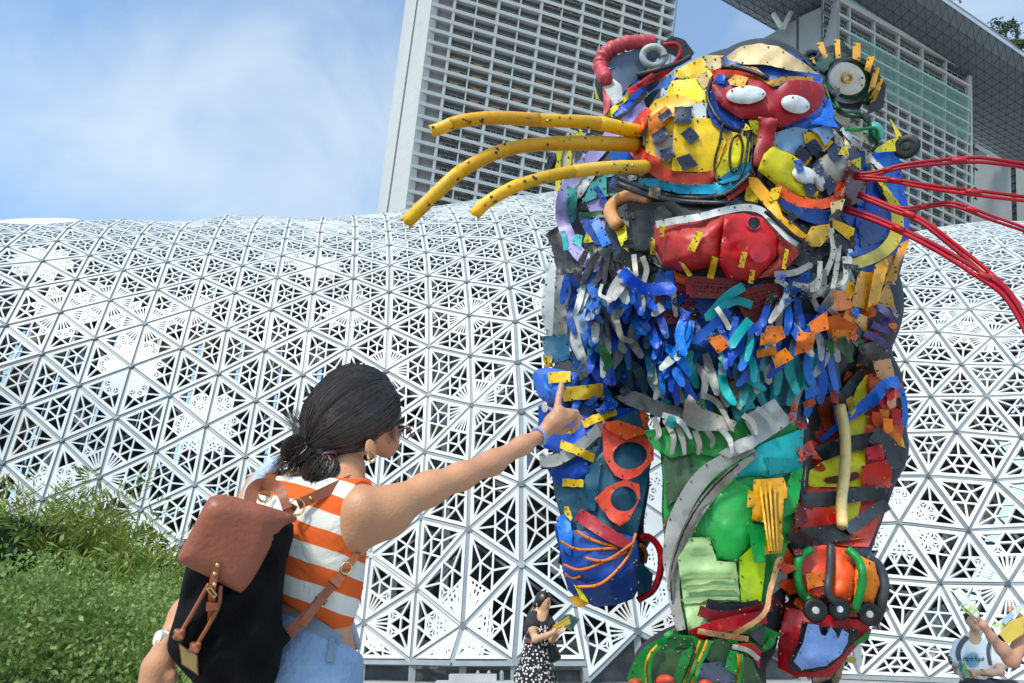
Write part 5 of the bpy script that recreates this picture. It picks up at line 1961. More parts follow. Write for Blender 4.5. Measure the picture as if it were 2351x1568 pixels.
# ---- whiskers
def whisker(pts, w, cuts, reach, seed):
    """jointed hose whisker: pts run from the cheek to the tip, cuts are the joints, reach is how far the tip comes forward"""
    rs = np.random.default_rng(seed)
    P = spline([C5(p) for p in pts], 10)
    L = np.concatenate([[0], np.cumsum(np.linalg.norm(np.diff(P, axis=0), axis=1))])
    u = L / L[-1]
    t0 = float(np.nanmin(look(P[:4, 0], P[:4, 1]))) if np.isfinite(look(P[:4, 0], P[:4, 1])).any() else 6.6
    r_ = w * .35356 / 2
    t = t0 - .02 - reach * np.sin(u * math.pi / 2) ** .8
    path = np.array([Wd(x, y, q) for (x, y), q in zip(P, t)])
    root = None
    ends = [0.] + list(cuts) + [1.]
    for i in range(len(ends) - 1):
        a0, a1 = ends[i] - (.015 if i else 0), ends[i + 1]
        uu = np.linspace(a0, a1, max(6, int((a1 - a0) * 46)))
        q = np.stack([np.interp(uu, u, path[:, k]) for k in range(3)], 1)
        tt = np.interp(uu, u, t)
        rad = r_ * tt / F * (1.06 - .055 * (i % 2)) * (1 + .012 * np.sin(uu * 60 + i)) * np.interp(uu, [0, 1], [1.0, .92])
        v, f = tube_vf(q, rad, 16, cap=False)
        # thick wall with a ragged open end
        v2, _ = tube_vf(q, rad * .80, 16, cap=False)
        n_ = len(q)
        b0 = len(v)
        vv = [np.array(p) for p in v] + [np.array(p) for p in v2]
        d_ = unit3(q[-1] - q[-2])
        for k in range(16):
            j = rs.uniform(-.010, .016)
            vv[(n_ - 1) * 16 + k] = vv[(n_ - 1) * 16 + k] + d_ * j
            vv[b0 + (n_ - 1) * 16 + k] = vv[b0 + (n_ - 1) * 16 + k] + d_ * j
        ff = list(f) + [tuple(b0 + z for z in g[::-1]) for g in f]
        for k in range(16):
            k2 = (k + 1) % 16
            ff.append(((n_ - 1) * 16 + k, (n_ - 1) * 16 + k2, b0 + (n_ - 1) * 16 + k2, b0 + (n_ - 1) * 16 + k))
            ff.append((k2, k, b0 + k, b0 + k2))
        o = mk('whisker' if root is None else 'whisker_sleeve', vv, ff, plastic('whisker_yellow'), cat if root is None else root, smooth=True)
        root = root or o
        # scuffs and screws along the hose
        for k in range(max(2, int((a1 - a0) * 15))):
            z = rs.uniform(a0 + .02, a1 - .01)
            m_ = np.array([np.interp(z, u, path[:, c]) for c in range(3)])
            tn = np.array([np.interp(z + .01, u, path[:, c]) for c in range(3)]) - m_
            tn /= np.linalg.norm(tn)
            nn = unit3(CAM - m_ - tn * ((CAM - m_) @ tn))
            sd_ = np.cross(tn, nn)
            a_ = rs.uniform(-1.0, 1.0)
            nr = nn * math.cos(a_) + sd_ * math.sin(a_)
            rr = r_ * np.interp(z, u, t) / F
            v, f = dome(m_ + nr * rr * 1.0, nr, .014, .7, 6)
            BOLTS.add(v, f, 0 if rs.random() < .4 else 1)
            if rs.random() < .35:
                e = m_ + nr * rr * 1.03
                BOLTS.bar(e, e + (sd_ * rs.uniform(-1, 1) + tn * rs.normal()) * .035, .008, .008, nr, 1)


def unit3(a):
    return a / (np.linalg.norm(a) + 1e-12)


whisker([(1800, 858), (1680, 832), (1560, 805), (1420, 790), (1260, 785), (1100, 775), (900, 766), (740, 772), (600, 797), (530, 826), (452, 852)], 86, [.20, .50, .90], 1.0, 1)
whisker([(1790, 940), (1640, 935), (1500, 930), (1260, 932), (1060, 947), (880, 990), (715, 1068), (600, 1145), (480, 1258), (360, 1372), (283, 1452)], 92, [.32, .72], 1.1, 2)
whisker([(1840, 1085), (1650, 1086), (1450, 1104), (1250, 1136), (1035, 1195), (920, 1248), (800, 1322), (728, 1396)], 82, [.40, .70], .95, 3)
for c_ in ((1802, 858), (1792, 940), (1838, 1086)):
    x_, y_ = C5(c_)
    ring('whisker_collar', (x_ - 6, y_), 9, 17, 9, 'flame')


def redwhisk(pts, dts, w=17):
    P = spline(T1_(pts), 6)
    t0 = float(np.nanmin(look(*C1((1540, 780)))))
    t = t0 - .1 + np.interp(np.linspace(0, 1, len(P)), np.linspace(0, 1, len(dts)), dts)
    root = None
    for off in (-.52, .52):
        Tn = np.gradient(P, axis=0)
        Tn /= np.linalg.norm(Tn, axis=1)[:, None]
        spread = np.interp(np.linspace(0, 1, len(P)), [0, .3, .65, 1], [.7, .75, 1.25, .85])
        Q = P + np.stack([-Tn[:, 1], Tn[:, 0]], 1) * (off * w * K1 * spread)[:, None]
        path = [Wd(x, y, q) for (x, y), q in zip(Q, t)]
        v, f = tube_vf(path, w * K1 / 2 * t / F, 8)
        o = mk('whisker' if root is None else 'whisker_rod', v, f, plastic('crimson'), cat if root is None else root, smooth=True)
        root = root or o
    for u in (.25, .62):
        i = int(u * (len(P) - 1))
        path = [Wd(*P[j], t[j]) for j in (i - 1, i, i + 1)]
        v, f = tube_vf(path, w * K1 * .98 * t[i] / F, 8, flat=.7)
        mk('whisker_sleeve', v, f, plastic('red'), root, smooth=True)


redwhisk([(1530, 758), (1640, 747), (1760, 716), (1900, 698), (2100, 684), (2230, 695), (2500, 735)], [0, -.2, -.4, -.5])
redwhisk([(1530, 765), (1700, 778), (1900, 812), (2100, 838), (2343, 868), (2500, 890)], [0, -.3, -.5, -.6])
redwhisk([(1740, 910), (1800, 915), (1900, 900), (1980, 890), (2050, 905), (2200, 962), (2343, 1012), (2500, 1080)], [-.15, -.3, -.5, -.6], 15)
redwhisk([(1560, 848), (1700, 905), (1850, 968), (2000, 1080), (2150, 1205), (2270, 1320), (2343, 1440), (2400, 1560)], [0, -.4, -.7, -.9], 20)
redwhisk([(1495, 915), (1650, 968), (1800, 1035), (1950, 1112), (2100, 1205), (2250, 1310), (2350, 1470), (2390, 1600)], [0, -.4, -.75, -1.0], 22)
s1('whisker_plate', [(1500, 720), (1560, 700), (1605, 790), (1570, 880), (1520, 900), (1495, 830)], 'maroon', lift=.02, bolts=22)
# ---- beard: crates, then strips
M_crate = plastic('darkred')


def crate(corners, nx=7, ny=5):
    P = np.array(T1_(corners))
    c = P.mean(0)
    t = float(np.nanmin(look(P[:, 0] * .6 + c[0] * .4, P[:, 1] * .6 + c[1] * .4))) - .03
    mb = MB()
    pt = lambda u, v: Wd(*(P[0] * (1 - u) * (1 - v) + P[1] * u * (1 - v) + P[2] * u * v + P[3] * (1 - u) * v), t)
    for i in range(nx + 1):
        mb.bar(pt(i / nx, 0), pt(i / nx, 1), .02 if i % nx else .05, .03, -RF)
    for i in range(ny + 1):
        mb.bar(pt(0, i / ny), pt(1, i / ny), .02 if i % ny else .05, .034, -RF)
    for i in range(nx):
        for j in range(ny):
            if (i + j) % 2:
                mb.bar(pt(i / nx, j / ny), pt((i + 1) / nx, (j + 1) / ny), .014, .02, -RF)
            else:
                mb.bar(pt((i + 1) / nx, j / ny), pt(i / nx, (j + 1) / ny), .014, .02, -RF)
    o = mb.obj('crate_grille', M_crate, cat)


crate([(620, 1305), (845, 1278), (832, 1432), (608, 1450)])
crate([(972, 1318), (1162, 1278), (1188, 1372), (1050, 1452)])
crate([(760, 1245), (1000, 1262), (960, 1330), (760, 1320)], 7, 3)
crate([(640, 1690), (850, 1650), (900, 1780), (690, 1810)])
crate([(860, 1700), (1060, 1690), (1040, 1850), (900, 1840)])


def strips(n, box, cols, ln, wd, tilt=0., lift=.03, spread=.40, name='beard_strip', loop=0.):
    """dangling cut strips; box in picture units, top to bottom rows so that lower ones lie beneath"""
    x0, y0, x1, y1 = box
    pts = sorted([(rng.uniform(x0, x1), rng.uniform(y0, y1)) for _ in range(n)], key=lambda p: -p[1])
    for x, y in pts:
        L = rng.uniform(*ln)
        a = tilt + rng.normal() * spread
        d = np.array([math.sin(a), math.cos(a)])
        b = np.array([d[1], -d[0]]) * rng.normal() * L * .14
        P = [(x, y), tuple(np.array([x, y]) + d * L * .5 + b), tuple(np.array([x, y]) + d * L + b * .6)]
        w = rng.uniform(*wd)
        sheet(name, band_poly(P, w, [.8, 1., 1.1, 1., .7], round_end=True, n=4), cols[rng.integers(len(cols))], h=7, rag=.15, lift=lift * rng.uniform(.3, 1), curl=rng.uniform(.0, .10), th=.009, bolts=0, cover=False)
        t = look(x + d[0] * 8, y + d[1] * 8)
        if t == t:
            bolt_at(x + d[0] * 8, y + d[1] * 8, float(t) - .002, 2.2)


Q = lambda x0, y0, x1, y1: (*C1((x0, y0)), *C1((x1, y1)))
Q2 = lambda x0, y0, x1, y1: (*C2((x0, y0)), *C2((x1, y1)))
for q, c in (([(180, 1230), (440, 1200), (640, 1300), (660, 1560), (420, 1600), (200, 1560)], 'deep'), ([(640, 1430), (1000, 1440), (1180, 1400), (1420, 1420), (1480, 1580), (1200, 1660), (800, 1640), (640, 1580)], 'deep')):
    s1('beard_backing', q, c, h=14, rag=1.)
for q, c in (([(240, 60), (700, 40), (720, 230), (480, 270), (260, 200)], 'deep'), ([(620, 80), (1380, 60), (1400, 250), (1200, 330), (900, 330), (640, 250)], 'petrol')):
    s2('beard_backing', q, c, h=14, rag=1.)
strips(34, Q2(560, 40, 1350, 240), ['teal', 'aqua', 'teal', 'blue', 'azure', 'grey'], (78, 120), (15, 23), .05)
strips(26, Q2(230, 20, 720, 210), ['blue', 'azure', 'deep', 'petrol', 'blue', 'grey'], (75, 115), (15, 23))
strips(36, Q(260, 1400, 1000, 1590), ['blue', 'azure', 'deep', 'blue', 'petrol', 'grey', 'light', 'azure'], (75, 115), (15, 23))
strips(20, Q(1000, 1430, 1450, 1620), ['blue', 'petrol', 'teal', 'grey', 'aqua', 'azure'], (70, 110), (15, 22))
strips(30, Q(220, 1270, 640, 1440), ['blue', 'azure', 'light', 'deep', 'grey', 'petrol'], (70, 110), (14, 23))
strips(18, Q(160, 1190, 440, 1330), ['azure', 'sky', 'blue', 'azure', 'light'], (55, 95), (11, 17), -.25)
strips(10, Q(260, 1080, 420, 1200), ['charcoal', 'black', 'dark'], (55, 95), (10, 16), -.2)
strips(16, Q(430, 1190, 690, 1310), ['blue', 'azure', 'grey', 'blue'], (55, 90), (16, 25))
strips(16, Q(1130, 1320, 1430, 1460), ['blue', 'azure', 'deep', 'grey'], (60, 95), (14, 20))
# teal strips crossing the crates
for pth, w, c in (([(1020, 1280), (940, 1330), (850, 1430)], 46, 'teal'), ([(1060, 1370), (980, 1350), (900, 1390)], 40, 'teal'), ([(1050, 1440), (1000, 1500), (960, 1560)], 46, 'teal'), ([(950, 1395), (880, 1460), (790, 1540)], 44, 'blue'), ([(1120, 1440), (1050, 1500)], 36, 'blue'), ([(890, 1380), (930, 1440), (950, 1480)], 24, 'bone'), ([(690, 1290), (690, 1360), (700, 1420)], 22, 'bone')):
    b1('beard_strip', pth, w, c, round_end=True, lift=.06, rag=.2)
# grey strips below the mouth, right
for pth, w in (([(1165, 1225), (1260, 1215), (1335, 1180)], 30), ([(1170, 1245), (1225, 1290), (1188, 1395)], 26), ([(1250, 1270), (1330, 1280), (1380, 1240)], 24), ([(1290, 1275), (1342, 1335), (1372, 1395)], 26), ([(1380, 1162), (1372, 1275), (1340, 1300)], 24), ([(1432, 1005), (1442, 1120), (1405, 1225)], 26),
               ([(1470, 1085), (1462, 1165), (1440, 1295)], 24), ([(1522, 1105), (1515, 1205), (1490, 1295)], 22), ([(1495, 1140), (1500, 1240), (1460, 1280)], 22), ([(1440, 1290), (1460, 1350), (1440, 1385)], 20), ([(1400, 1200), (1395, 1290), (1350, 1330)], 24)):
    b1('beard_strip', pth, w, 'grey' if rng.random() < .7 else 'light', round_end=True, lift=.07, rag=.2, bolts=40, boltr=2)
s1('beard_net', [(1440, 960), (1545, 1008), (1528, 1072), (1440, 1002)], 'gold', lift=.04, bolts=20, boltr=1.6)
for pth, w in (([(540, 1140), (560, 1200), (545, 1262)], 26), ([(500, 1130), (510, 1230)], 24), ([(350, 1270), (340, 1320), (385, 1340)], 16), ([(420, 1440), (440, 1520), (490, 1540)], 26)):
    b1('beard_strip', pth, w, 'bone', round_end=True, lift=.06, rag=.2)
b1('beard_strip', [(440, 1210), (540, 1290), (680, 1290)], 60, 'blue', lift=.08, round_end=True, bolts=40)
# orange squares
for q in ([(1442, 1298), (1522, 1308), (1532, 1382), (1448, 1402)], [(1398, 1432), (1492, 1408), (1522, 1450), (1552, 1502), (1460, 1542), (1418, 1500)], [(1328, 1452), (1412, 1398), (1422, 1482), (1340, 1512)], [(1128, 1468), (1202, 1468), (1217, 1522), (1160, 1557), (1103, 1532)],
          [(1500, 1388), (1562, 1420), (1542, 1462), (1490, 1430)], [(1580, 1398), (1652, 1368), (1642, 1422), (1570, 1442)]):
    s1('beard_plate', q, 'orange', lift=.06, bolts=45)
for q in ([(1205, 0), (1285, 5), (1270, 80), (1190, 105)], [(1040, 5), (1110, 0), (1110, 50), (1035, 60)], [(1020, 82), (1108, 66), (1112, 98), (1024, 117)], [(1088, 110), (1150, 70), (1190, 118), (1105, 162)], [(800, 30), (860, 10), (900, 60), (850, 100)], [(1360, -10), (1460, -5), (1440, 32), (1360, 40)]):
    s2('beard_plate', q, 'orange', lift=.06, bolts=40)
for pth in ([(1650, 1375), (1690, 1400), (1712, 1436)], [(1625, 1460), (1670, 1480), (1718, 1490)], [(1590, 1500), (1650, 1530), (1700, 1570)]):
    b1('beard_strip', pth, 34, 'violet', round_end=True, lift=.05)
for pth, c in (([(1480, 1520), (1500, 1580), (1530, 1640)], 'forest'), ([(1560, 1540), (1590, 1600)], 'forest'), ([(1420, 1530), (1440, 1600)], 'forest'), ([(340, 1560), (380, 1640), (360, 1680)], 'forest')):
    b1('beard_strip', pth, 44, c, taper=[1, 1, .5], lift=.04)

# ---- blue leg
s2('leg_panel', [(110, 560), (330, 420), (520, 330), (562, 520), (505, 820), (482, 930), (200, 905), (130, 760)], 'petrol', h=14, bolts=80)
s2('leg_panel', [(270, 600), (330, 560), (300, 800), (210, 790)], 'petrol', bolts=60)
s2('leg_panel', [(60, 20), (180, 10), (190, 120), (80, 150)], 'petrol', bolts=50)
s2('leg_disc', smooth_poly([(25, 178), (90, 160), (195, 178), (230, 200), (205, 290), (130, 322), (60, 302), (28, 240)], 2), 'blue', bulge=.08, bolts=70)
b2('disc_ridge', [(75, 190), (85, 250), (140, 275), (200, 260)], 12, 'azure')
s2('leg_disc', smooth_poly([(45, 330), (120, 345), (270, 380), (300, 480), (200, 520), (70, 520)], 2), 'blue', bulge=.05, bolts=80)
s2('leg_disc', smooth_poly([(85, 570), (200, 520), (268, 560), (250, 660), (160, 692), (100, 640)], 2), 'blue', bulge=.07, bolts=70)
s2('leg_badge', oval((75, 340), 14, 20), 'bone')
b2('leg_fender', [(52, 580), (130, 572), (230, 515), (300, 455), (345, 400)], 56, 'grey', bolts=44, lift=.05)
b2('fender_edge', [(60, 610), (140, 600), (240, 540), (320, 470)], 9, 'black', lift=.02)
for i, q in enumerate(([(330, 415), (385, 395), (500, 452), (562, 500), (562, 572), (492, 642), (440, 662), (388, 642), (338, 560)], [(296, 745), (358, 690), (430, 658), (497, 680), (502, 742), (450, 842), (408, 867), (368, 840)])):
    s2('leg_frame', q, 'flame', hole=T2_(oval(((455, 552), (428, 745))[i], (76, 60)[i], (62, 56)[i], -.1)), bolts=50, lift=.04, h=8)
s2('leg_plate', [(330, 405), (400, 395), (505, 428), (525, 452), (440, 482), (360, 440)], 'flame', bolts=44, lift=.03)
s2('leg_plate', [(495, 345), (540, 370), (535, 440), (515, 430)], 'flame', bolts=40)
s2('leg_panel', smooth_poly([(118, 860), (200, 885), (340, 900), (482, 918), (492, 1090), (470, 1192), (300, 1228), (178, 1152), (148, 1000)], 2), 'blue', h=14, bolts=80, bulge=.04)
s2('leg_panel', [(125, 830), (180, 800), (200, 900), (190, 1000), (145, 960)], 'azure', bolts=50)
s2('leg_panel', [(158, 1090), (260, 1122), (400, 1092), (482, 1012), (492, 1132), (420, 1202), (260, 1202)], 'deep', bolts=60, lift=.02)
s2('leg_panel', [(480, 1010), (560, 1080), (550, 1150), (490, 1180)], 'petrol', bolts=50)
s2('leg_strap', [(235, 788), (252, 795), (457, 932), (440, 972), (348, 930), (205, 840)], 'red', bolts=70, lift=.03)
for q in ([(215, 890), (290, 930), (400, 962)], [(145, 935), (230, 972), (400, 965)], [(158, 1040), (240, 1062), (370, 1010), (472, 940)], [(255, 1010), (340, 1022), (442, 980)], [(163, 1080), (200, 1102), (237, 1090)], [(218, 1140), (330, 1122), (442, 1010), (482, 900)]):
    h2('leg_rope', q, 13, 'orange', bolts=4)
h2('leg_loop', [(498, 918), (545, 918), (588, 972), (592, 1062), (560, 1150), (490, 1198)], 30, 'red', dt=[-.02, -.05, -.02], fold=.02)
h2('leg_loop', [(500, 950), (525, 985), (520, 1030)], 22, 'orange')
s2('leg_plate', smooth_poly([(182, 1180), (250, 1188), (268, 1215), (222, 1228)], 2), 'amber')
s2('leg_plate', [(203, 1128), (225, 1140), (255, 1180), (272, 1212), (235, 1192)], 'lemon', lift=.02)
for q in ([(70, 108), (108, 106), (106, 157), (74, 160)], [(90, 182), (190, 175), (190, 223), (91, 231)], [(153, 250), (332, 228), (342, 291), (158, 311)], [(238, 392), (392, 333), (397, 371), (250, 428)], [(148, 481), (300, 545), (291, 583), (143, 519)], [(153, 656), (247, 660), (247, 693), (153, 691)], [(163, 779), (181, 779), (199, 831), (190, 844), (163, 811)], [(165, 430), (205, 425), (200, 455), (160, 452)]):
    s2('leg_tag', q, 'yellow', lift=.02, bolts=70, rag=.7, h=7)
# ---- green leg
s2('leg_panel', [(520, 440), (640, 420), (1000, 400), (1222, 420), (1228, 560), (1202, 800), (1142, 1000), (1082, 1200), (1032, 1352), (700, 1342), (622, 1150), (607, 800), (602, 560)], 'green', h=20, bolts=90)
s2('leg_panel', [(605, 530), (680, 522), (752, 600), (782, 650), (692, 722), (620, 785)], 'olive', bolts=70)
s2('leg_panel', [(518, 440), (610, 460), (700, 470), (870, 420), (1000, 378), (982, 480), (862, 562), (740, 542), (640, 562), (560, 520)], 'green', bolts=70)
s2('leg_panel', [(1005, 520), (1100, 478), (1232, 428), (1224, 600), (1130, 652), (990, 642), (915, 655)], 'teal', bolts=80, bulge=.04)
s2('leg_panel', [(1060, 560), (1225, 570), (1222, 620), (1080, 640)], 'teal', bolts=80)
s2('leg_panel', [(785, 800), (920, 658), (1000, 698), (1012, 862), (992, 942), (930, 1032), (850, 1012), (820, 932), (725, 925)], 'green', bolts=80, bulge=.03)
s2('leg_panel', [(1178, 622), (1228, 608), (1202, 802), (1130, 832), (1150, 700)], 'green', bolts=60, lift=.02)
s2('leg_panel', [(605, 850), (660, 770), (640, 1000), (640, 1150), (612, 1050)], 'brown', bolts=60)
b2('leg_fender', [(1010, 515), (880, 575), (790, 640), (715, 740), (660, 860), (632, 1000), (640, 1120)], 78, 'grey', bolts=55, lift=.03, taper=[.5, .8, 1, 1, 1, .8, .5])
b2('leg_fender', [(1022, 548), (920, 622), (820, 722), (742, 832), (690, 942), (655, 1072), (655, 1200), (685, 1332)], 52, 'taupe', bolts=55, lift=.05, taper=[.3, .8, 1, 1, 1, 1, 1, .8])
b2('fender_edge', [(940, 590), (830, 690), (745, 800), (680, 930), (640, 1070), (642, 1200)], 8, 'black', lift=.02)
s2('chest_plate', [(385, 290), (480, 263), (560, 300), (692, 340), (692, 402), (580, 380), (430, 322)], 'grey', bolts=50, lift=.04)
s2('chest_plate', [(698, 310), (720, 278), (802, 350), (932, 402), (912, 442), (760, 442), (690, 402)], 'taupe', bolts=50, lift=.05)
s2('chest_plate', [(958, 380), (1100, 298), (1182, 402), (1000, 522), (900, 562), (850, 542), (940, 480), (1000, 460)], 'grey', bolts=55, lift=.04)
for pth in ([(560, 380), (585, 450), (570, 480)], [(610, 390), (650, 470), (640, 545)], [(660, 400), (690, 480), (700, 545)], [(600, 370), (680, 400), (728, 475)], [(745, 440), (765, 500), (760, 545)], [(800, 440), (825, 480), (820, 515)], [(860, 430), (900, 480), (912, 540)], [(960, 370), (1000, 400), (1020, 455)], [(1020, 340), (1070, 380), (1095, 430)], [(780, 280), (850, 320), (915, 440)]):
    b2('chest_strip', pth, 26, 'taupe' if rng.random() < .6 else 'grey', round_end=True, lift=.06, rag=.2, taper=[1, 1, .6])
s2('leg_bin', [(668, 1010), (700, 962), (720, 918), (812, 918), (842, 1022), (928, 1032), (948, 1202), (800, 1212), (800, 1352), (718, 1352), (700, 1232)], 'pale', bolts=60, lift=.04, ridge=(math.pi / 2, 48, .025))
s2('leg_panel', [(943, 1010), (1000, 958), (1032, 1000), (1062, 1032), (1042, 1202), (950, 1207)], 'lime', bolts=60, lift=.02)
s2('leg_panel', [(976, 848), (1062, 868), (1062, 1022), (1010, 1032)], 'green', bolts=60, lift=.03)
s2('leg_bracket', [(1006, 660), (1142, 650), (1157, 700), (1157, 740), (1142, 745), (1132, 900), (1142, 920), (1132, 987), (1058, 994), (1060, 850), (998, 840), (1003, 780), (978, 785), (983, 705), (1006, 710)], 'amber', bolts=90, lift=.06, th=.04, ridge=(0, 15, .02), h=6)
for x0_, x1_ in ((1034, 1078), (1056, 1088), (1078, 1100), (1100, 1114)):
    b2('bracket_rib', [(x0_, 668), ((x0_ + x1_) / 2, 830), (x1_, 978)], 9, 'gold', lift=.01, th=.03)
for y0_ in (1090, 1140, 1190):
    b2('bin_rib', [(690, y0_ + 8), (800, y0_), (938, y0_)], 14, 'pale', lift=.012, th=.03)
b2('leg_band', [(798, 1210), (900, 1237), (1032, 1215)], 42, 'dark', lift=.02)
b2('leg_band', [(762, 1245), (880, 1272), (1090, 1225)], 48, 'darkred', lift=.03, bolts=50)
b2('leg_band', [(728, 1362), (860, 1312), (1065, 1272)], 62, 'red', lift=.03, bolts=50)
s2('leg_panel', [(978, 1342), (1062, 1308), (1042, 1402)], 'dark')
b2('leg_strip', [(1122, 1018), (1082, 1150), (1052, 1262), (918, 1352)], 24, 'peach', lift=.04)
b2('leg_strip', [(758, 1335), (850, 1352), (985, 1372)], 26, 'peach', lift=.04, bolts=40)
h2('leg_loop', [(1100, 1070), (1112, 1020), (1130, 1010), (1132, 1050)], 16, 'peach')
# ---- green foot
s2('foot_panel', smooth_poly([(468, 1480), (530, 1402), (620, 1358), (742, 1358), (780, 1420), (745, 1600), (460, 1600)], 2), 'green', h=16, bolts=60)
s2('foot_panel', smooth_poly([(770, 1450), (800, 1380), (862, 1368), (905, 1390), (980, 1440), (1035, 1540), (1030, 1600), (745, 1600)], 2), 'olive', h=16, bolts=60)
s2('foot_panel', [(605, 1402), (640, 1358), (738, 1368), (748, 1412)], 'forest', bolts=36, lift=.02)
s2('foot_panel', [(532, 1460), (602, 1402), (642, 1420), (742, 1418), (722, 1470), (642, 1570), (532, 1570)], 'olive', bolts=45, lift=.02)
s2('foot_panel', [(640, 1560), (690, 1430), (735, 1400), (720, 1480), (680, 1570)], 'green', bolts=40, lift=.02)
s2('foot_panel', [(778, 1440), (802, 1378), (862, 1370), (902, 1392), (902, 1462), (820, 1482)], 'olive', bolts=40, lift=.02)
s2('foot_panel', [(750, 1566), (772, 1482), (862, 1470), (922, 1472), (932, 1566)], 'slate', bolts=40, lift=.01)
s2('foot_panel', [(878, 1502), (902, 1420), (942, 1430), (932, 1532)], 'green', lift=.02, bolts=36)
s2('foot_panel', [(930, 1440), (1002, 1462), (1032, 1542), (952, 1568)], 'olive', bolts=40)
for pth in ([(580, 1400), (545, 1440), (528, 1500), (532, 1580)], [(772, 1378), (742, 1450), (720, 1512), (693, 1580)], [(802, 1378), (777, 1440), (747, 1502), (730, 1580)], [(940, 1438), (942, 1502), (925, 1580)]):
    h2('foot_ridge', pth, 16, 'amber', bolts=4)
    b2('foot_edge', [(x + 14, y) for x, y in pth], 14, 'green', lift=.02)
for c_, rx, ry in (((480, 1568), 32, 22), ((612, 1560), 42, 30), ((792, 1572), 32, 20), ((880, 1590), 34, 24)):
    s2('claw', oval(c_, rx, ry), 'flame', bulge=.08, lift=.03)
s2('foot_panel', [(903, 1395), (1002, 1388), (1042, 1430), (1032, 1502), (1002, 1440)], 'red', bolts=40, lift=.02)
b2('foot_strip', [(913, 1405), (980, 1422), (1032, 1462)], 22, 'bone', lift=.03)
# ---- red and yellow leg
s2('leg_panel', [(1500, 200), (1602, 150), (1682, 250), (1682, 420), (1622, 640), (1602, 760), (1522, 960), (1160, 942), (1200, 780), (1250, 700), (1450, 400)], 'flame', h=18, bolts=80)
s2('leg_panel', [(1480, 60), (1560, 40), (1612, 100), (1635, 152), (1540, 165), (1470, 140)], 'dark', bolts=44)
s2('leg_panel', [(1380, 280), (1490, 150), (1505, 200), (1400, 340)], 'dark', bolts=44)
s2('leg_panel', [(1468, 250), (1512, 188), (1514, 300), (1504, 640), (1494, 692), (1248, 692), (1258, 620), (1330, 570), (1390, 530), (1420, 400)], 'lemon', bolts=70, h=12)
s2('leg_panel', [(1288, 760), (1492, 738), (1472, 822), (1440, 852), (1378, 842), (1308, 782)], 'lemon', bolts=55)
s2('leg_slot', smooth_poly([(1330, 650), (1400, 640), (1470, 625), (1478, 650), (1420, 672), (1335, 672)], 2), 'maroon')
for q, c in (([(1538, 128), (1620, 120), (1645, 222), (1560, 212)], 'peach'), ([(1588, 260), (1642, 240), (1642, 382), (1588, 362)], 'orange'), ([(1610, 400), (1645, 400), (1645, 490), (1615, 480)], 'orange'), ([(1520, 200), (1570, 200), (1560, 290), (1520, 300)], 'flame'), ([(1530, 330), (1590, 330), (1590, 420), (1540, 400)], 'red'), ([(1515, 370), (1560, 380), (1560, 450), (1515, 460)], 'flame'), ([(1640, 300), (1672, 290), (1676, 380), (1650, 390)], 'maroon')):
    s2('leg_scale', q, c, bolts=50, lift=.02, rag=1.)
for _ in range(16):
    x, y = rng.uniform(1520, 1650), rng.uniform(220, 480)
    s2('leg_scale', [(x - 22, y - 30), (x + 20, y - 26), (x + 22, y + 28), (x - 4, y + 44), (x - 20, y + 22)], ['flame', 'orange', 'red', 'peach', 'coral'][rng.integers(5)], lift=.015, bolts=0, rag=.8)
b2('leg_bracket', [(1310, 485), (1400, 405), (1480, 345), (1540, 300), (1600, 235), (1655, 215)], 62, 'azure', taper=[.35, .5, .8, 1, .9, .6], bolts=44, lift=.05)
b2('leg_bracket', [(1600, 230), (1660, 250), (1684, 330), (1682, 420)], 26, 'azure', lift=.05, bolts=40)
b2('leg_band', [(1298, 545), (1420, 505), (1560, 480)], 72, 'dark', bolts=50, lift=.04)
b2('leg_band', [(1540, 455), (1620, 520), (1652, 610)], 76, 'dark', bolts=50, lift=.05)
s2('leg_panel', [(1503, 520), (1582, 500), (1592, 570), (1520, 572)], 'coral', bolts=50, lift=.02)
s2('leg_panel', [(1488, 600), (1602, 570), (1627, 642), (1560, 682), (1488, 692)], 'red', bolts=60, lift=.02)
s2('leg_panel', [(1188, 830), (1250, 778), (1372, 788), (1402, 872), (1230, 892)], 'red', bolts=60)
s2('leg_panel', [(1190, 790), (1240, 770), (1250, 850), (1195, 880)], 'maroon', bolts=40)
s2('leg_panel', [(1420, 880), (1480, 860), (1540, 820), (1515, 920), (1440, 930)], 'flame', bolts=40)
b2('leg_band', [(1222, 750), (1380, 742), (1500, 722), (1612, 730)], 64, 'charcoal', bolts=60, lift=.05)
b2('leg_band', [(1165, 935), (1280, 912), (1435, 890)], 84, 'charcoal', bolts=60, lift=.03)
b2('leg_band', [(1425, 885), (1520, 822), (1605, 768)], 56, 'dark', bolts=50, lift=.04)
h2('leg_tube', [(1392, 325), (1415, 450), (1416, 600), (1400, 750), (1404, 866)], 46, 'cream', sides=10, dt=[-.02, -.04, -.02])
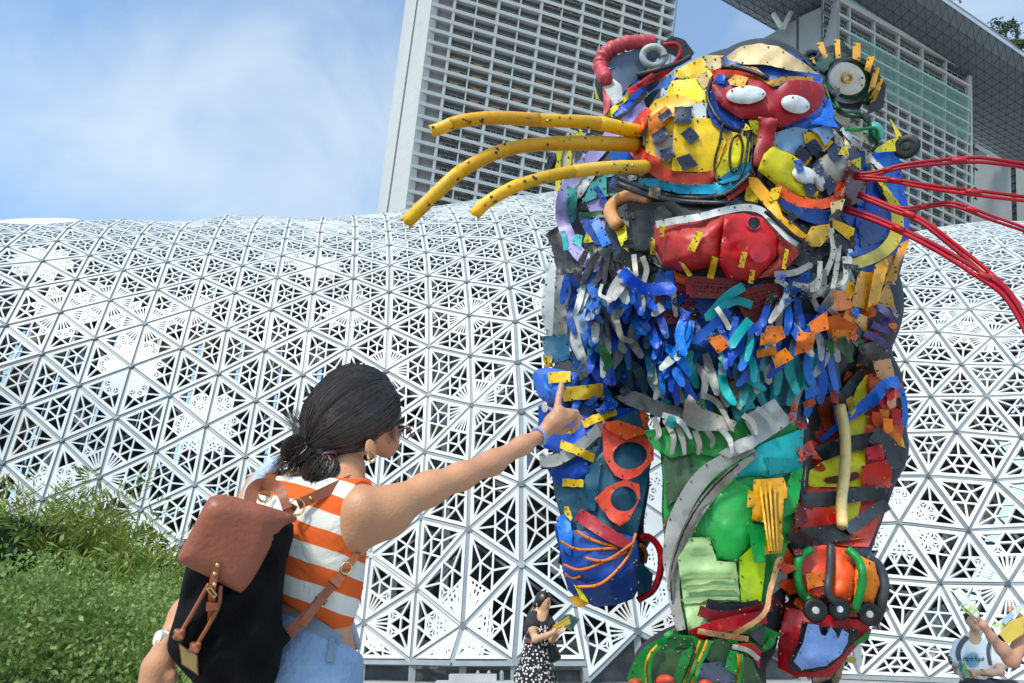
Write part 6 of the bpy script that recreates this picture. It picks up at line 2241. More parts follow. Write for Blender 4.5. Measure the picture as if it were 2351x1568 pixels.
# ---- raised paw
s2('paw_panel', [(1190, 1010), (1275, 955), (1350, 950), (1345, 1170), (1262, 1205), (1205, 1140)], 'flame', bolts=44, bulge=.05)
s2('paw_panel', [(1355, 955), (1432, 968), (1465, 1080), (1442, 1205), (1352, 1195)], 'flame', bolts=44, bulge=.05)
s2('paw_panel', [(1465, 990), (1548, 1030), (1572, 1130), (1542, 1212), (1455, 1200)], 'orange', bolts=44, bulge=.05)
s2('paw_panel', [(1240, 1080), (1330, 1070), (1330, 1130), (1250, 1150)], 'orange', bolts=40)
for pth, w, c in (([(1262, 970), (1212, 1010), (1203, 1090), (1225, 1172), (1262, 1202)], 38, 'green'), ([(1352, 948), (1347, 1050), (1340, 1160), (1372, 1212)], 34, 'dark'), ([(1425, 968), (1482, 1030), (1492, 1122), (1460, 1245)], 36, 'green'), ([(1508, 1008), (1562, 1040), (1592, 1130), (1572, 1240), (1548, 1292)], 44, 'dark')):
    h2('paw_rib', pth, w, c, dt=[-.02, -.06, -.02])
s2('paw_panel', [(1125, 1215), (1200, 1188), (1222, 1262), (1150, 1335), (1118, 1300)], 'maroon', bolts=50)
s2('paw_sole', [(1150, 1228), (1250, 1248), (1480, 1288), (1535, 1330), (1425, 1452), (1352, 1542), (1200, 1542), (1115, 1500), (1118, 1380)], 'red', bolts=50, bulge=.05)
s2('sole_pad', smooth_poly([(1228, 1290), (1300, 1318), (1475, 1328), (1442, 1402), (1340, 1502), (1220, 1522), (1158, 1492), (1208, 1382)], 2), 'black', lift=.02, bolts=30, boltr=1.8)
s2('sole_pad', [(1250, 1302), (1298, 1310), (1310, 1352), (1328, 1358), (1352, 1315), (1375, 1345), (1385, 1372), (1402, 1330), (1432, 1345), (1428, 1385), (1398, 1442), (1328, 1492), (1222, 1510), (1186, 1470), (1228, 1390)], 'periwinkle', lift=.03, bolts=50, boltr=1.8)
s2('paw_panel', [(1452, 1388), (1535, 1330), (1522, 1372), (1462, 1402)], 'green')
for (x, y), r_ in (((1282, 1243), 52), ((1390, 1238), 47), ((1523, 1260), 50)):
    px = C2((x, y))
    tt = float(np.nanmin(look([px[0] + a for a in (-18, 0, 18, 0, 0)], [px[1] + a for a in (0, -18, 0, 18, 0)]))) - .10
    wheel(px, tt, r_ * K2, (-.1, -.98, -.12), rimc='charcoal', hubc='light', wide=.5)
# ---- small offcuts wedged into the gaps that are still bare
bare = np.argwhere(~np.isnan(BODY_DEP) & ~COVER)
for _ in range(150):
    i, j = bare[rng.integers(len(bare))]
    x, y = RX0 + i * RS, RY0 + j * RS
    p = region(x, y)
    if p is None or y > 1560 or COVER[i, j]:
        continue
    sp_ = scrap_poly(x, y, rng.uniform(9, 19), 1.4)
    bi = np.clip(np.rint((sp_[:, 0] - RX0) / RS).astype(int), 0, NX - 1)
    bj = np.clip(np.rint((sp_[:, 1] - RY0) / RS).astype(int), 0, NY - 1)
    if np.isnan(BODY_DEP[bi, bj]).any():
        continue
    sheet('offcut', sp_, p[rng.integers(len(p))], rag=.6, h=7, th=.012, bolts=30, boltr=2.0)
# ---- scraps clad on the sides and back that the photograph does not show
cl_v = {}
cents = np.array([bP[list(f_)].mean(0) for f_ in bF])
nrms = np.cross(bP[bF[:, 1]] - bP[bF[:, 0]], bP[bF[:, 2]] - bP[bF[:, 0]])
nrms /= np.linalg.norm(nrms, axis=1)[:, None] + 1e-9
side = np.where(np.einsum('ij,ij->i', nrms, (cents - CAM) / np.linalg.norm(cents - CAM, axis=1)[:, None]) > .62)[0]
CL = MB()
clm = ['blue', 'yellow', 'flame', 'green', 'charcoal', 'grey', 'teal', 'cream', 'deep', 'lemon', 'red', 'dark']
for _ in range(420):
    i = side[rng.integers(len(side))]
    c, n_ = cents[i] + nrms[i] * rng.uniform(.02, .06), nrms[i]
    u = np.cross(n_, rng.normal(size=3))
    u /= np.linalg.norm(u)
    w = np.cross(n_, u)
    a, b = rng.uniform(.08, .2), rng.uniform(.06, .14)
    CL.box(c - u * a - w * b, u * 2 * a, w * 2 * b, n_ * .02, int(rng.integers(len(clm))))
CL.obj('scrap_cladding', [plastic(k) for k in clm], cat, kind='stuff')
BOLTS.obj('bolts', [M_bolt, M_boltd], cat, kind='stuff')

# ------------------------------------------------------------------ people
def skin_mat(name, col, r=.5):
    m = mat(name, col, r, .11, 6., bump=.12, bscale=150, detail=7)
    b = m.node_tree.nodes['Principled BSDF']
    b.inputs['Subsurface Weight'].default_value = .12
    b.inputs['Subsurface Radius'].default_value = (.01, .004, .002)
    return m


M_skin = skin_mat('skin', '#BF8763')
M_hair = mat('dark_brown_hair', (.030, .018, .014), .40, .5, 60., spec=.6)
M_hair2 = mat('black_hair', (.012, .010, .010), .4, .4, 60., spec=.6)
M_gold = mat('gold_metal', (.72, .50, .20), .25, .1, 8., metal=1.)
M_leather = mat('tan_leather', '#8F4D36', .46, .10, 9., bump=.12, bscale=90)
M_leather2 = mat('strap_leather', '#8E4B2B', .5, .14, 12., bump=.1, bscale=80)
M_canvas = mat('black_canvas', (.006, .006, .0065), .95, .3, 14., bump=.35, bscale=180, spec=.15)


def cloth_stripes(name, d, period, ca, cb, phase=0., wob=.004, duty=.5):
    m = bpy.data.materials.new(name)
    m.use_nodes = True
    t = m.node_tree
    b = t.nodes['Principled BSDF']
    b.inputs['Roughness'].default_value = .9
    b.inputs['Specular IOR Level'].default_value = .15
    g = t.nodes.new('ShaderNodeTexCoord')
    dt = t.nodes.new('ShaderNodeVectorMath')
    dt.operation = 'DOT_PRODUCT'
    dt.inputs[1].default_value = d
    t.links.new(g.outputs['Object'], dt.inputs[0])
    nz_ = t.nodes.new('ShaderNodeTexNoise')
    nz_.inputs['Scale'].default_value = 7
    t.links.new(g.outputs['Object'], nz_.inputs['Vector'])
    ma = t.nodes.new('ShaderNodeMath')
    ma.operation = 'MULTIPLY_ADD'
    ma.inputs[1].default_value = wob * 4
    t.links.new(nz_.outputs[0], ma.inputs[0])
    t.links.new(dt.outputs['Value'], ma.inputs[2])
    dv = t.nodes.new('ShaderNodeMath')
    dv.operation = 'MULTIPLY_ADD'
    dv.inputs[1].default_value = 1 / period
    dv.inputs[2].default_value = phase
    t.links.new(ma.outputs[0], dv.inputs[0])
    fr = t.nodes.new('ShaderNodeMath')
    fr.operation = 'FRACT'
    t.links.new(dv.outputs[0], fr.inputs[0])
    r = t.nodes.new('ShaderNodeValToRGB')
    r.color_ramp.elements[0].position = duty - .015
    r.color_ramp.elements[0].color = (*ca, 1)
    r.color_ramp.elements[1].position = duty + .015
    r.color_ramp.elements[1].color = (*cb, 1)
    t.links.new(fr.outputs[0], r.inputs[0])
    t.links.new(r.outputs[0], b.inputs['Base Color'])
    w = t.nodes.new('ShaderNodeTexNoise')
    w.inputs['Scale'].default_value = 260
    t.links.new(g.outputs['Object'], w.inputs['Vector'])
    bp = t.nodes.new('ShaderNodeBump')
    bp.inputs['Strength'].default_value = .25
    bp.inputs['Distance'].default_value = .004
    t.links.new(w.outputs[0], bp.inputs['Height'])
    w2 = t.nodes.new('ShaderNodeTexNoise')
    w2.inputs['Scale'].default_value = 9
    w2.inputs['Distortion'].default_value = 1.2
    t.links.new(g.outputs['Object'], w2.inputs['Vector'])
    bp2 = t.nodes.new('ShaderNodeBump')
    bp2.inputs['Strength'].default_value = .5
    bp2.inputs['Distance'].default_value = .03
    t.links.new(w2.outputs[0], bp2.inputs['Height'])
    t.links.new(bp.outputs[0], bp2.inputs['Normal'])
    t.links.new(bp2.outputs[0], b.inputs['Normal'])
    return m


def sdf_obj(sd, name, m, parent, it=2, lam=.5, **k):
    P, Fq = sd.mesh()
    P = relax(P, Fq, it, lam)
    return mk(name, P, Fq, m, parent, smooth=True, **k)


def img_axes():
    return RR, -RU, RF


def tri_poly(B, hh):
    n = len(B)
    edges = [(i, (i + 1) % n) for i in range(n)]
    lo, hi = B.min(0), B.max(0)
    gx, gy = np.meshgrid(np.arange(lo[0] + hh / 2, hi[0], hh), np.arange(lo[1] + hh / 2, hi[1], hh), indexing='ij')
    m = inside(gx, gy, B)
    g = np.stack([gx[m], gy[m]], 1)
    pts = [Vector(p) for p in B]
    pts += [Vector(q) for q in g if np.min(np.sum((B - q) ** 2, 1)) > (hh * .45) ** 2]
    r = delaunay_2d_cdt(pts, edges, [], 0, 1e-5)
    P = np.array([tuple(p) for p in r[0]])
    Fc = []
    for t in r[2]:
        c = P[list(t)].mean(0)
        if inside(c[0], c[1], B):
            a, b, d = t
            if (P[b][0] - P[a][0]) * (P[d][1] - P[a][1]) - (P[b][1] - P[a][1]) * (P[d][0] - P[a][0]) > 0:
                t = (a, d, b)
            Fc.append(tuple(t))
    return P, Fc


def pillow(name, outline, dfn, th, bulge, m, parent=None, hh=6., edge=30., back=0., wr=0., seed=0, smooth=True, midx=None, label=None, crisp=False):
    """closed solid with a traced outline, its own depth dfn(x, y), thickness and puffed front"""
    B = ragged(outline, 0, hh)
    P, Fc = tri_poly(B, hh)
    bd = np.array([np.min(np.linalg.norm(B - p, axis=1)) for p in P])
    u = np.sqrt(np.clip(1 - (1 - np.clip(bd / edge, 0, 1)) ** 2, 0, 1))
    rs = np.random.default_rng(seed)
    ph = rs.uniform(0, 6, 6)
    wv = sum(np.sin(P[:, 0] * rs.uniform(.02, .09) + P[:, 1] * rs.uniform(-.05, .05) + ph[i]) for i in range(5)) / 5
    d = np.array([dfn(x, y) for x, y in P]) - bulge * u + wr * wv * u
    N = len(P)
    v = [Wd(x, y, q) for (x, y), q in zip(P, d)] + [Wd(x, y, q + th + (bulge + back) * k) for (x, y), q, k in zip(P, d, u)]
    Ff, es = [], set()
    for t in Fc:
        Ff.append(t)
        Ff.append(tuple(i + N for i in t[::-1]))
        for q in range(3):
            es.add((t[q], t[(q + 1) % 3]))
    nf = len(Ff)
    for (a, b) in es:
        if (b, a) not in es:
            if crisp:
                q0_ = len(v)
                v += [v[b], v[a], v[a + N], v[b + N]]
                Ff.append((q0_, q0_ + 1, q0_ + 2, q0_ + 3))
            else:
                Ff.append((b, a, a + N, b + N))
    o = mk(name, v, Ff, m, parent, label=label)
    if smooth:
        fl = np.zeros(len(Ff), bool)
        fl[:] = True
        o.data.polygons.foreach_set('use_smooth', fl)
    return o


def ribbon(name, pts, w, m, parent, th=.004, n=6, twist=None, label=None):
    """flat strap through world points; w in metres, wide side across the view"""
    P = spline(np.array(pts), n)
    T = np.gradient(P, axis=0)
    T /= np.linalg.norm(T, axis=1)[:, None]
    mb = MB()
    v = []
    ww = np.interp(np.linspace(0, 1, len(P)), np.linspace(0, 1, len(w)), w) if hasattr(w, '__len__') else np.full(len(P), w)
    for p, t, k in zip(P, T, ww):
        nn = CAM - p
        nn = nn / np.linalg.norm(nn)
        if twist is not None:
            nn = np.asarray(twist, float)
        s_ = np.cross(t, nn)
        s_ /= np.linalg.norm(s_)
        nn = np.cross(s_, t)
        v += [p + s_ * k / 2 + nn * th / 2, p - s_ * k / 2 + nn * th / 2, p - s_ * k / 2 - nn * th / 2, p + s_ * k / 2 - nn * th / 2]
    f = []
    for i in range(len(P) - 1):
        for q in range(4):
            f.append((4 * i + q, 4 * i + (q + 1) % 4, 4 * i + 4 + (q + 1) % 4, 4 * i + 4 + q))
    f += [(3, 2, 1, 0), tuple(4 * (len(P) - 1) + q for q in range(4))]
    return mk(name, v, f, m, parent, label=label)


def torus_vf(c, ax_, r, rr, n=20, k=8, arc=1.0, a0=0.):
    ax_ = np.asarray(ax_, float)
    ax_ /= np.linalg.norm(ax_)
    u = np.cross(ax_, [.3, .2, .9])
    u /= np.linalg.norm(u)
    w = np.cross(ax_, u)
    a = a0 + np.linspace(0, 2 * math.pi * arc, n + 1)
    path = [c + r * (math.cos(q) * u + math.sin(q) * w) for q in a]
    return tube_vf(path, rr, k)


# ------------------------------------------------------------------ woman pointing, seen from behind
Y0 = 1.72
wom = thing('person', 'woman seen from behind in an orange striped sleeveless top pointing at the statue', 'person', (-.5, Y0, 0))


def V(x, y, dY=0.):
    return W(x, y, Y0 + dY)


TH = R(30)
ta = np.array([math.cos(TH), -math.sin(TH), 0.])
nb = np.array([-math.sin(TH), -math.cos(TH), 0.])          # back normal
spine = np.array([.20, .05, .95])
spine /= np.linalg.norm(spine)
ta = ta - spine * (ta @ spine)
ta /= np.linalg.norm(ta)
nb = np.cross(ta, spine)
ROT = np.stack([ta, nb, spine], 1)
face = np.array([.72, .66, .22])
face /= np.linalg.norm(face)
hs = np.cross(face, [0, 0, 1.])
hs /= np.linalg.norm(hs)
hu = np.cross(hs, face)
HROT = np.stack([face, hs, hu], 1)

CHEST, WAIST, HIP = V(712, 1228, .03), V(716, 1390, .02), V(700, 1560, .02)


def torso(sd, g=0., neck=True):
    sd.ell(CHEST, np.array([.148, .098, .185]) + g, ROT, .05)
    sd.ell(V(712, 1330, .03), np.array([.116, .082, .15]) + g, ROT, .05)
    sd.ell(WAIST, np.array([.100, .080, .13]) + g, ROT, .05)
    sd.ell(V(775, 1180, 0), np.array([.07, .055, .10]) + g, ROT, .04)
    sd.ell(V(655, 1165, .07), np.array([.07, .055, .10]) + g, ROT, .04)
    if neck:
        sd.cone(V(800, 1075, .02), V(768, 1150, .03), .044 + g, .055 + g, .03)
        sd.cone(V(772, 1130, .03), V(825, 1160, -.04), .045 + g, .042 + g, .03)
        sd.cone(V(762, 1130, .03), V(622, 1118, .09), .045 + g, .040 + g, .03)
    return sd


sd = SDF((-.98, 1.32, .86), (.32, 2.22, 1.70), .0052)
torso(sd)
sd.ell(HIP, (.125, .10, .14), ROT, .05)
# head
sd.ell(V(828, 945, .03), (.098, .074, .112), HROT, .03)
sd.cone(V(850, 985, .03), V(888, 1030, .07), .055, .026, .03)
sd.cone(V(885, 985, .06), V(895, 1010, .075), .032, .026, .02)
sd.ell(V(913, 994, .12), (.016, .009, .014), HROT, .012)
sd.ell(V(851, 1030, -.035), (.018, .007, .027), HROT, .006)
# right arm and hand
AR = [V(835, 1172, -.05), V(900, 1165, -.02), V(985, 1122, .03), V(1060, 1093, .07), V(1130, 1062, .13), V(1200, 1022, .20), V(1240, 1000, .24)]
sd.chain(AR, [.056, .049, .040, .0325, .0305, .0235, .020], .03)
sd.cone(V(815, 1225, -.03), V(890, 1200, -.02), .045, .035, .04)


def Hn(x, y, d=0.):
    return V(x, y, .25 + d)


sd.cone(Hn(1243, 998), Hn(1272, 968), .021, .027, .015)
sd.cone(Hn(1272, 968), Hn(1284, 945), .025, .018, .012)
sd.cone(Hn(1272, 970), Hn(1306, 956, .02), .025, .020, .012)
sd.cone(Hn(1284, 948), Hn(1313, 950, .03), .017, .014, .010)
sd.chain([Hn(1279, 940), Hn(1284, 906, .01), Hn(1288, 888, .018), Hn(1291, 873, .024)], [.0125, .0098, .0088, .0070], .006)
sd.chain([Hn(1300, 946, .02), Hn(1322, 947, .045), Hn(1323, 964, .05)], [.012, .0105, .0085], .005)
sd.chain([Hn(1311, 952, .035), Hn(1329, 958, .055), Hn(1326, 980, .05)], [.011, .0098, .008], .005)
sd.chain([Hn(1316, 962, .05), Hn(1327, 972, .06), Hn(1314, 992, .045)], [.010, .009, .0075], .005)
sd.chain([Hn(1268, 985, .02), Hn(1290, 990, .045), Hn(1306, 982, .055)], [.014, .011, .009], .006)
# left arm and hand
AL = [V(604, 1122, .10), V(560, 1200, .08), V(470, 1345, .03), V(425, 1410, -.02), V(384, 1470, -.06)]
sd.chain(AL, [.050, .042, .032, .028, .023], .03)
HL = lambda x, y, d=0.: V(x, y, -.08 + d)
sd.cone(HL(380, 1480), HL(362, 1530), .023, .028, .015)
sd.cone(HL(374, 1520), HL(354, 1565), .025, .023, .015)
sd.cone(HL(355, 1530), HL(345, 1570), .026, .022, .015)
for i, (x, y, x2, y2) in enumerate(((334, 1572, 326, 1625), (346, 1582, 340, 1645), (358, 1585, 354, 1645), (369, 1580, 368, 1632))):
    sd.chain([HL(x, y - 14), HL(x, y), HL((x + x2) / 2, (y + y2) / 2, .01), HL(x2, y2, .03)], [.013, .0115, .010, .008], .006)
sd.chain([HL(378, 1522, .01), HL(393, 1552, .0), HL(394, 1580, .01)], [.015, .012, .009], .008)
skin = sdf_obj(sd, 'body', M_skin, wom, 2, .45)

# hair: mass, two bunches and strands
sd = SDF((-.72, 1.50, 1.22), (-.18, 2.0, 1.72), .006)
sd.ell(V(826, 938, .03), (.114, .096, .118), HROT, .02)
sd.ell(V(785, 965, .01), (.100, .092, .100), HROT, .03)
sd.cone(V(760, 985, .0), V(722, 1008, -.01), .070, .034, .03)
e0_, e1_ = V(738, 1078, 0), V(902, 1008, 0)
dn = np.cross(e1_ - e0_, e0_ - CAM)
dn /= np.linalg.norm(dn)
if dn[2] > 0:
    dn = -dn
sd.clip(e0_, dn)
fr_ = V(934, 930, .06)
sd.ell(V(960, 1000, .14), (.06, .06, .07), HROT, .01, cut=True)
hair = sdf_obj(sd, 'hair', M_hair, wom, 2)
sd = SDF((-.72, 1.5, 1.15), (-.38, 1.95, 1.5), .006)
sd.cone(V(724, 1006, -.01), V(704, 1006, -.02), .026, .020, .012)
sd.chain([V(706, 1004, -.02), V(690, 985, -.02), V(672, 966, -.02)], [.022, .018, .007], .012)
sd.ell(V(684, 1034, -.02), (.040, .036, .036), None, .01)
sd.cone(V(704, 1004, -.02), V(692, 1030, -.02), .018, .026, .012)
sd.cone(V(735, 1015, -.01), V(748, 1052, -.02), .030, .020, .012)
sd.ell(V(738, 1084, -.03), (.042, .040, .046), None, .01)
sd.chain([V(750, 1105, -.03), V(768, 1112, -.03), V(776, 1128, -.03)], [.018, .009, .003], .01)
bun = sdf_obj(sd, 'hair_bunches', M_hair, wom, 2)
hl_ = np.array(wloc(hair))
HB = BVHTree.FromPolygons([tuple(np.array(q.co) + hl_) for q in hair.data.vertices], [tuple(p.vertices) for p in hair.data.polygons])


def strand_mesh():
    rs = np.random.default_rng(3)
    mb = MB()
    c = V(818, 948, .02)
    Rr = HROT
    g = V(722, 1010, -.02)
    gl = Rr.T @ (g - c)
    for i in range(3600):
        # start somewhere on the front and crown, flow back to the gather point
        a = rs.uniform(-math.pi, math.pi)
        el = rs.uniform(-.25, 1.5)
        s_ = np.array([math.cos(a) * math.cos(el), math.sin(a) * math.cos(el), math.sin(el)])
        e = gl / np.linalg.norm(gl)
        om = math.acos(np.clip(s_ @ e, -1, 1))
        if om < .12 or om > 2.9:
            continue
        rad = rs.uniform(1.0, 1.035)
        path = []
        for t in np.linspace(0, 1, 9):
            d = (math.sin((1 - t) * om) * s_ + math.sin(t * om) * e) / math.sin(om)
            ell_ = np.array([.118, .099, .121]) * rad
            p = c + np.array([0, 0, 0]) + Rr @ (d * ell_ + np.array([.008, 0, 0]) * (1 - t))
            q = g + Rr @ (d * .03)
            k = max(0, (t - .7) / .3) ** 1.5
            path.append(p * (1 - k) + q * k + rs.normal(size=3) * .0008)
        bad = any((p - e0_) @ dn > .0 for p in path)
        if bad:
            continue
        fit = []
        off_ = rs.uniform(.0002, .004) if rs.random() > .03 else rs.uniform(.004, .009)
        for p in path:
            h_ = HB.find_nearest(Vector(p))
            fit.append(np.array(h_[0]) + np.array(h_[1]) * off_)
        path = fit
        mb.tube(path, [.0005, .0008, .0010, .0010, .0010, .0010, .0010, .0009, .0005], 3, 1 if rs.random() < .3 else 0, cap=False)
    # fly-away wisps and the spiky tuft
    def wisp(p, q, n, sp, L=6, r=.0011):
        for _ in range(n):
            a = p + rs.normal(size=3) * sp * .5
            b = q + rs.normal(size=3) * sp * 1.6
            m_ = (a + b) / 2 + rs.normal(size=3) * sp * .9
            mb.tube(spline([a, m_, b], 4), np.linspace(r, r * .3, 9), 3, cap=False)
    wisp(V(704, 1003, -.02), V(660, 955, -.02), 70, .006)
    wisp(V(705, 1003, -.02), V(676, 950, -.02), 26, .006)

    def bunch(c_, r_, tie, n):
        ax_ = c_ - tie
        ax_ /= np.linalg.norm(ax_)
        u_ = np.cross(ax_, [.2, .9, .3])
        u_ /= np.linalg.norm(u_)
        w_ = np.cross(ax_, u_)
        for _ in range(n):
            ph = rs.uniform(0, 2 * math.pi)
            tw = rs.normal() * .5
            k_ = rs.uniform(.97, 1.10)
            e_ = rs.uniform(2.3, 2.95)
            path = []
            for t in np.linspace(.25, e_, 8):
                d = -ax_ * math.cos(t) + math.sin(t) * (math.cos(ph + tw * t) * u_ + math.sin(ph + tw * t) * w_)
                path.append(c_ + d * r_ * k_ + rs.normal(size=3) * .0006)
            if rs.random() < .25:
                path.append(path[-1] + ax_ * rs.uniform(.005, .03) + rs.normal(size=3) * .006)
            mb.tube(path, .0010, 3, 1 if rs.random() < .3 else 0, cap=False)

    bunch(V(684, 1034, -.02), .0385, V(706, 1003, -.02), 330)
    bunch(V(738, 1084, -.03), .0435, V(748, 1050, -.02), 330)
    wisp(V(668, 1055, -.03), V(645, 1070, -.03), 12, .004)
    wisp(V(690, 1062, -.03), V(684, 1088, -.03), 10, .005)
    wisp(V(760, 1100, -.04), V(780, 1112, -.03), 12, .005)
    wisp(V(765, 1100, -.04), V(769, 1142, -.03), 6, .005)
    wisp(V(900, 900, .05), V(918, 985, .07), 50, .006)
    wisp(V(880, 930, .0), V(905, 1010, .03), 30, .006)
    return mb


smb = strand_mesh()
so = smb.obj('hair_strands', [M_hair, mat('brown_hair_strands', (.075, .042, .030), .45, .4, 60., spec=.5)], wom, kind='stuff')
mb = MB()
mb.add(*torus_vf(V(712, 1003, -.02), V(724, 1006, -.01) - V(700, 1000, -.02), .022, .006))
mb.obj('hair_tie', mat('hair_tie_black', (.02, .02, .025), .7, .2, 20.), wom)
mb = MB()
mb.add(*torus_vf(V(752, 1050, -.02), V(735, 1015, -.01) - V(748, 1052, -.02), .022, .004))
mb.obj('hair_tie', mat('hair_tie_plum', (.25, .08, .16), .6, .2, 20.), wom)
# glasses, earring, bangle, watch
mb = MB()
M_specs = mat('glasses_frame', (.35, .07, .07), .3, .2, 20.)
mb.tube([V(880, 996, -.01), V(906, 989, .03), V(942, 981, .10)], .0022, 6)
mb.add(*torus_vf(V(934, 992, .115), face + np.array([0, 0, -.1]), .019, .0018))
mb.obj('glasses', M_specs, wom)
mb = MB()
mb.add(*torus_vf(V(853, 1050, -.045), hs + np.array([.25, 0, 0]), .0125, .0022, arc=.88))
mb.obj('earring', M_gold, wom)
mb = MB()
mb.add(*torus_vf(V(1238, 1001, .235), AR[-1] - AR[-2], .0245, .0055, 26))
mb.obj('wristband', mat('wristband_lilac', (.27, .32, .56), .8, .12, 30., bump=.3, bscale=200), wom)
mb = MB()
wd_ = AL[-1] - AL[-2]
mb.add(*torus_vf(V(384, 1470, -.062), wd_, .0255, .006, 24))
mb.obj('watch_strap', mat('watch_steel', (.55, .54, .52), .3, .15, 40., metal=.8), wom)
mb = MB()
wc = V(371, 1466, -.085)
mb.tube([wc, wc + np.array([-.006, -.008, .002])], .016, 16)
mb.obj('watch_face', mat('watch_white', (.7, .7, .68), .25, .05, 20.), wom)

# striped top
sd = SDF((-.75, 1.45, .9), (-.28, 2.0, 1.42), .0055)
torso(sd, .011)
for c_, r_ in ((V(862, 1205, -.07), .072), (V(852, 1150, -.06), .048), (V(568, 1140, .10), .068)):
    sd.ell(c_, (r_, r_, r_ * 1.15), None, .008, cut=True)
h0, h1_ = V(649, 1383), V(786, 1462)
hn = np.cross(h1_ - h0, h0 - CAM)
hn /= np.linalg.norm(hn)
if hn[2] > 0:
    hn = -hn
sd.clip(h0, hn)
n0, n1_ = V(752, 1096), V(812, 1098)
nn_ = np.cross(n1_ - n0, n0 - CAM)
nn_ /= np.linalg.norm(nn_)
if nn_[2] < 0:
    nn_ = -nn_
sd.clip(n0, nn_)
sdir = spine * .97 + ta * .12
M_stripe = cloth_stripes('striped_knit', list(sdir), .078, lin('#D9D2C6'), lin('#DA5F2A'), .30, .004, .5)
sdf_obj(sd, 'striped_top', M_stripe, wom, 2)

# jeans
M_denim = mat('light_denim', '#8399B6', .9, .30, 5., bump=.45, bscale=60, detail=9)
sd = SDF((-.86, 1.36, .05), (-.18, 2.1, 1.12), .010)
sd.ell(V(706, 1470, .02), (.117, .102, .14), ROT, .05)
sd.ell(V(698, 1570, .02), (.138, .122, .15), ROT, .05)
kn = [np.array([p[0], p[1], 0.]) for p in (V(736, 1560, -.02), V(650, 1560, .06))]
for q in kn:
    sd.chain([np.array([q[0], q[1], .80]), np.array([q[0] + .01, q[1] - .01, .50]), np.array([q[0] + .02, q[1] + .03, .09])], [.092, .064, .05], .04)
j0, j1 = V(646, 1380), V(797, 1480)
jn = np.cross(j1 - j0, j0 - CAM)
jn /= np.linalg.norm(jn)
if jn[2] < 0:
    jn = -jn
sd.clip(j0, jn)
jeans = sdf_obj(sd, 'jeans', M_denim, wom, 2)
M_denim2 = mat('denim_seam', '#76828F', .85, .15, 8.)


def on_surf(x, y, o, up_=.004):
    r = RF + RR * (x - CX) / F + RU * (CY - y) / F
    r = r / np.linalg.norm(r)
    tree = SURF.get(o.name)
    if tree is None:
        lo = np.array(wloc(o))
        tree = SURF[o.name] = BVHTree.FromPolygons([tuple(np.array(q.co) + lo) for q in o.data.vertices], [tuple(p.vertices) for p in o.data.polygons])
    h = tree.ray_cast(Vector(CAM), Vector(r))
    if h[0] is None:
        return None
    return np.array(h[0]) - r * up_


SURF = {}
wb = [on_surf(x, y, jeans, .003) for x, y in ((668, 1402), (690, 1416), (712, 1431), (735, 1446), (757, 1461), (780, 1476))]
wb = [p for p in wb if p is not None]
if len(wb) > 2:
    ribbon('waistband', wb, .030, M_denim2, jeans, .005)
bl_ = [on_surf(x, y, jeans, .006) for x, y in ((763, 1465), (760, 1490), (757, 1520))]
if all(p is not None for p in bl_):
    ribbon('belt_loop', bl_, .013, M_denim2, jeans, .005)
for q in kn:
    sh = SDF((q[0] - .1, q[1] - .12, -.01), (q[0] + .14, q[1] + .24, .14), .01)
    sh.chain([np.array([q[0] + .02, q[1] + .0, .05]), np.array([q[0] + .03, q[1] + .14, .035])], [.045, .036], .02)
    sh.clip(np.array([0, 0, .004]), (0, 0, -1))
    sdf_obj(sh, 'shoe', mat('shoe_white', (.6, .6, .58), .6, .1, 10.) if not bpy.data.materials.get('shoe_white') else bpy.data.materials['shoe_white'], wom)
# pale denim overshirt: folded over the left shoulder and hanging at the right hip
M_over = mat('pale_overshirt', '#A9B7C9', .9, .12, 8., bump=.4, bscale=150)
dsh = proj(V(590, 1110, .02))[2]
pillow('overshirt', [(648, 1040), (625, 1048), (590, 1078), (565, 1115), (548, 1150), (556, 1160), (590, 1165), (612, 1130), (640, 1080), (655, 1050)], lambda x, y: dsh + .03, .03, .03, M_over, wom, 5, 22, wr=.004, seed=2)
dhp = proj(V(800, 1430, .03))[2]
pillow('overshirt', [(782, 1368), (798, 1385), (808, 1410), (818, 1440), (829, 1478), (826, 1490), (806, 1496), (798, 1480), (790, 1450), (786, 1420)], lambda x, y: dhp + .02, .03, .02, mat('overshirt_grey', '#A5A3AE', .9, .2, 14., bump=.4, bscale=140), wom, 5, 14, wr=.006, seed=3)

# ------------------------------------------------------------------ backpack
bp_ = thing('backpack', 'black canvas backpack with a tan leather flap worn by the pointing woman', 'backpack', V(540, 1400, -.2))
DB = proj(V(600, 1300, -.02))[2] - .19


def dbag(x, y):
    return DB + (x - 540) * .00028 + (y - 1350) * -.00006 + (.00000035 * max(0, 1190 - y) ** 2.6)


bodyo = pillow('bag_body', smooth_poly([(428, 1296), (408, 1390), (384, 1478), (395, 1512), (430, 1552), (480, 1600), (560, 1625), (622, 1580), (642, 1530), (650, 1488), (668, 1466), (650, 1438), (648, 1400), (656, 1300), (674, 1205), (600, 1165), (510, 1148), (462, 1190)], 3), dbag, .10, .055, M_canvas, bp_, 7, 60, wr=.030, seed=5)
M_canv_edge = M_canvas


def dflap(x, y):
    return dbag(x, y) - .066 + .00006 * max(0, 1185 - y) ** 1.9 * .05 + max(0, (x - 600)) * .00022


flap = pillow('flap', smooth_poly([(486, 1140), (520, 1136), (600, 1158), (672, 1181), (680, 1196), (655, 1206), (635, 1228), (618, 1262), (598, 1300), (575, 1338), (558, 1357), (542, 1357), (480, 1326), (424, 1299), (409, 1287), (412, 1270), (442, 1212), (470, 1158)], 3), dflap, .007, .018, M_leather, bp_, 6, 40, wr=.003, seed=8, crisp=True)


def BF(x, y, k=.0):
    """point just in front of the flap or bag"""
    return Wd(x, y, dbag(x, y) - .062 - k)


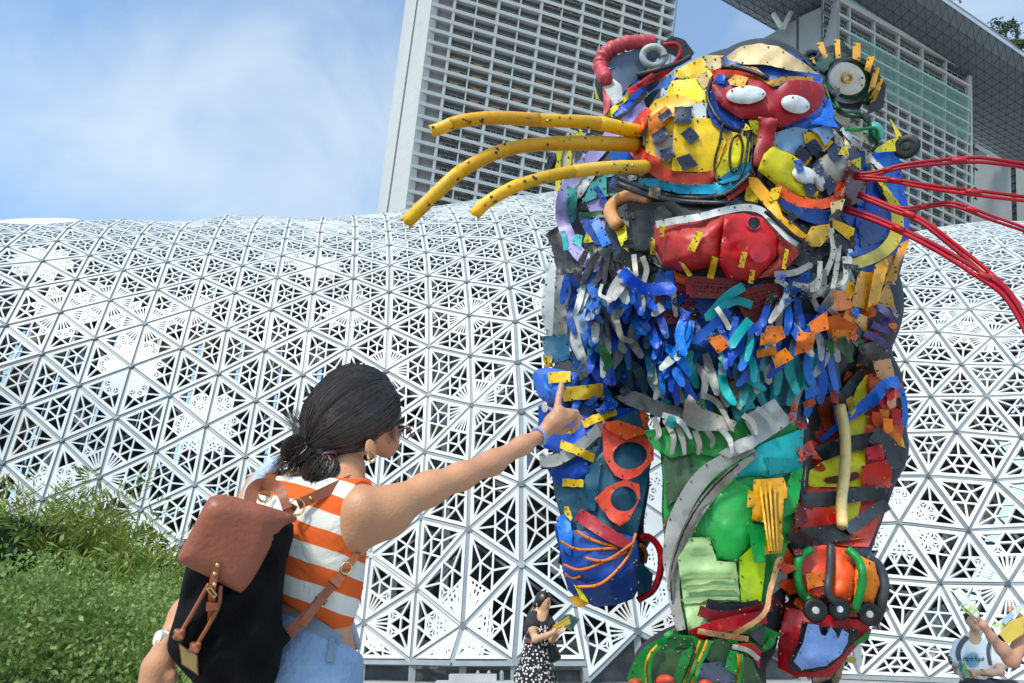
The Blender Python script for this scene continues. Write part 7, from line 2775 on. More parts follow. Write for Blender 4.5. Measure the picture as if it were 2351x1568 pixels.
ribbon('handle', [BF(573, 1156, -.05), BF(580, 1125, -.05), BF(602, 1112, -.06), BF(636, 1118, -.06), BF(650, 1140, -.05), BF(660, 1168, -.045)], [.026, .026, .028, .024, .020, .020], M_leather2, bp_, .006)
ST = lambda x, y, d=-.115: V(x, y, d)
ribbon('shoulder_strap', [ST(684, 1158, -.11), ST(722, 1141, -.10), ST(770, 1118, -.075), ST(808, 1102, -.03), V(832, 1108, .03), V(842, 1140, .09)], .025, M_leather2, bp_, .005)
ribbon('shoulder_strap', [ST(606, 1136, -.02), V(617, 1106, .0), V(633, 1070, .03), V(650, 1045, .07), V(655, 1050, .13)], .027, M_leather2, bp_, .005)
ribbon('shoulder_strap', [ST(657, 1460, -.13), ST(700, 1416, -.13), ST(740, 1371, -.11), ST(780, 1325, -.09), ST(815, 1278, -.06), V(826, 1255, -.02)], [.026, .022, .02, .022, .016, .014], M_leather2, bp_, .005)
ribbon('strap_tail', [ST(695, 1435, -.145), ST(715, 1405, -.145), ST(738, 1376, -.13)], .018, M_leather2, bp_, .004)
for x, y, a in ((738, 1376, 0), (768, 1338, 0)):
    c_ = ST(x, y, -.122)
    t_ = ST(x + 20, y - 23, -.112) - c_
    ribbon('strap_keeper', [c_ - t_ * .18, c_, c_ + t_ * .18], .027, M_leather2, bp_, .014)
mb = MB()
c_ = ST(795, 1305, -.09)
mb.add(*torus_vf(c_, CAM - c_, .013, .002, 8))
mb.obj('buckle', M_gold, bp_)
for x, y, r_, d in ((680, 1164, .0185, -.12), (608, 1136, .0165, -.05)):
    c_ = ST(x, y, d)
    mb = MB()
    mb.add(*torus_vf(c_, CAM - c_ + np.array([.3, 0, .2]), r_, .0028, 24))
    mb.obj('ring', M_gold, bp_)
ribbon('ring_loop', [BF(655, 1180, -.045), ST(668, 1172, -.122), ST(676, 1160, -.12)], .017, M_leather2, bp_, .006)
ribbon('closure_strap', [BF(503, 1286, .022), BF(493, 1318, .022), BF(487, 1350, .024), BF(486, 1385, .012), BF(484, 1425, .002)], [.013, .014, .014, .013, .012], M_leather2, bp_, .005)
ribbon('strap_keeper', [BF(488, 1383, .018), BF(487, 1392, .018), BF(487, 1400, .018)], .022, M_leather2, bp_, .010)
for x, y in ((499, 1297), (493, 1317), (492, 1342), (713, 1144)):
    p = BF(x, y, .026) if x < 700 else ST(x, y, -.108)
    v, f = dome(p, CAM - p, .0042, .6, 10)
    mk('rivet', v, f, M_gold, bp_, smooth=True)
mb = MB()
q = [BF(475, 1352, .026), BF(484, 1349, .03), BF(497, 1366, .026), BF(492, 1372, .026)]
for a in range(4):
    mb.tube([q[a], q[(a + 1) % 4]], .0021, 6)
mb.obj('buckle', M_gold, bp_)
for pts, kn_ in (([BF(480, 1340, .014), BF(462, 1372, .014), BF(444, 1404, .012), BF(416, 1452, .006)], (413, 1457)), ([BF(507, 1345, .014), BF(502, 1390, .014), BF(482, 1430, .012), BF(451, 1482, .008)], (449, 1487))):
    P_ = spline(pts, 6)
    v, f = tube_vf(P_, .0042, 8)
    o = mk('drawstring', v, f, M_leather2, bp_, smooth=True)
    c_ = BF(*kn_, .010)
    sk_ = SDF(c_ - .02, c_ + .02, .0018)
    sk_.ell(c_, (.010, .009, .011), None, .004)
    sk_.cone(c_ + [-.006, -.004, -.004], c_ + [.007, -.006, .006], .0055, .0055, .002)
    sk_.cone(c_ + [-.006, -.005, .006], c_ + [.006, -.006, -.006], .005, .005, .002)
    sdf_obj(sk_, 'knot', M_leather2, o, 1)
lp = [(410, 1476), (454, 1504), (456, 1552), (417, 1526)]
plo = pillow('plate_backing', lp, lambda x, y: dbag(x, y) - .062, .006, .001, M_leather2, bp_, 5, 6, smooth=False)
cc = np.mean(lp, 0)
pillow('brass_plate', [tuple(cc + (np.array(p) - cc) * .86) for p in lp], lambda x, y: dbag(x, y) - .066, .004, .001, mat('brass_plate', (.52, .38, .15), .38, .12, 30., metal=.9, bump=.1), bp_, 5, 4, smooth=False)

# ------------------------------------------------------------------ bystanders
def hand(sd, w, p, side, curl_, r=.011, k=.008):
    """palm from wrist w to p with four fingers curled along side and a thumb"""
    w, p, side, curl_ = (np.asarray(q, float) for q in (w, p, side, curl_))
    d = p - w
    L = np.linalg.norm(d)
    d = d / L
    sd.cone(w, w + d * L * .9, .024, .032, .015)
    for i, (ln, of) in enumerate(((.062, -.030), (.070, -.010), (.066, .010), (.052, .028))):
        a = w + d * L * .95 + side * of
        b = a + d * ln * .55 + curl_ * ln * .25
        c = b + d * ln * .1 + curl_ * ln * .55
        sd.chain([a, b, c], [r, r * .95, r * .8], k)
    a = w + d * L * .5 - side * .026
    sd.chain([a, a - side * .022 + d * .03, a - side * .012 + d * .055 + curl_ * .02], [r * 1.15, r * 1.05, r * .85], k)


def face_bits(root, c, f, r, m_dark, m_lip, look_down=0.):
    """eyes, brows and mouth set on the face side of a head; f is where it looks"""
    f = np.asarray(f, float)
    f /= np.linalg.norm(f)
    s_ = np.cross(f, [0, 0, 1.])
    s_ /= np.linalg.norm(s_)
    u_ = np.cross(s_, f)
    for q in (-1, 1):
        p = c + f * r[0] * .90 + s_ * q * .030 + u_ * .008
        mb = MB()
        mb.tube([p - s_ * .012, p + f * .003, p + s_ * .012], [.002, .0045, .002], 6)
        mb.obj('eye', m_dark, root)
        mb = MB()
        p = c + f * r[0] * .92 + s_ * q * .031 + u_ * .030
        mb.tube([p - s_ * .014, p + u_ * .003 + f * .003, p + s_ * .014], [.0022, .0032, .0018], 6)
        mb.obj('eyebrow', m_dark, root)
    mb = MB()
    p = c + f * r[0] * .93 - u_ * .055
    mb.tube([p - s_ * .02, p + f * .005, p + s_ * .02], [.002, .005, .002], 6)
    mb.obj('mouth', m_lip, root)


M_skin2 = skin_mat('skin_light', '#D0A180')
M_skin3 = skin_mat('skin_ruddy', '#BE8A70')
M_eye = mat('eye_dark', (.015, .01, .01), .3, .1, 20.)
M_lip = mat('lips', '#A8574F', .5, .1, 20.)


def paper_mat(name, cols, scale=14., stretch=(1, 1, 1)):
    """printed map paper: patches of the given colours"""
    m = bpy.data.materials.new(name)
    m.use_nodes = True
    t = m.node_tree
    b = t.nodes['Principled BSDF']
    b.inputs['Roughness'].default_value = .45
    g = t.nodes.new('ShaderNodeTexCoord')
    mp_ = t.nodes.new('ShaderNodeMapping')
    mp_.inputs['Scale'].default_value = stretch
    n = t.nodes.new('ShaderNodeTexNoise')
    n.inputs['Scale'].default_value = scale
    n.inputs['Detail'].default_value = 5
    n.inputs['Distortion'].default_value = .8
    t.links.new(g.outputs['Object'], mp_.inputs[0])
    t.links.new(mp_.outputs[0], n.inputs['Vector'])
    r = t.nodes.new('ShaderNodeValToRGB')
    r.color_ramp.interpolation = 'CONSTANT'
    r.color_ramp.elements[0].position = 0
    r.color_ramp.elements[0].color = (*lin(cols[0]), 1)
    r.color_ramp.elements[1].position = .40
    r.color_ramp.elements[1].color = (*lin(cols[1]), 1)
    for i, c in enumerate(cols[2:]):
        e = r.color_ramp.elements.new(.46 + .16 * (i + .3) / max(1, len(cols) - 2))
        e.color = (*lin(c), 1)
    t.links.new(n.outputs[0], r.inputs[0])
    t.links.new(r.outputs[0], b.inputs['Base Color'])
    return m


M_map = paper_mat('map_print', ['#5B7F9C', '#4C86A8', '#4E8A55', '#7FA35A', '#93AEBE', '#C9A27A'], 16)
M_mapw = paper_mat('map_print_pale', ['#DDE6EE', '#E6ECEF', '#C9D9E6', '#B9CF7A', '#DCD27A', '#F0F2F2'], 13)
M_myel = mat('map_yellow_page', '#D2B24A', .5, .08, 8.)


def page(name, pts, m, parent=None, th=.002, fold=None):
    """sheet of paper through world points (fan), with thickness"""
    P = [np.asarray(p, float) for p in pts]
    n = np.cross(P[1] - P[0], P[2] - P[0])
    n /= np.linalg.norm(n)
    k = len(P)
    v = P + [p + n * th for p in P]
    f = [tuple(range(k)), tuple(range(2 * k - 1, k - 1, -1))] + [(i, i + k, (i + 1) % k + k, (i + 1) % k) for i in range(k)]
    return mk(name, v, f, m, parent)


# ---- woman in the dotted dress reading a map
YB = 8.4
CB = lambda x, y: (1163.7 + x * .152, 1330 + y * .152)


def B_(x, y, dY=0.):
    return W(*CB(x, y), YB + dY)


wb_ = thing('person', 'woman in a dotted black dress reading a map below the blue paw', 'person', (B_(430, 900)[0], YB, 0))
PXM = proj(B_(450, 700))[2] / F * .152          # metres per zoom unit
sd = SDF(B_(180, 1000) * [1, 0, 0] + [0, YB - .5, -.02], B_(980, 1000) * [1, 0, 0] + [0, YB + .35, 1.62], .0095)
fd = np.array([.80, -.55, -.22])
fd /= np.linalg.norm(fd)
fs = np.cross(fd, [0, 0, 1.])
fs /= np.linalg.norm(fs)
FRO = np.stack([fd, fs, np.cross(fs, fd)], 1)
hc = B_(552, 350)
sd.ell(hc, (.088, .070, .108), FRO, .02)
sd.cone(hc + fd * .03 + FRO[:, 2] * -.05, hc + fd * .062 + FRO[:, 2] * -.098, .05, .026, .02)
sd.cone(hc + fd * .085 + FRO[:, 2] * .005, hc + fd * .100 + FRO[:, 2] * -.022, .008, .011, .008)
sd.ell(B_(452, 385, -.055), (.010, .016, .026), None, .006)
sd.cone(B_(520, 440, .02), B_(500, 560, .02), .042, .050, .02)
sd.ell(B_(470, 730, .02), (.150, .095, .20), None, .04)
sd.ell(B_(460, 960, .02), (.125, .095, .16), None, .04)
sd.chain([B_(385, 610, -.03), B_(390, 760, -.10), B_(430, 905, -.13), B_(600, 850, -.24), B_(740, 785, -.30)], [.052, .046, .038, .032, .024], .03)
sd.chain([B_(640, 630, .07), B_(690, 780, .0), B_(685, 925, -.08), B_(740, 850, -.20), B_(790, 780, -.28)], [.045, .040, .034, .030, .022], .03)
hand(sd, B_(735, 788, -.30), B_(800, 755, -.33), np.array([.1, .1, 1.]), np.array([.2, -.5, -.2]))
hand(sd, B_(785, 790, -.28), B_(835, 715, -.30), np.array([.9, .1, .3]), np.array([-.3, -.6, .2]))
for q in (-.075, .085):
    x0_ = B_(420, 1500)[0] + q
    sd.chain([np.array([x0_, YB, .62]), np.array([x0_, YB, .36]), np.array([x0_ - .005, YB + .01, .08])], [.075, .052, .036], .03)
    sd.cone(np.array([x0_, YB, .045]), np.array([x0_ + .10, YB - .09, .03]), .040, .030, .02)
sdf_obj(sd, 'body', M_skin2, wb_, 2)
face_bits(wb_, hc, fd, (.088, .07), M_eye, M_lip)
sd = SDF(hc - [.32, .3, .5], hc + [.2, .3, .2], .008)
sd.ell(hc - fd * .012 + FRO[:, 2] * .018, (.100, .083, .108), FRO, .02)
sd.cone(hc + fd * .03 + FRO[:, 2] * .08 - fs * .03, hc + fd * .085 + FRO[:, 2] * .03 + fs * .055, .03, .016, .02)
sd.cone(hc + fd * .085 + FRO[:, 2] * -.03 + FRO[:, 1] * 0, hc + fd * .13 + FRO[:, 2] * -.12, .070, .085, .02) if False else None
sd.clip(hc + fd * .045 + FRO[:, 2] * .03, fd * .92 - FRO[:, 2] * .40)
sd.chain([B_(440, 380, .05), B_(425, 430, .06), B_(395, 480, .05), B_(350, 540, .02), B_(325, 560, .01)], [.04, .032, .036, .026, .008], .03)
sdf_obj(sd, 'hair', M_hair2, wb_, 2)
# black T-shirt, dotted dress
M_tee = mat('charcoal_cotton', (.030, .031, .036), .9, .25, 12., bump=.2)
sd = SDF(B_(180, 1000) * [1, 0, 0] + [0, YB - .35, .9], B_(980, 1000) * [1, 0, 0] + [0, YB + .35, 1.5], .009)
sd.ell(B_(470, 735, .02), (.162, .106, .20), None, .04)
sd.cone(B_(400, 590, -.02), B_(375, 690, -.08), .062, .064, .04)
sd.cone(B_(630, 620, .07), B_(685, 720, .02), .056, .054, .04)
sd.cone(B_(520, 545, .0), B_(530, 560, -.1), .050, .060, .01, cut=True)
sd.clip(B_(450, 800), (0, 0, -1))
sdf_obj(sd, 'tee_shirt', M_tee, wb_, 2)


def dots_mat(name):
    m = bpy.data.materials.new(name)
    m.use_nodes = True
    t = m.node_tree
    b = t.nodes['Principled BSDF']
    b.inputs['Roughness'].default_value = .9
    g = t.nodes.new('ShaderNodeTexCoord')
    v = t.nodes.new('ShaderNodeTexVoronoi')
    v.inputs['Scale'].default_value = 33
    v.inputs['Randomness'].default_value = .85
    t.links.new(g.outputs['Object'], v.inputs['Vector'])
    r = t.nodes.new('ShaderNodeValToRGB')
    r.color_ramp.elements[0].position = .34
    r.color_ramp.elements[0].color = (.72, .70, .69, 1)
    r.color_ramp.elements[1].position = .40
    r.color_ramp.elements[1].color = (.012, .012, .016, 1)
    t.links.new(v.outputs['Distance'], r.inputs[0])
    t.links.new(r.outputs[0], b.inputs['Base Color'])
    return m


sd = SDF(B_(100, 1000) * [1, 0, 0] + [0, YB - .45, .1], B_(900, 1000) * [1, 0, 0] + [0, YB + .5, 1.45], .011)
sd.ell(B_(478, 840, .0), (.145, .115, .17), None, .03)
sd.cone(B_(460, 930, .01), B_(415, 1560, .02), .125, .235, .05)
sd.cone(B_(415, 1560, .02), B_(408, 1800, .03), .235, .26, .05)
for q in range(9):
    a = q * .7
    sd.cone(B_(455, 980, .01) + [math.cos(a) * .11, math.sin(a) * .10, 0], B_(400, 1850, .02) + [math.cos(a) * .27, math.sin(a) * .22, 0], .02, .045, .03)
sd.clip(np.array([0, 0, .22]), (0, 0, -1))
top_ = B_(500, 640, -.1)
sd.cone(B_(540, 560, -.15), B_(570, 700, -.15), .10, .07, .02, cut=True)
sdf_obj(sd, 'dotted_dress', dots_mat('dotted_cloth'), wb_, 2)
for pts in ([B_(440, 590, -.115), B_(450, 640, -.125), B_(470, 690, -.12)], [B_(640, 640, -.05), B_(638, 700, -.09), B_(630, 740, -.10)]):
    ribbon('dress_strap', pts, .02, M_tee, wb_, .006)
mb = MB()
cb_ = B_(458, 930, .0)
v, f = [], []
for i in range(28):
    a = 2 * math.pi * i / 28
    for h in (-.02, .02):
        v.append(cb_ + [math.cos(a) * .148, math.sin(a) * .122, h])
f = [(2 * i, 2 * ((i + 1) % 28), 2 * ((i + 1) % 28) + 1, 2 * i + 1) for i in range(28)]
mk('belt', v, f, mat('belt_brown', (.16, .05, .035), .5, .2, 12.), wb_)
mp = thing('folded_map', 'unfolded colour map with a yellow cover held by the woman in the dotted dress', 'map', B_(880, 680, -.33), 'maps held by visitors')
page('map_sheet', [B_(760, 640, -.34), B_(830, 545, -.36), B_(950, 522, -.38), B_(1105, 602, -.30), B_(970, 782, -.27), B_(860, 720, -.31)], M_map, mp)
page('cover_page', [B_(690, 745, -.36), B_(708, 690, -.365), B_(935, 552, -.40), B_(968, 668, -.385), B_(870, 708, -.37)], M_myel, mp)
page('cover_edge', [B_(700, 730, -.362), B_(708, 690, -.367), B_(935, 552, -.402), B_(938, 575, -.402)], mat('map_gold_edge', '#C79A1E', .5, .1, 9.), mp)
bgo = thing('handbag', 'slouchy black handbag hanging from the arm of the woman in the dotted dress', 'handbag', B_(720, 1120))
db_ = proj(B_(720, 1120, -.05))[2]
pillow('bag_body', smooth_poly([CB(625, 1010), CB(690, 985), CB(745, 1020), CB(822, 1165), CB(765, 1240), CB(640, 1262), CB(620, 1150)], 3), lambda x, y: db_, .05, .06, mat('black_leather', (.014, .014, .017), .45, .3, 9., bump=.2), bgo, 2.5, 12, wr=.012)
ribbon('bag_strap', [B_(640, 1010, -.08), B_(670, 950, -.11), B_(715, 945, -.11), B_(745, 1020, -.08)], .02, bpy.data.materials['black_leather'], bgo, .008)

# ---- man in a white printed T-shirt at the right edge
YM = 9.0
CM = lambda x, y: (2112.7 + x * .14754, 1336.9 + y * .14754)


def Mm(x, y, dY=0.):
    return W(*CM(x, y), YM + dY)


man = thing('person', 'man in a white printed T-shirt with grey backpack straps near the right edge', 'person', (Mm(850, 1200)[0], YM, 0))
sd = SDF(Mm(380, 1000) * [1, 0, 0] + [0, YM - .62, -.02], Mm(1420, 1000) * [1, 0, 0] + [0, YM + .35, 1.42], .0095)
fd = np.array([-.38, -.85, .30])
fd /= np.linalg.norm(fd)
fs = np.cross(fd, [0, 0, 1.])
fs /= np.linalg.norm(fs)
FRM = np.stack([fd, fs, np.cross(fs, fd)], 1)
hm = Mm(835, 610)
sd.ell(hm, (.096, .078, .118), FRM, .02)
sd.cone(hm + fd * .03 - FRM[:, 2] * .05, hm + fd * .068 - FRM[:, 2] * .105, .058, .032, .02)
sd.cone(hm + fd * .092 + FRM[:, 2] * .0, hm + fd * .110 - FRM[:, 2] * .030, .009, .014, .01)
for q in (-1, 1):
    sd.ell(hm + fs * q * .082 - FRM[:, 2] * .01, (.014, .012, .028), None, .006)
sd.cone(Mm(850, 740, .03), Mm(862, 900, .04), .049, .055, .02)
sd.ell(Mm(875, 1150, .04), (.155, .105, .26), None, .05)
sd.ell(Mm(880, 1480, .04), (.15, .11, .20), None, .05)
sd.chain([Mm(600, 985, .02), Mm(535, 1150, -.02), Mm(545, 1370, -.10), Mm(640, 1410, -.26), Mm(700, 1400, -.32)], [.058, .050, .042, .036, .028], .03)
sd.chain([Mm(1170, 1000, .05), Mm(1230, 1180, .02), Mm(1240, 1390, -.08), Mm(1080, 1415, -.26), Mm(950, 1405, -.33)], [.060, .054, .046, .038, .028], .03)
hand(sd, Mm(945, 1405, -.33), Mm(830, 1395, -.36), np.array([0, .2, 1.]), np.array([-.3, -.45, -.35]))
hand(sd, Mm(690, 1402, -.32), Mm(745, 1410, -.34), np.array([0, -.2, 1.]), np.array([.3, -.3, .2]))
for q in (-.10, .10):
    x0_ = Mm(880, 1500)[0] + q
    sd.chain([np.array([x0_, YM + .02, .50]), np.array([x0_ + q * .3, YM - .40, .50]), np.array([x0_ + q * .3, YM - .42, .09])], [.095, .070, .045], .03)
    sd.cone(np.array([x0_ + q * .3, YM - .42, .05]), np.array([x0_ + q * .4, YM - .56, .035]), .045, .035, .02)
sdf_obj(sd, 'body', M_skin2, man, 2)
face_bits(man, hm, fd, (.096, .078), M_eye, M_lip)
sd = SDF(hm - .2, hm + .22, .008)
sd.ell(hm - fd * .018 + FRM[:, 2] * .032, (.104, .090, .104), FRM, .02)
for q in range(9):
    a = -1.2 + q * .3
    p = hm + fd * .075 * math.cos(a) + fs * .085 * math.sin(a) + FRM[:, 2] * .065
    sd.cone(p, p + fd * .02 - FRM[:, 2] * .02 + fs * .01 * math.sin(q * 2.), .022, .010, .012)
sd.clip(hm + FRM[:, 2] * .012, -FRM[:, 2] + fd * .5)
sdf_obj(sd, 'hair', M_hair2, man, 2)
M_wtee = mat('white_cotton', (.84, .84, .85), .9, .05, 10., bump=.25, bscale=30)
sd = SDF(Mm(380, 1000) * [1, 0, 0] + [0, YM - .3, .4], Mm(1420, 1000) * [1, 0, 0] + [0, YM + .35, 1.3], .0095)
sd.ell(Mm(875, 1170, .04), (.172, .125, .28), None, .05)
sd.ell(Mm(885, 1500, .04), (.172, .130, .22), None, .05)
sd.cone(Mm(860, 930, .04), Mm(620, 985, .02), .060, .062, .04)
sd.cone(Mm(860, 930, .04), Mm(1150, 1000, .05), .060, .064, .04)
sd.cone(Mm(620, 985, .02), Mm(545, 1210, -.04), .070, .078, .04)
sd.cone(Mm(1150, 1000, .05), Mm(1220, 1245, .0), .072, .082, .04)
sd.cone(Mm(858, 840, .02), Mm(850, 880, -.06), .062, .066, .01, cut=True)
sd.clip(np.array([0, 0, .50]), (0, 0, -1))
tee = sdf_obj(sd, 'tee_shirt', M_wtee, man, 2)
sd = SDF(Mm(500, 1000) * [1, 0, 0] + [-.1, YM - .65, .0], Mm(1300, 1000) * [1, 0, 0] + [.1, YM + .3, .62], .012)
for q in (-.10, .10):
    x0_ = Mm(880, 1500)[0] + q
    sd.chain([np.array([x0_, YM + .02, .50]), np.array([x0_ + q * .3, YM - .41, .505]), np.array([x0_ + q * .3, YM - .43, .34])], [.108, .085, .080], .04)
sdf_obj(sd, 'shorts', mat('dark_shorts', (.03, .034, .045), .9, .2, 10.), man, 2)
mb = MB()
xb = Mm(880, 1500)[0]
mb.box((xb - .6, YM - .14, 0), (1.2, 0, 0), (0, .45, 0), (0, 0, .39))
sb_ = thing('stone_bench', 'plain stone block bench under the man in the white T-shirt', 'bench', (xb, YM, 0))
mb.obj('seat_block', M_kerbc, sb_)
# printed globe and lettering on the shirt
def tee_pt(x, y, up_=.006):
    return on_surf(*CM(x, y), tee, up_)


gv, gf = [], []
for i in range(8):
    for j in range(20):
        a = 2 * math.pi * j / 20
        r_ = 112 * i / 7
        p = tee_pt(818 + r_ * math.cos(a), 1212 + r_ * 1.03 * math.sin(a), .004)
        gv.append(p if p is not None else Mm(818, 1212, -.1))
for i in range(7):
    for j in range(20):
        gf.append((i * 20 + j, i * 20 + (j + 1) % 20, i * 20 + 20 + (j + 1) % 20, i * 20 + 20 + j))
M_globe = paper_mat('globe_print', ['#6FA9C4', '#5E9DBD', '#89BDCF', '#4F8FB5', '#9CC7D6'], 30)
mk('globe_print', gv, gf, M_globe, tee)


def text_on(txt, c, w, m, parent, arc=0., size=1.0, slant=.25, bold=.012):
    """flat lettering wrapped on the shirt front; c centre and w width in zoom units"""
    cu = bpy.data.curves.new('lettering', 'FONT')
    cu.body = txt
    cu.size = 1
    cu.shear = slant
    cu.offset = bold
    cu.align_x = 'CENTER'
    tmp = bpy.data.objects.new('lettering_source', cu)
    COL.objects.link(tmp)
    dg = bpy.context.evaluated_depsgraph_get()
    me = bpy.data.meshes.new_from_object(tmp.evaluated_get(dg))
    bpy.data.objects.remove(tmp)
    vs = np.array([q.co for q in me.vertices])
    fs_ = [tuple(p.vertices) for p in me.polygons]
    bpy.data.meshes.remove(me)
    k = w / (vs[:, 0].max() - vs[:, 0].min())
    out = []
    for q in vs:
        x = c[0] + q[0] * k
        y = c[1] - q[1] * k * size
        if arc:
            a = q[0] * k / arc
            rr = arc + q[1] * k * size
            x, y = c[0] + rr * math.sin(a), c[1] + arc - rr * math.cos(a)
        p = tee_pt(x, y, .008)
        out.append(p if p is not None else Mm(x, y, -.12))
    return mk('lettering', out, fs_, m, parent)


M_ink = mat('ink_navy', (.035, .05, .09), .7, .1, 20.)
text_on('Hard Rock', (826, 1225), 345, M_ink, tee, size=1.3)
text_on('SAVE THE PLANET', (818, 1092), 215, mat('ink_pink', (.48, .26, .30), .7, .1, 20.), tee, arc=135, size=1.0, slant=0, bold=0)
for pts in ([(735, 850), (655, 930), (600, 1040), (592, 1130), (612, 1220)], [(1075, 900), (1065, 980), (1050, 1060), (1060, 1160), (1085, 1290)]):
    P_ = [tee_pt(*q, .012) for q in pts]
    P_ = [p for p in P_ if p is not None]
    if len(P_) > 2:
        ribbon('backpack_strap', P_, .050, mat('strap_grey', (.10, .10, .115), .8, .2, 12.) if not bpy.data.materials.get('strap_grey') else bpy.data.materials['strap_grey'], man, .012)
mb = MB()
mb.add(*torus_vf(Mm(970, 1405, -.325), Mm(1080, 1415, -.26) - Mm(950, 1405, -.33), .033, .008, 20))
mb.tube([Mm(970, 1400, -.35), Mm(968, 1400, -.375)], .022, 14)
mb.obj('watch', mat('watch_brown', (.45, .30, .16), .4, .2, 20.), man)
mp = thing('folded_map', 'folded blue and green map held in front of the white printed T-shirt', 'map', Mm(650, 1370, -.36), 'maps held by visitors')
page('map_sheet', [Mm(565, 1340, -.36), Mm(615, 1205, -.38), Mm(725, 1310, -.37), Mm(745, 1440, -.36), Mm(650, 1535, -.35), Mm(575, 1420, -.36)], M_map, mp)
page('map_fold', [Mm(640, 1250, -.385), Mm(725, 1310, -.39), Mm(750, 1440, -.375), Mm(690, 1500, -.37), Mm(655, 1400, -.38)], paper_mat('map_green', ['#4E8A55', '#6E9A4F', '#8FB04A', '#4C86A8'], 20), mp)

# ---- person reaching in from the right edge with two maps
YR = 5.25


def Rr_(x, y, dY=0.):
    return W(*CM(x, y), YR + dY)


rp_ = thing('person', 'bare arms with a steel watch reaching in from the right frame edge', 'person', (Rr_(1900, 1300)[0], YR, 0))
sd = SDF(Rr_(780, 1000) * [1, 0, 0] + [0, YR - .4, -.02], Rr_(2500, 1000) * [1, 0, 0] + [0, YR + .45, 1.72], .0085)
sd.chain([Rr_(2150, 250, .10), Rr_(1660, 810, .0), Rr_(1415, 1205, -.05), Rr_(1280, 1040, -.07), Rr_(1110, 850, -.10), Rr_(1075, 800, -.11)], [.056, .050, .048, .042, .027, .024], .03)
hand(sd, Rr_(1075, 800, -.11), Rr_(965, 640, -.13), np.array([.55, .25, -.75]), np.array([-.35, -.1, .6]))
sd.chain([Rr_(2400, 400, .2), Rr_(2100, 950, .12), Rr_(1750, 800, .02), Rr_(1560, 560, -.04)], [.05, .045, .036, .025], .03)
hand(sd, Rr_(1555, 545, -.04), Rr_(1470, 485, -.07), np.array([.4, .2, -.85]), np.array([-.3, -.2, -.5]))
bx_ = Rr_(2520, 1000)[0]
sd.ell(np.array([bx_, YR + .1, 1.12]), (.18, .11, .26), None, .05)
sd.ell(np.array([bx_, YR + .1, .85]), (.16, .12, .2), None, .05)
sd.cone(np.array([bx_, YR + .1, 1.3]), np.array([bx_ - .02, YR + .08, 1.44]), .06, .055, .03)
hq = np.array([bx_ - .02, YR + .06, 1.54])
sd.ell(hq, (.078, .095, .115), None, .03)
sd.cone(hq - [.085, .04, .02], hq - [.10, .05, .04], .012, .014, .01)
for q in (-.09, .09):
    sd.chain([np.array([bx_ + q, YR + .1, .80]), np.array([bx_ + q, YR + .08, .45]), np.array([bx_ + q, YR + .1, .08])], [.09, .06, .042], .04)
    sd.cone(np.array([bx_ + q, YR + .1, .045]), np.array([bx_ + q - .05, YR - .04, .035]), .042, .034, .02)
sdf_obj(sd, 'body', M_skin3, rp_, 2)
sd = SDF((bx_ - .4, YR - .3, .3), (bx_ + .4, YR + .5, 1.45), .010)
sd.ell(np.array([bx_, YR + .1, 1.12]), (.195, .125, .27), None, .05)
sd.ell(np.array([bx_, YR + .1, .80]), (.19, .145, .3), None, .05)
sd.clip(np.array([0, 0, .5]), (0, 0, -1))
sdf_obj(sd, 'blouse', mat('beige_cloth', (.50, .45, .38), .9, .08, 10., bump=.3, bscale=20), rp_, 2)
sd = SDF(hq - .2, hq + .2, .009)
sd.ell(hq + [.02, .01, .03], (.09, .105, .11), None, .02)
sd.clip(hq + [-.03, 0, -.03], (-.8, 0, -.5))
sdf_obj(sd, 'hair', M_hair2, rp_, 2)
mb = MB()
wa = Rr_(1110, 850, -.10) - Rr_(1280, 1040, -.07)
wcn = Rr_(1115, 850, -.10)
for k in range(18):
    a = 2 * math.pi * k / 18
    u_ = np.cross(wa, [0, 0, 1.])
    u_ /= np.linalg.norm(u_)
    w_ = np.cross(wa, u_)
    w_ /= np.linalg.norm(w_)
    c_ = wcn + (math.cos(a) * u_ + math.sin(a) * w_) * .031
    t_ = -math.sin(a) * u_ + math.cos(a) * w_
    mb.box(c_ - t_ * .0045 - wa / np.linalg.norm(wa) * .008, t_ * .009, wa / np.linalg.norm(wa) * .016, (math.cos(a) * u_ + math.sin(a) * w_) * .004)
mb.obj('watch', bpy.data.materials['watch_steel'], rp_)
mp = thing('folded_map', 'pale rolled map raised in the hand with the steel watch', 'map', Rr_(700, 330, -.16), 'maps held by visitors')
page('map_sheet', [Rr_(495, 130, -.17), Rr_(625, 98, -.18), Rr_(700, 165, -.18), Rr_(905, 440, -.17), Rr_(935, 485, -.16), Rr_(890, 560, -.15), Rr_(700, 400, -.16), Rr_(600, 270, -.17)], M_mapw, mp)
page('map_fold', [Rr_(520, 210, -.15), Rr_(700, 400, -.15), Rr_(890, 560, -.14), Rr_(860, 570, -.135), Rr_(690, 460, -.14), Rr_(600, 330, -.145)], paper_mat('map_under', ['#C9D2D6', '#A8B4B8', '#B7C46C', '#7E8C90'], 14), mp)
mp = thing('folded_map', 'open map with a large yellow page held at the right frame edge', 'map', Rr_(1400, 720, -.1), 'maps held by visitors')
page('map_sheet', [Rr_(1110, 690, -.10), Rr_(1300, 555, -.11), Rr_(1560, 338, -.11), Rr_(1640, 350, -.10), Rr_(1450, 600, -.10), Rr_(1240, 800, -.10), Rr_(1195, 825, -.10)], M_mapw, mp)
page('yellow_page', [Rr_(1235, 810, -.12), Rr_(1395, 610, -.13), Rr_(1620, 520, -.12), Rr_(1600, 800, -.12), Rr_(1360, 965, -.11)], M_myel, mp)
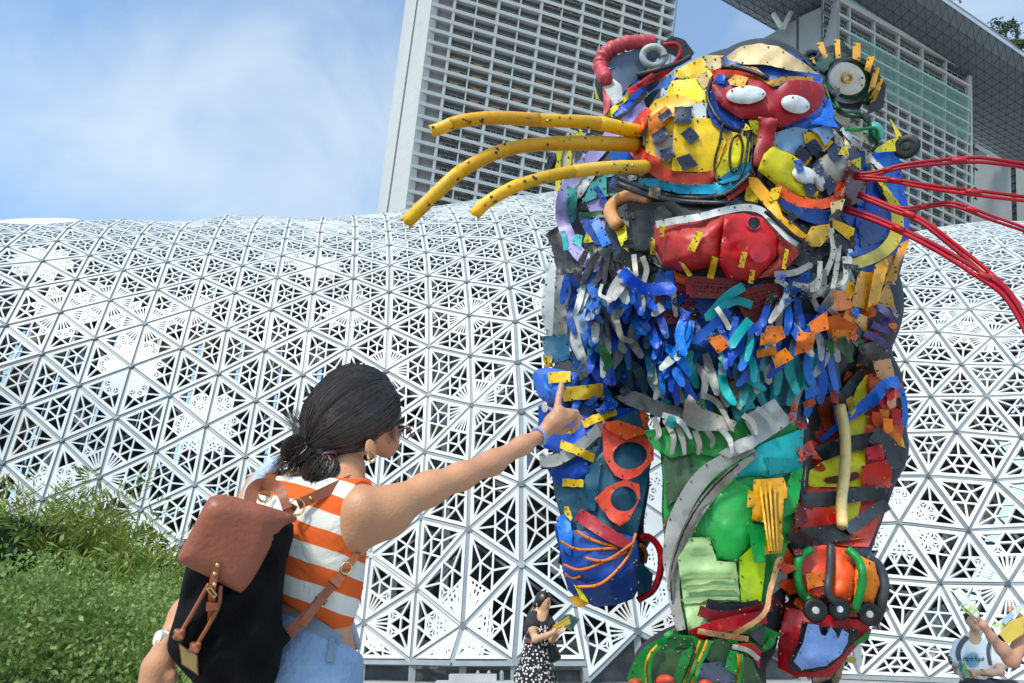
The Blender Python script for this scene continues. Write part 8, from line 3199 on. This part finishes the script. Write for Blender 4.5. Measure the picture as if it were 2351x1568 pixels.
page('blue_page', [Rr_(1255, 590, -.125), Rr_(1400, 470, -.13), Rr_(1470, 510, -.13), Rr_(1330, 660, -.125)], mat('map_blue_page', '#9DB4CE', .5, .1, 9.), mp)

# ---- someone in dark clothes behind the raised red paw, reading a yellow map
YC = 8.9
CP = lambda x, y: (1856.4 + x * .09454, 1420 + y * .09454)


def Pp(x, y, dY=0.):
    return W(*CP(x, y), YC + dY)


ch = thing('person', 'person in dark clothes mostly hidden behind the raised red paw', 'person', (Pp(350, 1500)[0], YC, 0))
cx_ = Pp(380, 1500)[0]
sd = SDF((cx_ - .4, YC - .45, -.02), (cx_ + .6, YC + .3, 1.25), .0095)
sd.chain([Pp(420, 1250, .0), Pp(640, 1500, -.10), Pp(705, 1380, -.16), Pp(800, 1160, -.22)], [.040, .038, .036, .024], .03)
hand(sd, Pp(800, 1160, -.22), Pp(815, 1060, -.25), np.array([.9, .2, .1]), np.array([-.6, -.4, .1]))
sd.chain([Pp(250, 1250, .0), Pp(200, 1500, -.1), Pp(450, 1400, -.22), Pp(640, 1200, -.27)], [.040, .036, .032, .022], .03)
sd.ell(np.array([cx_, YC, .72]), (.13, .09, .22), None, .05)
sd.cone(np.array([cx_, YC, .88]), np.array([cx_, YC - .01, .98]), .04, .04, .03)
hk = np.array([cx_, YC - .02, 1.06])
sd.ell(hk, (.07, .085, .10), None, .03)
for q in (-.07, .07):
    sd.chain([np.array([cx_ + q, YC, .55]), np.array([cx_ + q, YC, .3]), np.array([cx_ + q, YC, .07])], [.07, .05, .035], .04)
    sd.cone(np.array([cx_ + q, YC, .04]), np.array([cx_ + q, YC - .12, .03]), .036, .03, .02)
sdf_obj(sd, 'body', M_skin3, ch, 2)
sd = SDF((cx_ - .4, YC - .3, .1), (cx_ + .5, YC + .3, 1.0), .0095)
sd.ell(np.array([cx_, YC, .70]), (.15, .105, .24), None, .05)
sd.cone(Pp(430, 1260, .0), Pp(560, 1420, -.06), .055, .055, .04)
sd.cone(Pp(250, 1260, .0), Pp(215, 1430, -.06), .055, .055, .04)
sd.ell(np.array([cx_, YC, .42]), (.16, .12, .24), None, .06)
sdf_obj(sd, 'dark_clothes', mat('black_cloth', (.016, .017, .02), .9, .2, 10.), ch, 2)
sd = SDF(hk - .2, hk + .2, .009)
sd.ell(hk + [0, .02, .03], (.08, .09, .095), None, .02)
sdf_obj(sd, 'hair', M_hair2, ch, 2)
mp = thing('folded_map', 'small yellow and green map held beside the raised red paw', 'map', Pp(900, 1020, -.28), 'maps held by visitors')
page('map_sheet', [Pp(640, 1180, -.28), Pp(700, 930, -.30), Pp(985, 940, -.30), Pp(905, 1065, -.29), Pp(740, 1200, -.28)], M_map, mp)
page('yellow_page', [Pp(745, 905, -.31), Pp(770, 872, -.31), Pp(1185, 975, -.31), Pp(1110, 1105, -.30), Pp(890, 1045, -.305), Pp(985, 935, -.312)], M_myel, mp)

# ------------------------------------------------------------------ planting at the left
def leaf_mat(name, a, b, c, scale=22.):
    m = bpy.data.materials.new(name)
    m.use_nodes = True
    t = m.node_tree
    p = t.nodes['Principled BSDF']
    p.inputs['Roughness'].default_value = .55
    p.inputs['Subsurface Weight'].default_value = .0
    p.inputs['Specular IOR Level'].default_value = .35
    g = t.nodes.new('ShaderNodeTexCoord')
    n = t.nodes.new('ShaderNodeTexNoise')
    n.inputs['Scale'].default_value = scale
    n.inputs['Detail'].default_value = 6
    n.inputs['Roughness'].default_value = .75
    t.links.new(g.outputs['Object'], n.inputs['Vector'])
    r = t.nodes.new('ShaderNodeValToRGB')
    r.color_ramp.elements[0].position = .34
    r.color_ramp.elements[0].color = (*a, 1)
    r.color_ramp.elements[1].position = .66
    r.color_ramp.elements[1].color = (*c, 1)
    e = r.color_ramp.elements.new(.5)
    e.color = (*b, 1)
    t.links.new(n.outputs[0], r.inputs[0])
    t.links.new(r.outputs[0], p.inputs['Base Color'])
    tr = t.nodes.new('ShaderNodeBsdfTranslucent')
    t.links.new(r.outputs[0], tr.inputs[0])
    mxs = t.nodes.new('ShaderNodeMixShader')
    mxs.inputs[0].default_value = .35
    out = [q for q in t.nodes if q.type == 'OUTPUT_MATERIAL'][0]
    t.links.new(p.outputs[0], mxs.inputs[1])
    t.links.new(tr.outputs[0], mxs.inputs[2])
    t.links.new(mxs.outputs[0], out.inputs[0])
    return m


M_hedge = leaf_mat('hedge_leaves', (.07, .13, .025), (.21, .31, .07), (.46, .50, .22), 14)
M_feather = leaf_mat('feathery_leaves', (.07, .12, .018), (.20, .27, .035), (.40, .42, .08), 7)
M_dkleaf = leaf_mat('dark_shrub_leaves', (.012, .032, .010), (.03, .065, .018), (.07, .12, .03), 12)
M_twig = mat('twigs', (.13, .10, .04), .9, .3, 9.)
M_soil = mat('planting_soil', (.05, .04, .03), .95, .3, 4., bump=.5)


def leaf_quads(P, U, Wd_, L, k=.42):
    """numpy leaf quads: tips along U, width along Wd_"""
    a = P - U * (L[:, None] * .15)
    b = P + U * (L[:, None] * .45) + Wd_ * (L[:, None] * k / 2)
    c = P + U * L[:, None]
    d = P + U * (L[:, None] * .45) - Wd_ * (L[:, None] * k / 2)
    v = np.stack([a, b, c, d], 1).reshape(-1, 3)
    f = np.arange(len(v)).reshape(-1, 4)
    return v, f


def unit(a):
    return a / (np.linalg.norm(a, axis=-1, keepdims=True) + 1e-9)


def np_mesh(name, v, f, m, parent=None, kind=None):
    o_ = (v.min(0) + v.max(0)) / 2
    me = bpy.data.meshes.new(name)
    me.vertices.add(len(v))
    me.vertices.foreach_set('co', (v - o_).astype(np.float32).ravel())
    n = f.shape[1]
    me.loops.add(f.size)
    me.loops.foreach_set('vertex_index', f.astype(np.int32).ravel())
    me.polygons.add(len(f))
    me.polygons.foreach_set('loop_start', np.arange(0, f.size, n, dtype=np.int32))
    me.polygons.foreach_set('loop_total', np.full(len(f), n, np.int32))
    me.materials.append(m)
    me.update(calc_edges=True)
    me.validate()
    o = bpy.data.objects.new(name, me)
    COL.objects.link(o)
    if parent is not None:
        o.parent = parent
        o.location = Vector(o_) - wloc(parent)
    else:
        o.location = Vector(o_)
    if kind:
        o['kind'] = kind
    return o


def lumpy(x, y, s):
    return .5 * math.sin(x * 2.3 + s) * math.cos(y * 1.9 + s * 2) + .3 * math.sin(x * 5.1 + y * 4.2 + s) + .2 * math.sin(x * 9.7 - y * 8.3)


# raised planting bed under the shrubs
bed = mk('planting_bed', [(-9, 3.2, 0), (-1.05, 3.2, 0), (-2.4, 8.8, 0), (-14, 8.8, 0), (-9, 3.2, .45), (-1.25, 3.2, .40), (-2.8, 8.8, .9), (-14, 8.8, 1.1)],
         [(0, 1, 5, 4), (1, 2, 6, 5), (2, 3, 7, 6), (3, 0, 4, 7), (4, 5, 6, 7)], M_soil)
bed['kind'] = 'structure'


def mound(name, label, cat_, c, r, n, L, m, seed, squash=1.0, k=.5, twigs=10):
    rs = np.random.default_rng(seed)
    c, r = np.array(c, float), np.array(r, float)
    root = thing(name, label, cat_, (c[0], c[1], .5), 'dark shrubs behind the low hedge')
    d = unit(rs.normal(size=(n, 3)))
    d[:, 2] = np.abs(d[:, 2]) * 1.0 - .12
    d = unit(d)
    lump = np.array([lumpy(q[0] * 3, q[1] * 3 + q[2] * 4, seed) for q in d])
    rad = (rs.random(n) ** .30) * (1 + .22 * lump)
    P = c + d * r * rad[:, None]
    U = unit(d + rs.normal(size=(n, 3)) * .75 + [0, 0, .25])
    Wv = unit(np.cross(U, rs.normal(size=(n, 3))))
    v, f = leaf_quads(P, U, Wv, L * rs.uniform(.5, 1.3, n), k)
    np_mesh('foliage', v, f, m, root)
    mb = MB()
    for _ in range(twigs):
        q = unit(rs.normal(size=3) + [0, 0, 1.])
        e = c + q * r * .95
        mb.tube(spline([[c[0] + q[0] * .1, c[1] + q[1] * .1, .4], (c + e) / 2 + rs.normal(size=3) * .08, e], 3), np.linspace(.014, .004, 7), 4)
    mb.obj('stem', M_twig, root)
    return root


def hedge_low():
    """clipped wavy hedge in the left foreground: one mass of small leaves"""
    rs = np.random.default_rng(41)
    n = 46000
    x = rs.uniform(-4.6, -1.12, n)
    y = rs.uniform(3.25, 5.4, n)
    top = 1.13 + .10 * np.sin(x * 2.4 + 1) + .09 * np.sin(y * 3.1 + x * 1.3) + .05 * np.sin(x * 7 + y * 5) - .20 * np.clip(x + 1.9, 0, 1) + .16 * (y - 4.2) * .8
    z = top - np.abs(rs.normal(size=n)) * .10 - .42 * rs.random(n) * (rs.random(n) < .35)
    front = rs.random(n) < .3
    y = np.where(front, 3.25 + np.abs(rs.normal(size=n)) * .06 + .08 * np.sin(x * 6), y)
    z = np.where(front, .30 + (top - .30) * rs.random(n), z)
    P = np.stack([x, y, z], 1)
    U = unit(rs.normal(size=(n, 3)) * .8 + [0, -.35, .6])
    Wv = unit(np.cross(U, rs.normal(size=(n, 3))))
    v, f = leaf_quads(P, U, Wv, rs.uniform(.018, .040, n), .62)
    # small sprigs that stand proud
    m = 1500
    sx, sy = rs.uniform(-4.4, -1.15, m), rs.uniform(3.3, 5.3, m)
    stp = 1.13 + .10 * np.sin(sx * 2.4 + 1) + .09 * np.sin(sy * 3.1 + sx * 1.3) + .05 * np.sin(sx * 7 + sy * 5) - .20 * np.clip(sx + 1.9, 0, 1) + .16 * (sy - 4.2) * .8
    q = 7
    PP = np.repeat(np.stack([sx, sy, stp], 1), q, 0) + np.tile(np.linspace(0, .11, q)[:, None] * [0, 0, 1], (m, 1)) + rs.normal(size=(m * q, 3)) * .010
    UU = unit(rs.normal(size=(m * q, 3)) + [0, -.2, .7])
    WW = unit(np.cross(UU, rs.normal(size=(m * q, 3))))
    v2, f2 = leaf_quads(PP, UU, WW, rs.uniform(.014, .028, m * q), .6)
    o = np_mesh('hedge_foliage', np.vstack([v, v2]), np.vstack([f, f2 + len(v)]), M_hedge)
    tag(o, 'low wavy hedge of small pale green leaves in the lower left corner', 'hedge')
    o['kind'] = 'stuff'
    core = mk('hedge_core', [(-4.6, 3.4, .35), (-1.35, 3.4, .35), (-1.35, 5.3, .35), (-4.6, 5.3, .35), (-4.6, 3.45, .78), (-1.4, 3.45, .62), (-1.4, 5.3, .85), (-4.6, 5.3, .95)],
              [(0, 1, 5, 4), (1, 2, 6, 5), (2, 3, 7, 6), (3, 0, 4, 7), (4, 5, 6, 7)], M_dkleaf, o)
    return o


hedge_low()


def feathery(px, py, Y, h, n_st, seed, label, spread=.5, m=None):
    """clump of thin arching stems set with narrow leaves"""
    rs = np.random.default_rng(seed)
    base = W(px, py, Y)
    base[2] = .6
    root = thing('feathery_shrub', label, 'shrub', base, 'feathery shrubs behind the low hedge')
    Ps, Us, Ls = [], [], []
    mb = MB()
    for _ in range(n_st):
        a = rs.uniform(0, 2 * math.pi)
        lean = rs.uniform(.05, spread)
        hh = h * rs.uniform(.55, 1.05)
        b = base + [rs.normal() * .28, rs.normal() * .28, 0]
        tip = b + [math.cos(a) * lean * hh, math.sin(a) * lean * hh, hh * (1 - .25 * lean)]
        mid_ = b + [math.cos(a) * lean * hh * .25, math.sin(a) * lean * hh * .25, hh * .62]
        path = spline([b, mid_, tip], 5)
        mb.tube(path, np.linspace(.006, .0015, len(path)), 3, cap=False)
        nl = int(76 * hh / h) + 24
        t = rs.uniform(.12, 1, nl)
        idx = t * (len(path) - 1)
        i0 = np.minimum(idx.astype(int), len(path) - 2)
        fr = (idx - i0)[:, None]
        p = path[i0] * (1 - fr) + path[i0 + 1] * fr
        dr = unit(path[i0 + 1] - path[i0])
        sd_ = unit(np.cross(dr, rs.normal(size=(nl, 3))))
        Ps.append(p + sd_ * rs.uniform(0, .05, (nl, 1)))
        Us.append(unit(sd_ + dr * .9 + [0, 0, -.1]))
        Ls.append(rs.uniform(.05, .12, nl))
    P, U, L = np.vstack(Ps), np.vstack(Us), np.concatenate(Ls)
    Wv = unit(np.cross(U, rs.normal(size=U.shape)))
    v, f = leaf_quads(P, U, Wv, L, .16)
    np_mesh('foliage', v, f, m or M_feather, root)
    mb.obj('stem', M_twig, root)


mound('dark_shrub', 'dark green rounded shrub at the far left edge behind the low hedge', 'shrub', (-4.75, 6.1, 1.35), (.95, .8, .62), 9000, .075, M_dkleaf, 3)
mound('dark_shrub', 'dark green shrub behind the middle of the low hedge', 'shrub', (-3.3, 6.4, 1.12), (.95, .7, .55), 8000, .07, M_dkleaf, 5)
for i, (px, Y, h, n, lab) in enumerate(((30, 6.9, 1.95, 110, 'tall feathery shrub at the left frame edge before the lattice'), (110, 6.7, 1.75, 110, 'feathery shrub with reddish tips second from the left edge'),
                                       (200, 6.6, 1.45, 100, 'feathery green shrub between the left edge and the backpack'), (290, 6.2, 1.25, 100, 'yellow green feathery shrub behind the hedge, left of the backpack'),
                                       (370, 5.9, 1.02, 110, 'low bright feathery shrub right beside the black backpack'), (330, 5.3, .72, 90, 'short feathery tuft sprouting from the hedge beside the hand'))):
    feathery(px, 1450, Y, h, n, 60 + i, lab)
